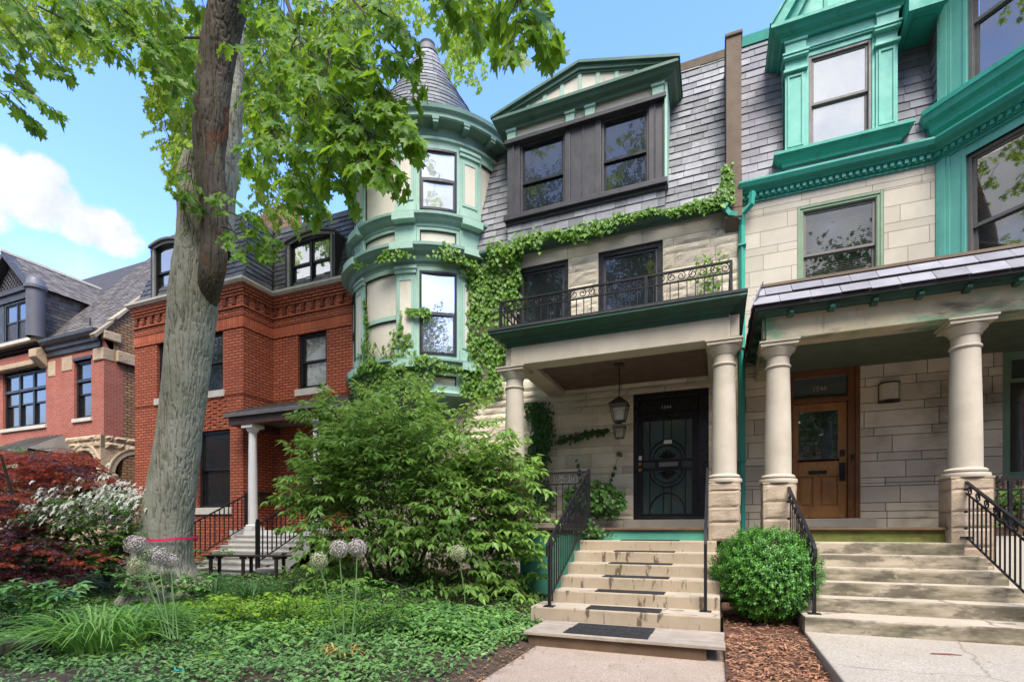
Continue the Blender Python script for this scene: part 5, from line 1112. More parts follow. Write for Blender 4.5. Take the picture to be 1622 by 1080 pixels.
# ================================================================== vegetation
def half(shape):                                            # outline (u along, w aside) mirrored into two folded halves
    return np.array(shape, float)
MAPLE = half([(0,0),(-.04,.14),(-.10,.30),(.06,.27),(.13,.42),(.27,.36),(.33,.23),(.46,.34),(.60,.55),(.66,.36),(.80,.36),(.66,.16),(.80,.10),(1.0,0)])
MAPLE_S = half([(0,0),(-.06,.28),(.14,.40),(.34,.20),(.62,.50),(.66,.16),(1.0,0)])
OVATE = half([(0,0),(.12,.15),(.32,.22),(.58,.17),(.82,.07),(1.0,0)])
SMALL = half([(0,0),(.35,.24),(.75,.15),(1.0,0)])
IVYL = half([(0,0),(-.08,.20),(.10,.42),(.36,.30),(.58,.44),(.66,.16),(1.0,0)])
PALM = half([(0,0),(-.02,.34),(.10,.16),(.28,.50),(.24,.14),(.60,.40),(.42,.06),(1.0,0)])
def leaf_mesh(name, P, D, Nn, S, T, shape, mat, parent=None, fold=.18, curl=.15):
    P, D, Nn, S, T = (np.asarray(a, float) for a in (P, D, Nn, S, T)); off = np.array(wpos(parent)) if parent is not None else np.zeros(3)
    D = D/np.maximum(1e-6, np.linalg.norm(D, axis=1, keepdims=True)); B = np.cross(Nn, D); B /= np.maximum(1e-6, np.linalg.norm(B, axis=1, keepdims=True)); Nn = np.cross(D, B)
    h = len(shape); n = len(P); u = shape[:,0]; w = shape[:,1]
    uu = np.concatenate([u, u[1:-1]]); ww = np.concatenate([w, -w[1:-1]]); k = len(uu)
    hh = fold*np.abs(ww) - curl*uu*uu
    V = P[:,None,:] - off + S[:,None,None]*(uu[None,:,None]*D[:,None,:] + ww[None,:,None]*B[:,None,:] + hh[None,:,None]*Nn[:,None,:])
    fa = np.arange(h); fb = np.concatenate([[0], np.arange(h, k)[::1], [h-1]])
    fa_, fb_ = fa[::-1], fb
    idx = np.concatenate([fa_, fb_]); base = (np.arange(n)*k)[:,None]
    loops = (base + idx[None,:]).ravel().astype(np.int32); ls = np.tile([len(fa), len(fb)], n); st = np.concatenate([[0], np.cumsum(ls)[:-1]]).astype(np.int32)
    me = bpy.data.meshes.new(name); me.vertices.add(n*k); me.vertices.foreach_set('co', V.ravel()); me.loops.add(len(loops)); me.loops.foreach_set('vertex_index', loops)
    me.polygons.add(2*n); me.polygons.foreach_set('loop_start', st)
    try: me.polygons.foreach_set('loop_total', ls.astype(np.int32))
    except Exception: pass
    me.update(calc_edges=True); me.validate()
    a = me.attributes.new('tint', 'FLOAT', 'FACE'); a.data.foreach_set('value', np.repeat(np.clip(T, 0, 1), 2).astype(np.float32))
    me.materials.append(mat); o = bpy.data.objects.new(name, me); COL.objects.link(o); o.parent = parent
    return o
class Leaves:
    def __init__(s): s.P = []; s.D = []; s.N = []; s.S = []; s.T = []
    def add(s, p, d, n, size, t): s.P.append(p); s.D.append(d); s.N.append(n); s.S.append(size); s.T.append(t)
    def build(s, name, shape, mat, parent=None, **k): return leaf_mesh(name, s.P, s.D, s.N, s.S, s.T, shape, mat, parent, **k)
def rv(k=1.): return Vector((random.gauss(0,k), random.gauss(0,k), random.gauss(0,k)))
def spray(lv, wd, p0, p1, side=.5, gap=.16, leaf=.13, wood=.012, sag=.10, pair=2, droop=.45, tint=(.2,.9), up=(0,0,1), lgap=None, start=.12, flat=.5):
    """a leafy branch from p0 to p1 with alternate side twigs"""
    p0, p1 = Vector(p0), Vector(p1); L = (p1-p0).length; n = max(3, int(L/gap)); ax = (p1-p0).normalized()
    sd = ax.cross(Vector(up)); sd = sd.normalized() if sd.length > .05 else Vector((1,0,0)); un = sd.cross(ax)
    main = [p0.lerp(p1, i/n) + Vector((0,0,-sag*L*(4*(i/n)*(i/n-1)) * -1 if False else sag*L*math.sin(math.pi*i/n))) + rv(.012*L) * (1 if 0 < i < n else 0) for i in range(n+1)]
    if wd: wd.tube(main, [wood*(1-.75*i/n) for i in range(n+1)], 5)
    lg = lgap or leaf*.75
    def twig(a, b, w):
        m = max(2, int((b-a).length/lg)); d = (b-a).normalized(); s_ = d.cross(Vector((0,0,1))); s_ = s_.normalized() if s_.length > .05 else Vector((1,0,0)); n_ = s_.cross(d)
        q = [a.lerp(b, i/m) + rv(.006) for i in range(m+1)]
        if wd: wd.tube([a, a.lerp(b,.5)+Vector((0,0,.01)), b], [w, w*.7, w*.35], 4)
        for i in range(1, m+1):
            for sg in ((1,-1) if pair == 2 else (random.choice((1,-1)),)):
                dd = (d*.55 + s_*sg*random.uniform(.6,1.0) + Vector((0,0,-droop*random.uniform(.3,1.5))) + rv(.14)).normalized()
                nn = (n_*1.0 + Vector((0,0,.6)) + rv(.34)); size = leaf*random.uniform(.5, 1.25)
                lv.add(q[i] + dd*size*.2, dd, nn, size, random.uniform(*tint))
        dd = (d + Vector((0,0,-droop*.6)) + rv(.1)).normalized(); lv.add(b, dd, n_+rv(.2), leaf*random.uniform(.8,1.2), random.uniform(*tint))
    for i in range(1, n+1):
        t = i/n
        if t < start: continue
        sg = 1 if i % 2 else -1; l = side*(1-.65*t)*random.uniform(.6,1.2)
        e = main[i] + ax*l*.65 + sd*sg*l*random.uniform(.5,.9) + un*random.uniform(-flat,flat)*l + Vector((0,0,-droop*.25*l))
        twig(main[i], e, wood*.45)
    twig(main[-2], p1 + ax*side*.25, wood*.4)

def bark_mat(name, c1, c2, crack, patch=None):
    m, nt, N, L = newmat(name); out = N('ShaderNodeOutputMaterial'); p = N('ShaderNodeBsdfPrincipled'); L(p.outputs[0], out.inputs[0]); tc = N('ShaderNodeTexCoord'); v = tc.outputs['Object']
    col = mixc(N, L, range_(N, L, noise_(N, L, v, 1.6, 5), .35, .65), c1, c2)
    pl = N('ShaderNodeAttribute'); pl.attribute_name = 'plate'; col = mixc(N, L, range_(N, L, pl.outputs['Fac'], .05, .70, .72, 0.), col, crack)
    col = mixc(N, L, range_(N, L, noise_(N, L, v, 3, 6, .7), .54, .72, 0., .55), col, (.145,.155,.07))
    if patch: col = mixc(N, L, range_(N, L, noise_(N, L, v, 2.2, 5, .6, (1,1,.3)), .54, .60, 0., .85), col, patch)
    L(col, p.inputs['Base Color']); p.inputs['Roughness'].default_value = .95; p.inputs['Specular IOR Level'].default_value = .15
    b = N('ShaderNodeBump'); b.inputs['Strength'].default_value = .9; b.inputs['Distance'].default_value = .015; L(noise_(N, L, v, 55, 6, .7, (1,1,.4)), b.inputs['Height']); L(b.outputs[0], p.inputs['Normal'])
    return m
BARK = bark_mat('maple_bark', (.33,.315,.24), (.235,.23,.165), (.075,.064,.048)); BARK_D = bark_mat('maple_bark_dark', (.125,.103,.078), (.085,.07,.053), (.03,.022,.016), (.15,.055,.026))
TWIG = M('twig_bark', (.05,.038,.026), (.07,.055,.038), 6, .9, .2, 40)
def bark_tube(name, pts, rad, mat, parent, seg=72, dens=34, amp=.05, knots=(), root=0.):
    P = [Vector(p) for p in pts]; L = [0.]
    for a, b in zip(P, P[1:]): L.append(L[-1]+(b-a).length)
    n = int(L[-1]*dens); C = []; Rr = []
    def cat(v0, v1, v2, v3, t): return .5*((2*v1)+(v2-v0)*t+(2*v0-5*v1+4*v2-v3)*t*t+(3*v1-v0-3*v2+v3)*t**3)
    for i in range(n+1):
        d = L[-1]*i/n; k = 0
        while k < len(P)-2 and d > L[k+1]: k += 1
        t = (d-L[k])/(L[k+1]-L[k]); g = lambda A, j: A[max(0, min(len(A)-1, j))]
        C.append(cat(g(P,k-1), g(P,k), g(P,k+1), g(P,k+2), t)); Rr.append(cat(g(rad,k-1), g(rad,k), g(rad,k+1), g(rad,k+2), t))
    th = np.linspace(0, 2*math.pi, seg, endpoint=False); V = np.zeros((n+1, seg, 3)); prev = Vector((1,0,0))
    for i in range(n+1):
        d = (C[min(i+1,n)]-C[max(i-1,0)]).normalized(); a = (prev-d*prev.dot(d)).normalized(); prev = a; b = d.cross(a)
        V[i] = np.array(C[i])[None] + Rr[i]*(np.cos(th)[:,None]*np.array(a)[None]+np.sin(th)[:,None]*np.array(b)[None])
    ctr = np.array(C)[:,None,:]; out = V-ctr; out = out/np.linalg.norm(out, axis=2, keepdims=True); flat = V.reshape(-1,3)
    wob = flat + .035*(np.stack([fbm(flat*5+7,2), fbm(flat*5+31,2), fbm(flat*5+3,2)],1)-.4); r1 = np.clip(np.abs(2*fbm(wob*np.array([21,21,1.5]), 3)/.875-1)*5.5, 0, 1)*.75 + .25*np.clip(np.abs(2*fbm(wob*np.array([42,42,5.]), 2)/.75-1)*5, 0, 1) + .45*(fbm(flat*26,2)-.4); r2 = fbm(flat*np.array([1.3,1.3,.9])+40, 3)-.5
    disp = amp*(r1.reshape(n+1,seg)-.75) + .16*r2.reshape(n+1,seg)*np.array(Rr)[:,None]*2
    if root:
        zz = V[:,:,2]-.2; disp += root*np.exp(-np.maximum(0, zz)/.28)*(.35+.65*np.clip(np.cos(th*5+1.2+.8*np.sin(th*2))[None,:], 0, 1))
    for (kp, kr, kh) in knots:
        dd = np.linalg.norm(V-np.array(kp)[None,None], axis=2); disp += kh*np.exp(-(dd/kr)**2)
    V = V + out*disp[:,:,None]
    mb = MB(); mb.v = [tuple(p) for p in V.reshape(-1,3)]
    mb.f = [(i*seg+k, i*seg+(k+1)%seg, (i+1)*seg+(k+1)%seg, (i+1)*seg+k) for i in range(n) for k in range(seg)] + [tuple(range(n*seg, (n+1)*seg))]; mb.t = [.5]*len(mb.f)
    o = _sm(mb.build(name, mat, parent)); pa = o.data.attributes.new('plate', 'FLOAT', 'POINT'); pa.data.foreach_set('value', np.clip(r1, 0, 1).astype(np.float32)); return o
def _sm(o):
    o.data.polygons.foreach_set('use_smooth', np.ones(len(o.data.polygons), dtype=bool)); return o

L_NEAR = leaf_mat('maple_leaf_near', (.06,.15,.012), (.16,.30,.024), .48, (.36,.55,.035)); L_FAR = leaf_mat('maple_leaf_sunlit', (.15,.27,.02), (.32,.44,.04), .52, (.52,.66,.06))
def big_maple():
    B = (-9.05, 6.1, .25); T = empty('maple_tree', B, 'big forked maple with mossy trunk and bright green leaves hanging over the front garden', 'tree')
    X = lambda px, py: tuple(at(px, py, Y=6.15))
    k1 = X(262, 585)
    trunk = bark_tube('trunk', [(-9.08,6.15,.0),X(258,905),X(262,850),X(276,740),X(290,640),X(300,540),X(308,465),X(307,420),X(303,375),X(300,325),X(297,275),X(303,242)], [.60,.50,.445,.375,.355,.375,.37,.33,.235,.185,.155,.10], BARK, T, 340, 80, .022, root=.26,
                      knots=((X(254,588), .22, .17),(X(345,600), .2, .05)))
    bark_tube('limb', [tuple(at(326,505,Y=6.42)),tuple(at(334,445,Y=6.12)),X(340,385),X(338,320),X(331,250),X(333,190),X(340,120),X(352,50),X(372,-20),tuple(at(400,-120,Y=6.3)),tuple(at(440,-260,Y=6.8))], [.10,.19,.205,.21,.235,.265,.265,.27,.27,.25,.2], BARK_D, T, 220, 70, .024)
    bark_tube('limb', [tuple(at(345,400,Y=6.6)),tuple(at(352,330,Y=6.75)),tuple(at(362,250,Y=6.9)),tuple(at(368,160,Y=7.0)),tuple(at(372,60,Y=7.1)),tuple(at(378,-90,Y=7.3))], [.22,.215,.2,.19,.17,.14], BARK, T, 130, 60, .03)
    wd = MB(); lv = Leaves(); lf = Leaves(); D = lambda px, py, d: at(px, py, d)
    # boughs carrying the sprays
    for pts, r in (([D(372,-20,9.2),D(300,-60,8.0),D(180,-60,6.8),D(60,-30,6.2)], .07), ([D(380,-60,9.3),D(480,-60,8),D(600,-60,6.4),D(720,-70,5.2),D(840,-60,4.6)], .07), ([D(370,60,10),D(420,30,10.2),D(500,40,10.6),D(600,0,11)], .05),
                   ([D(372,110,9.9),D(330,60,9.6),D(250,60,9.3)], .04), ([D(440,-60,8.4),D(470,60,7.0),D(500,130,6.2)], .035)): wd.tube(pts, [r*(1-.6*i/(len(pts)-1)) for i in range(len(pts))], 7)
    N_ = dict(leaf=.145, side=.52, gap=.17, tint=(.1,.85))
    near = [  # (from px,py,d) -> (to px,py,d)
        ((160,-20,7.2),(292,150,6.9)),((60,-30,6.4),(190,85,6.5)),((-20,-30,6.2),(95,110,6.3)),((-60,60,5.8),(70,165,5.9)),((-70,100,5.7),(38,178,5.8)),((-40,-10,6.2),(40,80,6.3)),((100,-40,6.9),(235,60,7)),((190,-40,7.4),(300,75,7.3)),((230,-50,7.8),(292,110,7.6)),
        ((130,-50,6.9),(120,40,6.7)),((20,-60,6.6),(130,30,6.6)),((60,10,6.3),(160,70,6.3)),((170,20,7.1),(255,105,7.0)),((-40,-60,6.6),(60,40,6.7)),((240,-40,7.8),(280,40,7.8)),((-60,20,6.0),(30,120,6.1)),((90,-60,7.1),(200,20,7.2)),((210,30,7.3),(285,125,7.2)),
        ((460,20,6.6),(520,250,5.7)),((480,60,6.2),(572,265,5.2)),((510,20,5.9),(588,170,5.3)),((530,60,5.8),(612,180,5.3)),((550,100,5.6),(628,205,5.1)),((560,0,5.7),(612,95,5.3)),((540,150,5.6),(600,250,5.2)),((570,110,5.5),(645,190,5.0)),((600,50,5.4),(645,105,5.1)),((580,160,5.4),(655,222,5.0)),((590,10,5.4),(650,60,5.1)),((555,190,5.5),(625,262,5.0)),((580,-30,5.6),(632,40,5.3)),((470,60,6.6),(420,250,6.2)),((450,120,6.6),(395,240,6.4)),((500,120,6.0),(460,300,5.8)),((520,70,5.7),(535,240,5.4)),((500,190,5.7),(605,275,5.0)),((480,-20,6.6),(580,100,5.8)),((410,170,6.4),(480,330,6.1)),((440,-40,7.0),(470,110,6.6)),((540,-40,6.2),(560,90,5.8)),((470,180,6.0),(540,290,5.5)),((440,200,6.3),(500,315,5.9)),((500,-30,6.5),(520,90,6.1)),((560,140,5.5),(520,270,5.4)),
        ((640,-80,5.2),(700,0,4.8)),((760,-70,4.4),(850,52,4.1)),((800,-70,4.3),(868,30,4.1)),((720,-70,4.7),(790,40,4.4)),((700,-80,5.0),(750,35,4.8)),((830,-60,4.2),(815,62,4.0)),((700,-50,4.9),(765,10,4.6)),((780,-60,4.4),(830,20,4.2)),
        ((345,330,8.2),(432,378,7.9)),((350,360,8.2),(425,398,8.0)),((300,245,8.6),(292,310,8.5)),((345,300,8.2),(400,345,7.9)),((360,350,8.1),(385,400,8.0)),((300,260,8.5),(310,318,8.4)),
        ((300,-60,8.2),(330,30,8.6)),((240,-70,8.2),(300,0,8.3)),((400,-60,8.2),(430,40,7.6)),((420,-60,8.0),(400,60,7.9)),((360,-60,7.0),(400,10,7.2)),((390,40,7.4),(450,150,7.0)),((420,60,7.2),(410,190,6.9)),((380,110,7.4),(440,215,6.8))]
    for a, b in near: spray(lv, wd, D(*a), D(*b), droop=.55, sag=.05, wood=.011, **N_)
    Fk = dict(leaf=.135, side=.7, gap=.18, tint=(.1,1.), wood=.010)
    far = []
    def fill(n, x0, x1, y0, y1, d0, d1, ok):
        k = 0
        while k < n:
            x, y = random.uniform(x0,x1), random.uniform(y0,y1)
            if not ok(x, y): continue
            d = random.uniform(d0, d1); dx, dy = random.uniform(-50,50), random.uniform(30,80); far.append(((x-dx/2,y-dy/2,d+.2),(x+dx/2,y+dy/2,d))); k += 1
    fill(48, 240, 330, 30, 235, 11.0, 13.0, lambda x, y: x > 245+.30*max(0, y-120) - 12)
    fill(115, 370, 570, 0, 320, 10.5, 13.5, lambda x, y: y < 330-max(0, x-470)*1.2 and (y < 260 or x < 510))
    fill(40, 540, 770, -30, 60, 10.5, 13.0, lambda x, y: y < (60 if x < 590 else 8 if x < 690 else 55))
    fill(66, -20, 300, -40, 70, 9.5, 12.5, lambda x, y: True); fill(9, 715, 750, 50, 100, 15, 17, lambda x, y: True); fill(5, 275, 330, 225, 250, 10, 11, lambda x, y: True)
    for a, b in far: spray(lf, wd, D(*a), D(*b), droop=.8, sag=.02, **Fk)
    # crown above the picture
    for k in range(150):
        p = Vector((-8.5, 6.5, 12.8)) + Vector((random.gauss(0,3.4), random.gauss(0,3.2), random.uniform(-1.5, 4)))
        if p.z < EYE + (p.y*.93-p.x*.37)*1.10: continue
        spray(lf, wd, p, p+Vector((random.uniform(-.8,.8), random.uniform(-.8,.8), -.4)), leaf=.17, side=.8, gap=.26, tint=(.1,1.), wood=.012)
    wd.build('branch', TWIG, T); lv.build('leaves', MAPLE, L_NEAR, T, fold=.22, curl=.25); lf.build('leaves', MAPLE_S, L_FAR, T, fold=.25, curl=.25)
    mb = MB(); n = 40
    pc = at(261, 851, Y=6.15)
    for j in range(n):
        pass
    R0 = .515
    path = [(pc.x+R0*math.cos(2*math.pi*k/n)*(1+.02*math.sin(5*k)), pc.y+R0*math.sin(2*math.pi*k/n)) for k in range(n)]
    b = MB()
    for k in range(n):
        (xa, ya), (xb, yb) = path[k], path[(k+1)%n]; za, zb = pc.z-.02+.02*math.sin(k*.5), pc.z-.02+.02*math.sin((k+1)%n*.5)
        b.add([(xa,ya,za-.022),(xb,yb,zb-.022),(xb,yb,zb+.022),(xa,ya,za+.022)], [(0,1,2,3)])
    q = at(207, 852, Y=5.72); b.add([(q.x,q.y,q.z),(q.x+.06,q.y,q.z+.02),(q.x-.02,q.y-.03,q.z-.24),(q.x-.07,q.y-.03,q.z-.22)], [(0,1,2,3)])
    rb = b.build('ribbon', RIBBON); sm = rb.modifiers.new('thick', 'SOLIDIFY'); sm.thickness = .004
    tag(rb, 'bright pink ribbon tied around the mossy maple trunk', 'ribbon')
big_maple()

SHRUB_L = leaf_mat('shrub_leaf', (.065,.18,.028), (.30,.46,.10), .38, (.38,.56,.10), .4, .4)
def arching_shrub():
    c = Vector((-5.55, 8.0, .3)); T = empty('arching_shrub', c, 'large spreading shrub with arching sprays of light green leaves before the turret', 'shrub')
    wd = MB(); lv = Leaves(); inn = Leaves(); k = 0
    for i in range(15):
        a = random.uniform(0, 2*math.pi); b = c + Vector((.35*math.cos(a), .3*math.sin(a), 0)); t = c + Vector((1.4*math.cos(a), 1.0*math.sin(a), random.uniform(1.4, 2.4)))
        wd.tube([b, b.lerp(t,.5)+Vector((0,0,.25)), t], [.035,.025,.012], 6)
    def tip_ok(p):                                          # outline of the bush seen from the street: low dome leaning right
        x = (p.x-c.x); return True
    n = 0
    while n < 680:
        a = random.uniform(0, 2*math.pi); e = math.acos(random.uniform(-.12, 1)); f = random.uniform(.45, 1.0)**.6
        rx = 2.75 if math.cos(a) > 0 else 2.45
        se, ce = math.sin(e)**.78, (abs(math.cos(e))**.78)*(1 if math.cos(e) > 0 else -1); d = Vector((rx*se*math.cos(a), 1.5*se*math.sin(a), 3.45*ce*(1-.10*max(0, math.cos(a)))*(1+.10*math.sin(a*5+1.3))))
        p = c + d*f + Vector((0, 0, .55*math.sin(e)))
        if p.z < 3.0 and p.x < c.x - (.45 + .80*(p.z-.3)): continue
        if p.z < .35 or p.y > 9.6 or (p.x > -2.45 and p.z < 1.0) or (p.x > -2.9 and p.z > 2.9) : continue
        dirv = (Vector((d.x*.8, d.y*.5-.35, d.z*.3+random.uniform(-.2,1.1)))+rv(.45)).normalized(); l = random.uniform(.55, 1.0)
        q0 = p - dirv*l*.75; q1 = p + dirv*l*.35 + Vector((0,0,-.10))
        if q1.x > -2.2: continue
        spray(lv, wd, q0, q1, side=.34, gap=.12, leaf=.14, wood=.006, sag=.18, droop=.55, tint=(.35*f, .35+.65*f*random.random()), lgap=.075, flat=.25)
        n += 1
    for i in range(2600):
        a = random.uniform(0, 2*math.pi); e = math.acos(random.uniform(-.1, 1)); f = random.uniform(.2, .85)
        p = c + Vector((2.4*math.sin(e)*math.cos(a), 1.3*math.sin(e)*math.sin(a), 3.1*math.cos(e)))*f + Vector((0,0,.25))
        if p.x > -2.5 or (p.z < 3.0 and p.x < c.x - (.3 + .70*(p.z-.3))): continue
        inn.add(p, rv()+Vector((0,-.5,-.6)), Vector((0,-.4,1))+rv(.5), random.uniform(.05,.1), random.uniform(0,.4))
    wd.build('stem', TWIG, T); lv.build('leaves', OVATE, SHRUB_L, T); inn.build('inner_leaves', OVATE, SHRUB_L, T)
arching_shrub()

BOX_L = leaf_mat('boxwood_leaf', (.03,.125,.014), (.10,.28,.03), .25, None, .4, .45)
def boxwood():
    c = Vector((.60, 7.55, .78)); T = empty('boxwood', (.60, 7.55, .15), 'clipped round boxwood bush growing in bark between the two staircases', 'shrub')
    wd = MB(); lv = Leaves()
    for i in range(12): a = random.uniform(0,6.28); wd.tube([(.6+.08*math.cos(a),7.55+.08*math.sin(a),.12),(.6+.4*math.cos(a),7.55+.4*math.sin(a),.6+random.random()*.4)], [.016,.008], 5)
    for i in range(3400):
        z = random.uniform(-1, 1); a = random.uniform(0, 6.283); s = math.sqrt(1-z*z); d = Vector((s*math.cos(a), s*math.sin(a), z))
        bump = 1+.10*(float(fbm(np.array([[d.x*2.2+9, d.y*2.2, d.z*2.2]]), 3)[0])-.5)*2
        f = random.uniform(.80, 1.03)*bump; p = c + Vector((d.x*.655*f*(1.0 if z > -.2 else 1+.25*(z+.2)), d.y*.62*f, d.z*.62*f))
        if p.z < .22: continue
        tw = (d + Vector((0,0,.55)) + rv(.25)).normalized(); tt = random.random()
        for j in range(9):
            q = p + tw*(j*.011-.05); b = tw.orthogonal(); b.rotate(__import__('mathutils').Quaternion(tw, j*2.4)); dd = (tw*.6+b)
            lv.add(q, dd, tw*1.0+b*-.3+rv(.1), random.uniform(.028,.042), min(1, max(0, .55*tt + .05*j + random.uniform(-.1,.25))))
    for i in range(70):
        a = random.uniform(0, 6.283); z = random.uniform(.05, 1); s_ = math.sqrt(1-z*z); d = Vector((s_*math.cos(a), s_*math.sin(a), z)); p = c + Vector((d.x*.655, d.y*.62, d.z*.62)); tw = (d+Vector((0,0,.9))+rv(.25)).normalized(); l = random.uniform(.05,.12); wd.tube([p-tw*.05, p+tw*l], [.003,.0015], 4)
        for j in range(10): b = tw.orthogonal(); b.rotate(__import__('mathutils').Quaternion(tw, j*2.4)); lv.add(p+tw*l*j/9, tw*.7+b, tw+rv(.15), random.uniform(.026,.038), random.uniform(.6,1))
    inn = Leaves()
    for i in range(2500):
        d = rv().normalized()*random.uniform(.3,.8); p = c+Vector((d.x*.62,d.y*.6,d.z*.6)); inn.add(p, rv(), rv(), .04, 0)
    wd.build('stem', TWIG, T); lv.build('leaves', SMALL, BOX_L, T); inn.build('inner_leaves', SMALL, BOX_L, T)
boxwood()

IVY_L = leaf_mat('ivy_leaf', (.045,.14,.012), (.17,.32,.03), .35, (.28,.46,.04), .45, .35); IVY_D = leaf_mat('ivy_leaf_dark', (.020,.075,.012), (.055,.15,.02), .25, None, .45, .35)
def ivy(name, label, regions, mat=IVY_L, size=.10, shape=None):
    """regions: list of (n, sampler) with sampler() -> (point on wall, wall normal)"""
    lv = Leaves(); wd = MB(); p0 = None
    for n, f in regions:
        last = None
        for i in range(n):
            r = f()
            if r is None: continue
            p, nn = Vector(r[0]), Vector(r[1]).normalized()
            if p0 is None: p0 = p.copy()
            t = nn.cross(Vector((0,0,1))).normalized(); sz = size*random.choice((random.uniform(.3,.7), random.uniform(.6,1.15), random.uniform(.75,1.25))); out = random.uniform(.005, .05) if len(r) < 3 else random.uniform(.005, r[2]*.5)
            d = Vector((0,0,-1)) + t*random.gauss(0,.55) + nn*random.uniform(.05,.5); lv.add(p+nn*out, d, nn+Vector((0,0,.45))+rv(.22), sz, min(1, max(0, random.gauss(.5,.25))))
            if last is not None and (last-p).length < .6 and random.random() < .5: wd.tube([last+nn*.015, last.lerp(p,.5)+nn*.03, p+nn*.02], .004, 4)
            last = p
    T = empty(name, (p0.x, p0.y, p0.z), label, 'ivy'); wd.build('stem', TWIG, T); lv.build('leaves', IVYL if shape is None else shape, mat, T); return T
def tri(a, b, m): return random.triangular(a, b, m)
def band_top():
    x = random.uniform(-4.9, .16); zc = 7.80+.05*math.sin(x*3.1)+.03*math.sin(x*9); th = .085+.05*math.sin(x*2.3+1)+ (.10 if x < -3.6 else 0)
    return (x, 10.76-random.uniform(0,.06), zc+random.gauss(0, th*.62)), (0,-1,.35)
def corner_up():
    t = random.random(); return (.12+.22*random.random()-.05*t, 10.78, 7.75+.72*t**1.3+random.gauss(0,.03)), (0,-1,0)
def wall_patch():                                            # between turret and balcony
    z = random.uniform(4.55, 7.75); x = random.uniform(-5.75, -4.15)
    r = -4.45 + .55*max(0, (z-6.9)) + (.30 if 6.3 < z < 7.3 else 0) - .25*max(0, 5.6-z) + .12*math.sin(z*7)
    if x > r or random.random() > .25+.75*float(range_keep(x, z)): return None
    return (x, 10.95, z), (.1,-1,.1), .22
def range_keep(x, z): v = float(fbm(np.array([[x*2.1+5, 0.3, z*1.6]]), 3)[0]); return 1. if v > .43 else .08
def on_turret(a0, a1, z0, z1, r=.05, keep=None):
    def f():
        a = R_(random.uniform(a0, a1)); z = random.uniform(z0, z1)
        if keep and not keep(math.degrees(a), z): return None
        return (TX+(TR+r)*math.cos(a), TY+(TR+r)*math.sin(a), z), (math.cos(a), math.sin(a), .1)
    return f
ivy('wall_ivy', 'bright green ivy climbing the turret and along the slate roof edge', [
    (1900, band_top), (150, corner_up), (3900, wall_patch),
    (520, on_turret(-110,-36,7.55,7.98,.30, lambda a, z: z < 7.72+.16*math.sin(a*.21)+(.1 if a > -55 else 0))), (420, on_turret(-56,-28,7.0,7.9,.16, lambda a, z: a > -52+ (7.9-z)*22 or z > 7.6)),
    (700, on_turret(-125,-30,5.12,5.42,.20, lambda a, z: z < 5.27+.12*math.sin(a*.17))), (520, on_turret(-118,-70,5.3,6.5,.06, lambda a, z: z < 5.55+.75*math.exp(-((a+80)/7)**2)+.95*math.exp(-((a+107)/5)**2)+.2*math.sin(a))),
    (120, on_turret(-76,-62,6.30,6.52,.10, lambda a, z: abs(z-6.42) < .08)), (160, on_turret(-112,-104,6.3,7.0,.05, lambda a, z: abs(a+108+(z-6.3)*2) < 1.6)), (500, on_turret(-60,-20,4.5,5.2,.16, lambda a, z: a > -44 or z > 5.0)), (800, on_turret(-125,-60,4.3,5.1,.12, lambda a, z: True))])
def balc():
    t = random.random(); return (.02+random.gauss(0,.12)-.35*t*random.random(), 10.86-.1*random.random(), 5.1+t*t*1.7+random.gauss(0,.06)), (-.3,-1,.1)
ivy('balcony_ivy', 'small tuft of ivy climbing the wall at the right end of the iron balcony railing', [(420, balc), (260, lambda: ((random.uniform(-.75,.1), 10.8, 5.08+abs(random.gauss(0,.13))), (0,-1,.3)))], size=.085)
def porch_iv():
    z = random.uniform(1.9, 4.25); x = -3.74+random.gauss(0,.13)+.1*math.sin(z*4); return (x, 10.92, z), (.2,-1,0), .25
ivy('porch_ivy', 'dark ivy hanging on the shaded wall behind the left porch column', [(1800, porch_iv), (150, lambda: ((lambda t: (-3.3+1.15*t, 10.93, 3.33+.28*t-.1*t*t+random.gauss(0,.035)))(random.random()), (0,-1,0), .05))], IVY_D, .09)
def pb():
    d = rv().normalized()*random.random()**.4; return (-2.28+.62*d.x, 10.45+.30*d.y, 2.02+.36*d.z-.10*d.x), (d.x*.4,-1,.5+d.z)
ivy('porch_creeper', 'leafy creeper bushing out on the porch wall between the iron railing and the door', [(900, pb), (260, lambda: ((-3.0+.5*random.random(), 10.5, 1.75+.5*random.random()), (0,-1,.3))), (14, lambda: ((lambda t: (-2.15+.25*t, 10.93, 2.3+.75*t))(random.random()), (0,-1,0), .04)), (12, lambda: ((lambda t: (-2.75-.1*t, 10.93, 2.4+.55*t))(random.random()), (0,-1,0), .04))], leaf_mat('creeper_leaf', (.03,.11,.014), (.09,.21,.03), .3, None, .45, .35), .10)
ivy('step_creeper', 'small dark creeper at the top left corner of the tan stone stairs', [(150, lambda: ((-1.98+random.gauss(0,.14), 8.75+random.uniform(-.1,.1), 1.24+abs(random.gauss(0,.09))), (0,-1,.8)))], IVY_D, .07)

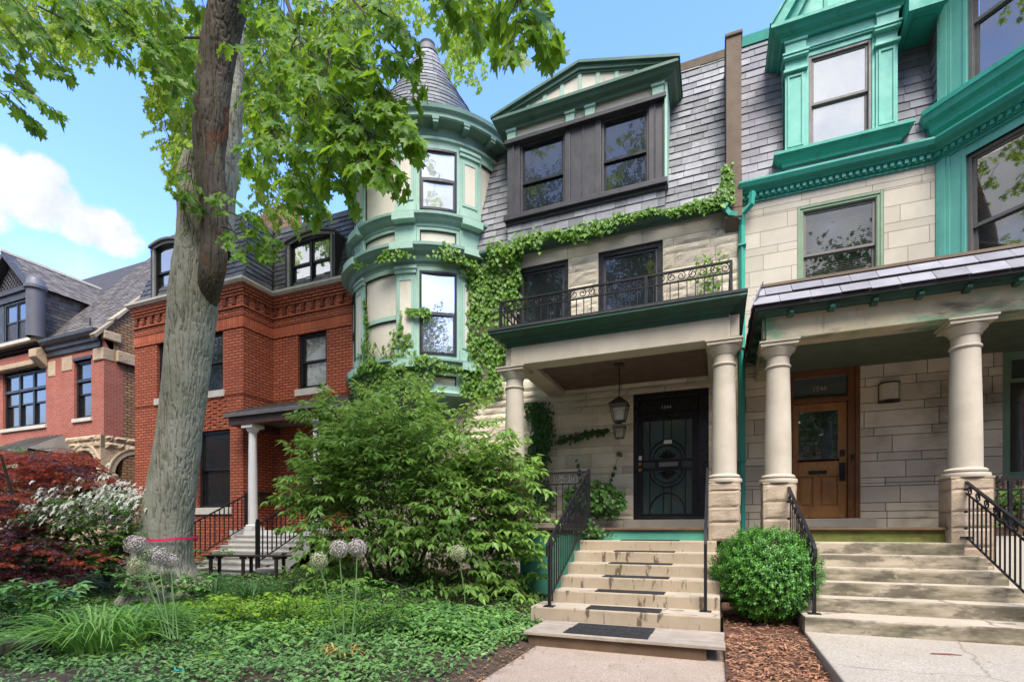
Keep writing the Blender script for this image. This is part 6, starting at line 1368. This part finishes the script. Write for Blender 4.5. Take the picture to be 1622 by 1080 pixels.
# ------------------------------------------------------------------ garden planting
def in_bed(x, y): return (x < -2.16 or y < 2.3) and not (-11.4 < x < -8.9 and y > 7.9)
COVER = leaf_mat('groundcover_leaf', (.042,.13,.03), (.20,.36,.095), .22, None, .42, .4); COVER2 = leaf_mat('euonymus_leaf', (.04,.13,.022), (.17,.33,.07), .2, None, .42, .4); LIME_L = leaf_mat('yellow_green_leaf', (.13,.28,.018), (.26,.42,.035), .35, None, .5, .3)
def ground_cover():
    lv = Leaves()
    n = 0
    while n < 66000:
        x = random.uniform(-13.5, -2.0); y = random.uniform(2.2, 9.6)
        if not in_bed(x, y) or random.random() > (1.0 if y < 7.2 else .55): continue
        d = -math.sin(YAW)*x + math.cos(YAW)*y
        px = abs(math.cos(YAW)*x+math.sin(YAW)*y)/d
        if px > 1.25: continue
        bare = float(vnoise(np.array([[x*1.1+3, y*1.1, 4.2]]))[0])
        if bare > .86 and random.random() < .6: continue
        if x > -2.5 and y < 5.4 and random.random() < max(0, (x+2.5)/.4): continue
        if x < -4.9 and y < 2.75 and random.random() < .8: continue
        h = .04+.11*float(vnoise(np.array([[x*2.3, y*2.3, 1.]]))[0])
        z = float(gz(x, y)) + h*random.uniform(.15, 1.0)
        a = random.uniform(0, 6.283); pt = float(vnoise(np.array([[x*1.6+9, y*1.6, 7.7]]))[0]); lv.add((x, y, z), (math.cos(a), math.sin(a), random.uniform(-.5,.15)), Vector((0,-.25,1))+rv(.38), random.uniform(.04,.075)*(.75+.7*pt), random.random()*.6+.4*pt); n += 1
    tag(lv.build('ground_cover', OVATE, COVER), 'dark green vinca ground cover filling the front garden bed', 'ground cover', kind='stuff')
    lv = Leaves()
    for k in range(5200):
        if k < 3400:
            t = random.random(); x = -2.55-abs(random.gauss(0,.55)); y = random.uniform(4.9, 6.6)
        else: x = random.gauss(-5.4,.9); y = random.gauss(4.7,.45)
        if not in_bed(x, y) or x > -2.2 or (x > -2.3 and y < 5.2): continue
        z = float(gz(x, y)) + .05 + .13*random.random(); a = random.uniform(0,6.283)
        lv.add((x, y, z), (math.cos(a), math.sin(a), random.uniform(-.6,.1)), Vector((0,-.3,1))+rv(.3), random.uniform(.06,.11), random.random())
    tag(lv.build('euonymus_cover', OVATE, COVER2), 'broad leaved creeping cover spilling beside the plank step and path', 'ground cover', kind='stuff')
    lv = Leaves()
    for k in range(5200):
        x = random.gauss(-5.7,.95); y = random.gauss(5.2,.5); z = float(gz(x, y)) + .08 + .10*random.random(); a = random.uniform(0,6.283)
        if not in_bed(x, y): continue
        lv.add((x, y, z), (math.cos(a), math.sin(a), random.uniform(-.3,.4)), Vector((0,-.2,1))+rv(.35), random.uniform(.025,.055), random.random())
    tag(lv.build('lime_cover', OVATE, LIME_L), 'bright yellow green patch of fine ground cover in mid garden', 'ground cover', kind='stuff')
ground_cover()
def blades(name, label, c, n, rad, h, w, mat, droop=1., cat='plant', lean=(0,0), group=None):
    """tuft of arching strap leaves"""
    mb = MB()
    for i in range(n):
        a = random.uniform(0, 6.283); r = rad*math.sqrt(random.random())*.45; x, y = c[0]+r*math.cos(a), c[1]+r*math.sin(a); z = float(gz(x, y))-.02
        L_ = h*random.uniform(.6,1.15); a2 = a+random.gauss(0,.5); out = rad*random.uniform(.4,1.1); ww = w*random.uniform(.6,1.1); m = 7; vs = []
        tx, ty = -math.sin(a2), math.cos(a2)
        for k in range(m+1):
            t = k/m; ro = out*t**1.4; zz = L_*(1.9*t-1.15*droop*t*t) ; wk = ww*(1-t)**.6 if k else ww*.7
            px_, py_ = x+ro*math.cos(a2)+lean[0]*t, y+ro*math.sin(a2)+lean[1]*t
            vs += [(px_+tx*wk,py_+ty*wk,z+zz+.3*wk),(px_,py_,z+zz-.2*wk),(px_-tx*wk,py_-ty*wk,z+zz+.3*wk)]
        fs = []
        for k in range(m): b = 3*k; fs += [(b,b+1,b+4,b+3),(b+1,b+2,b+5,b+4)]
        mb.add(vs, fs, random.random())
    T = empty(name, (c[0], c[1], float(gz(c[0], c[1]))), label, cat, group); o = mb.build('leaves', mat, T); _sm(o)
    return T
DAY = leaf_mat('daylily_leaf', (.09,.24,.03), (.23,.42,.08), .35, None, .4, .4); DAY_D = leaf_mat('dark_strap_leaf', (.03,.10,.02), (.07,.17,.035), .3, None, .4, .4); DRY = leaf_mat('dry_leaf', (.42,.27,.06), (.62,.46,.18), .3, None, .6, .2)
p = at(165, 1018, Z=.13); blades('daylily', 'big clump of arching daylily leaves at the front left of the garden', (p.x, p.y), 210, .85, .66, .019, DAY, 1.25)
p = at(238, 1000, Z=.15); blades('daylily', 'smaller daylily tuft between the big daylily clump and the allium stems', (p.x, p.y), 90, .55, .56, .017, DAY, 1.2)
p = at(398, 935, Z=.38); blades('grass_tuft', 'dark green strap leaved tuft in front of the white stairs', (p.x, p.y), 110, .55, .42, .012, DAY_D)
p = at(338, 930, Z=.38); blades('grass_tuft', 'thin grassy tuft between the maple trunk and the bench', (p.x, p.y), 60, .40, .52, .009, DAY_D)
p = at(20, 960, Z=.15); blades('grass_tuft', 'sparse thin grass tuft at the far left edge of the garden', (p.x, p.y), 45, .35, .45, .007, DAY)
p = at(268, 1012, Z=.13); blades('withered_leaves', 'yellow withered leaves at the foot of the six alliums', (p.x, p.y), 34, .30, .15, .012, DRY, 1.5)
p = at(540, 1035, Z=.11); blades('withered_leaves', 'straw coloured withered leaves at the foot of the three alliums', (p.x, p.y), 36, .26, .24, .012, DRY, 1.5)
p = at(740, 1000, Z=.13); blades('withered_leaves', 'few pale dry leaves at the foot of the lone allium', (p.x, p.y), 9, .12, .10, .010, DRY, 1.5)
AL_ST = M('allium_stem', (.10,.185,.05), (.08,.15,.04), 5, .5, .05); AL_H = M('allium_florets', (.43,.33,.38), (.36,.32,.27), 20, .7, 0, tint=.45); AL_C = M('allium_core', (.22,.30,.08), None, 9, .7, 0)
def allium(head, base, r, label, green):
    T = empty('allium', base, label, 'flower', 'alliums in the front garden'); h = Vector(head); b = Vector(base); mid = b.lerp(h, .5)+Vector((random.uniform(-.03,.03),0,0)); mb = MB()
    mb.tube([b, mid, h], [.007,.006,.005], 6); mb.build('stem', AL_ST, T); fl = MB(); n = 190; core = MB()
    for i in range(n):
        z = 1-2*(i+.5)/n; a = i*2.39996; s = math.sqrt(1-z*z); d = Vector((s*math.cos(a), s*math.sin(a), z)); q = h + d*r*random.uniform(.74,1.05)
        core.tube([h, q], .0012, 3); u = d.orthogonal().normalized(); v = d.cross(u)
        for k in range(6):
            an = k*math.pi/3+random.random(); e = u*math.cos(an)+v*math.sin(an); l = r*.16; g = e.cross(d)*l*.22
            fl.add([tuple(q), tuple(q+e*l*.5+g+d*.004), tuple(q+e*l+d*.006), tuple(q+e*l*.5-g+d*.004)], [(0,1,2,3)], random.random())
    core.ball(tuple(h), r*.12, 8, 5); core.build('pedicels', AL_C, T); fl.build('flower_head', AL_H if not green else M('allium_florets_fading', (.38,.36,.25), (.30,.34,.17), 20, .7, 0, tint=.45), T)
HA = [(215,862,16,'lilac allium head nearest the pink ribbon, highest of the six by the trunk',0),(230,876,13,'greenish fading allium head just below the highest one by the trunk',1),(250,881,16,'fuzzy lilac allium head in the middle of the six by the trunk',0),(270,889,12,'pale allium head right of the middle one by the trunk',0),(219,896,15,'green centred allium head, lowest on the left of the six',1),(268,911,11,'smallest allium head, lowest right of the six by the trunk',1)]
for k, (x, y, r, lab, g) in enumerate(HA): d = 5.35; allium(at(x, y, d+.08*k), at(262+4*k, 1012, 5.3), r*(d+.08*k)/FPX, lab, g)
for k, (x, y, r, bx, lab, g) in enumerate(((505,887,14,538,'cream allium head, left of the three in mid garden',1),(537,869,15,545,'lilac allium head, middle of the three in mid garden',0),(566,867,15.5,555,'lilac allium head, right of the three in mid garden',0))): allium(at(x, y, 4.9+.1*k), at(bx, 1035, 4.85), r*(4.9)/FPX, lab, g)
allium(at(726,875,6.0), at(739,995,6.0), 13.5*6.0/FPX, 'lone cream allium on a long stem in front of the big shrub', 1)
def seedling(px, py, z, lab, n=9, h=.28, leaf=.15, mat=LIME_L):
    p = at(px, py, Z=z); b = Vector((p.x, p.y, float(gz(p.x, p.y)))); T = empty('seedling', b, lab, 'plant', 'broad leaved seedlings in the ground cover'); wd = MB(); lv = Leaves()
    wd.tube([b, b+Vector((.02,0,h*.6)), b+Vector((0,0,h))], [.006,.005,.003], 5)
    for i in range(n):
        t = (i+1)/n; a = i*2.4; d = Vector((math.cos(a), math.sin(a), .25-.3*(1-t))); lv.add(b+Vector((0,0,h*(.25+.75*t)))+d*.03, d, Vector((0,-.2,1))+rv(.15), leaf*random.uniform(.75,1.1), random.uniform(.3,1))
    wd.build('stem', AL_ST, T); lv.build('leaves', OVATE, mat, T, curl=.25)
seedling(358, 985, .16, 'bright green broad leaved seedling right of the withered allium leaves', 13, .36, .19); seedling(590, 905, .3, 'light green seedling under the three alliums by the big shrub', 8, .25, .12); seedling(738, 985, .13, 'green seedling around the stem of the lone allium', 6, .16, .13); seedling(470, 1000, .13, 'low light green seedling in the middle of the ground cover', 9, .16, .12, COVER2)
seedling(628, 1045, .1, 'light green seedling near the aggregate path', 9, .14, .10, COVER2); seedling(75, 955, .2, 'round leaved plant left of the big daylily clump', 9, .26, .17, COVER2); seedling(425, 905, .4, 'yellowish leafy plant in front of the bench', 9, .3, .13)

rg = random.Random(77)
for (px_, py_, z_, lab, n_, h_, lf_, mt_) in ((300,1005,.14,'small lime seedling right of the six alliums',7,.18,.11,LIME_L),(395,1020,.12,'clump of pointed light leaves in the centre of the ground cover',12,.22,.14,COVER2),(500,960,.18,'taller light green sprig left of the three alliums',10,.30,.12,LIME_L),(655,985,.13,'broad dark leaves below the big shrub, left of the lone allium',10,.18,.15,COVER2),
        (690,1020,.1,'low pale sprig in the ground cover left of the aggregate path',8,.14,.10,LIME_L),(110,1020,.13,'round leaved clump at the lower left of the garden',11,.20,.13,COVER2),(210,1035,.11,'small light sprig below the withered daylily leaves',8,.15,.10,LIME_L),(445,945,.25,'leafy sprig in front of the dark strap leaved tuft',10,.28,.13,COVER2),
        (795,960,.13,'broad leaved sprig beside the left edge of the stone stairs',9,.18,.13,COVER2),(330,1040,.1,'flat rosette of light leaves near the bottom edge of the garden',9,.08,.13,LIME_L)):
    seedling(px_, py_, z_, lab, n_, h_, lf_, mt_)
p = at(575, 1005, Z=.13); blades('grass_tuft', 'sparse grass tuft behind the three alliums in mid garden', (p.x, p.y), 40, .30, .36, .008, DAY)
p = at(95, 985, Z=.16); blades('grass_tuft', 'loose grass tuft left of the big daylily clump', (p.x, p.y), 50, .40, .40, .009, DAY)
p = at(470, 930, Z=.38); blades('grass_tuft', 'dark grass tuft at the left foot of the big shrub', (p.x, p.y), 60, .40, .36, .010, DAY_D)
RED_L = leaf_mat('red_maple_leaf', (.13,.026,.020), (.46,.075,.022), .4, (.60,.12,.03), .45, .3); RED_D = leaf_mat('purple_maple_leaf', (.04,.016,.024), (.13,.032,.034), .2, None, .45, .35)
def red_maple():
    c = at(60, 935, Z=.3); c = Vector((-11.4, 5.4, .3)); T = empty('japanese_maple', c, 'low japanese maple with layered red and purple leaves left of the maple trunk', 'tree'); wd = MB(); lv = Leaves(); dk = Leaves()
    for k in range(5): a = k*1.3; wd.tube([c, c+Vector((.3*math.cos(a),.3*math.sin(a),.8)), c+Vector((1.2*math.cos(a),.9*math.sin(a),1.5+.2*k))], [.06,.04,.015], 7)
    tiers = []
    for k in range(520):
        x = random.uniform(-40, 195); y = random.uniform(715, 930); d = random.uniform(8.2, 10.0) + (0.6 if y < 780 else 0)
        lim = 705 + .0*x + (0 if x < 110 else (x-110)*1.0); 
        if y < lim or (x > 150 and y > 885) or (x > 75 and 765 < y < 862) or (x > 40 and 775 < y < 850 and random.random() < .6) or (y > 880 and x > 120): continue
        tiers.append((x, y, d))
    for (x, y, d) in tiers:
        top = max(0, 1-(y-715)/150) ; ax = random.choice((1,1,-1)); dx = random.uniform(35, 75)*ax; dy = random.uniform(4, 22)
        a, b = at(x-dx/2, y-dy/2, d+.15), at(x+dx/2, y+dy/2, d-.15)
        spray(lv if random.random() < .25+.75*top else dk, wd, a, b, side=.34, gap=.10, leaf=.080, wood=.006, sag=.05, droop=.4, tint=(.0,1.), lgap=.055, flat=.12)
    wd.build('branch', TWIG, T); lv.build('leaves', PALM, RED_L, T); dk.build('leaves', PALM, RED_D, T)
red_maple()
DOG_L = leaf_mat('dogwood_leaf', (.06,.17,.02), (.17,.32,.05), .3, None, .45, .3); DOG_W = leaf_mat('dogwood_bract', (.62,.62,.50), (.74,.73,.64), .3, None, .6, .2)
def dogwood():
    c = Vector((-11.6, 6.6, .33)); T = empty('dogwood_shrub', c, 'green shrub topped with white blossoms behind the red japanese maple', 'shrub'); wd = MB(); lv = Leaves(); wl = Leaves()
    for k in range(5): a = k*1.3; wd.tube([c, c+Vector((.3*math.cos(a),.3*math.sin(a),.8)), c+Vector((1.0*math.cos(a),.8*math.sin(a),1.5))], [.05,.035,.012], 6)
    for k in range(150):
        x = random.uniform(40, 222); y = random.uniform(775, 885); d = random.uniform(8.6, 9.6)
        if y < 782+.18*abs(x-170): continue
        dx = random.uniform(-35, 35); a, b = at(x-dx/2, y+8, d+.2), at(x+dx/2, y-6, d-.1); spray(lv, wd, a, b, side=.34, gap=.11, leaf=.095, wood=.006, droop=.35, tint=(0,1), lgap=.07, flat=.2)
        if y < 836:
            for i in range(12): q = a.lerp(b, random.random())+rv(.13)+Vector((0,-.12,.12)); an = random.uniform(0,6.28); [wl.add(q, (math.cos(an+j*1.57), (math.sin(an+j*1.57))*.5, math.sin(an+j*1.57)*.75+.1), (.25*random.gauss(0,1),-.85,.55), random.uniform(.055,.08), random.random()) for j in range(4)]
    wd.build('branch', TWIG, T); lv.build('leaves', OVATE, DOG_L, T); wl.build('blossom', OVATE, DOG_W, T)
dogwood()
def leafy_mound(name, label, spots, leaf, mat, shape=OVATE, cat='shrub', base=None, side=.34):
    T = empty(name, base, label, cat); wd = MB(); lv = Leaves(); b = Vector(base)
    for (x, y, d) in spots:
        dx = random.uniform(-30, 30); p, q = at(x-dx, y+14, d+.15), at(x+dx, y-6, d-.1); spray(lv, wd, p, q, side=side, gap=.11, leaf=leaf, wood=.006, droop=.4, tint=(0,1), lgap=leaf*.7, flat=.3)
    for k in range(5): wd.tube([b, b+Vector((random.uniform(-.2,.2), random.uniform(-.15,.15), .10 if cat != 'shrub' else .3))], [.008,.004], 5)
    wd.build('stem', TWIG, T); lv.build('leaves', shape, mat, T)
leafy_mound('green_shrub', 'light green shrub with white flower heads at the far left edge under the metal canopy', [(random.uniform(-60,55), random.uniform(712,800), random.uniform(11.5,13)) for _ in range(34)], .10, DOG_L, base=(-16.5, 7.4, .4))
leafy_mound('hosta', 'low green leafy plants at the foot of the red japanese maple', [(random.uniform(60,200), random.uniform(868,915), random.uniform(8.6,9.6)) for _ in range(26)], .12, COVER2, base=(-10.9, 5.6, .3), cat='plant')
leafy_mound('ivy_patch', 'low ivy and litter creeping round the foot of the maple trunk', [(random.uniform(195,325), random.uniform(915,940), random.uniform(7.9,8.6)) for _ in range(26)], .08, COVER2, IVYL, base=(-8.9, 5.35, .28), cat='ivy', side=.22)
leafy_mound('green_shrub', 'dark leafy undergrowth between the maple trunk and the white stairs', [(random.uniform(318,350), random.uniform(868,905), random.uniform(11.2,12)) for _ in range(10)], .08, DOG_L, base=(-10.9, 7.6, .4), side=.22)
leafy_mound('fern', 'arching green ferny plants under the left side of the big shrub', [(random.uniform(455,560), random.uniform(890,925), random.uniform(9.0,9.8)) for _ in range(20)], .09, SHRUB_L, base=(-6.9, 6.9, .35), cat='plant')
leafy_mound('green_shrub', 'bright green shrub behind the iron railing at the right edge of the mossy stairs', [(random.uniform(1598,1690), random.uniform(775,850), random.uniform(7.0,7.5)) for _ in range(22)], .08, COVER2, base=(4.1, 8.1, .1), side=.26)
leafy_mound('lime_plant', 'mound of yellow green leafy stems in the middle of the front garden', [(random.uniform(330,480), random.uniform(948,985), random.uniform(6.3,7.2)) for _ in range(34)], .075, LIME_L, base=(-5.6, 5.3, .2), cat='plant', side=.24)
leafy_mound('broadleaf_plant', 'knee high broad leaved plants at the left edge beside the stone edging', [(random.uniform(-20,110), random.uniform(928,972), random.uniform(6.2,7.0)) for _ in range(30)], .13, COVER2, base=(-7.6, 4.6, .15), cat='plant', side=.28)
leafy_mound('weed_clump', 'taller loose weeds among the stems of the three alliums', [(random.uniform(515,640), random.uniform(925,985), random.uniform(5.6,6.6)) for _ in range(22)], .085, DOG_L, base=(-3.9, 5.2, .15), cat='plant', side=.26)
def bench():
    a, b = at(330, 878, 10.5), at(455, 880, 10.2); T = empty('bench', (a+b)/2 - Vector((0,0,.4)), 'dark backless garden bench on slim legs before the white stairs', 'bench')
    d = (b-a); L_ = Vector((d.x, d.y, 0)).length; ang = math.degrees(math.atan2(d.y, d.x)); F = frame(a.x, a.y, ang); z = a.z; mb = MB(F)
    for k in range(3): mb.box(0, L_, -.17+.12*k, -.06+.12*k, z-.03, z)
    mb.build('seat', BENCHW, T, bevel=.006)
    for s in (.16, L_*.5, L_-.16):
        for n in (-.12, .12):
            mb = MB(F); mb.box(s-.025, s+.025, n-.025, n+.025, z-.45, z-.03); mb.box(s-.07, s+.07, n-.02, n+.02, z-.075, z-.03); mb.build('leg', BENCHW, T)
bench()
mb = MB(); rd = random.Random(5)
for k in range(5): p, q = at(-20+k*20, 992-2*k, 5.4), at(-1+k*20, 991-2*k, 5.4); mb.box(min(p.x,q.x), max(p.x,q.x)-.01, p.y-.07+.02*rd.random(), p.y+.08, .05, .20+.02*rd.random(), rd.random())
tag(mb.build('stone_edging', M('mossy_edging', (.06,.06,.035), (.035,.04,.02), 5, .95, .6, 30), None, bevel=.02), 'dark mossy stone edging at the left edge of the garden bed', 'edging')
p = at(1500, 1036, Z=.18); mb = MB(); mb.tube([(p.x-.13,p.y-.01,.181),(p.x,p.y+.008,.184),(p.x+.12,p.y+.02,.181)], [.006,.007,.004], 6); tag(mb.build('twig', M('red_twig', (.20,.075,.04), None, 6, .8, .1)), 'short reddish twig lying on the concrete path', 'twig')
p = at(283, 1062, Z=.1); mb = MB(); mb.tube([(p.x-.05,p.y,.13),(p.x-.02,p.y-.02,.115),(p.x+.02,p.y-.02,.11),(p.x+.06,p.y+.01,.115)], .007, 6); tag(mb.build('hose_scrap', M('turquoise_plastic', (.02,.35,.34), None, 6, .4, 0)), 'small curved turquoise scrap lying in the ground cover', 'scrap')
# dead leaves and specks along the path edges
lv = Leaves()
for k in range(420):
    if k < 260: x = -2.0-abs(random.gauss(0,.16))+.08; y = random.uniform(3.9, 5.6); z = .03 if x > -1.99 else float(gz(x,y))+.03
    elif k < 330: x = random.uniform(-1.9,.05); y = random.uniform(4,5.6); z = .012
    else: x = random.uniform(1.2,4.4); y = random.uniform(4.6,6.8); z = .181
    a = random.uniform(0,6.28); lv.add((x,y,z), (math.cos(a),math.sin(a),random.uniform(-.1,.2)), Vector((0,0,1))+rv(.25), random.uniform(.012,.055 if k < 260 else .028), random.random())
tag(lv.build('leaf_litter', OVATE, leaf_mat('litter', (.12,.06,.03), (.34,.20,.10), .1, None, .8, .1)), 'brown leaf litter scattered along the path edges', 'leaf litter', kind='stuff')

# ------------------------------------------------------------------ across the street: trees that the windows mirror
def street_tree(x, y, h, r, label, seed):
    rd = random.Random(seed); T = empty('street_tree', (x, y, -.1), label, 'tree', 'trees across the street'); wd = MB(); lv = Leaves()
    wd.tube([(x,y,-.1),(x+.1,y,h*.25),(x,y+.1,h*.5)], [.42,.34,.24], 12)
    cl = []
    for k in range(46):
        d = Vector((rd.gauss(0,1), rd.gauss(0,1), rd.gauss(0,1))).normalized()*rd.random()**.4; c = Vector((x+d.x*r, y+d.y*r, h*.62+d.z*h*.34)); cl.append(c); wd.tube([(x,y,h*.45),((x+c.x)/2,(y+c.y)/2,c.z*.5+h*.27),c], [.12,.07,.02], 5)
    for c in cl:
        for i in range(150): q = c+Vector((rd.gauss(0,.62), rd.gauss(0,.62), rd.gauss(0,.5))); lv.add(q, (rd.gauss(0,1),rd.gauss(0,1),-.6), (rd.gauss(0,.5),rd.gauss(0,.5),1), rd.uniform(.16,.30), rd.random())
    wd.build('trunk', BARK, T); lv.build('crown', MAPLE_S, leaf_mat('street_leaf', (.025,.07,.012), (.06,.13,.02), .35), T)
street_tree(-43, -10, 20, 5.5, 'tall leafy tree across the street seen only in window reflections', 7); street_tree(-34, -9, 24, 5.5, 'tall leafy tree across the street seen only in window reflections', 6); street_tree(-21, -9, 22, 5.0, 'tall leafy tree across the street seen only in window reflections', 1); street_tree(-10, -8, 27, 5.5, 'tall leafy tree across the street seen only in window reflections', 2); street_tree(-3.2, -8.5, 25, 4.6, 'tall leafy tree across the street seen only in window reflections', 3); street_tree(5.6, -10, 17, 4.2, 'tall leafy tree across the street seen only in window reflections', 4); street_tree(15, -9, 21, 5.0, 'tall leafy tree across the street seen only in window reflections', 5)
def far_row():
    rd = random.Random(2); base = None
    for k in range(15):
        x = -125+k*12.5; h = rd.uniform(11.5, 14); H = empty('facing_rowhouse', (x+6, -26, -.1), 'tall brick rowhouse across the street, seen only in window reflections', 'house', 'rowhouses across the street')
        mb = MB(); mb.box(x, x+12.2, -34, -26, -.1, h); mb.build('wall', BRICK_L if k % 2 else BRICK_T, H); mb = MB(); mb.sweep([(0,h-.5),(.3,h-.3),(.35,h+.05),(0,h+.06)], [(x+12.2,-26),(x,-26)]); mb.build('cornice', CHAR, H)
        for j in range(3):
            for i in range(3): w = MB(); w.box(x+1.4+i*3.6, x+2.9+i*3.6, -25.99, -25.9, 1.2+j*3.6, 3.4+j*3.6); w.build('window', BLACKP, H)
far_row()
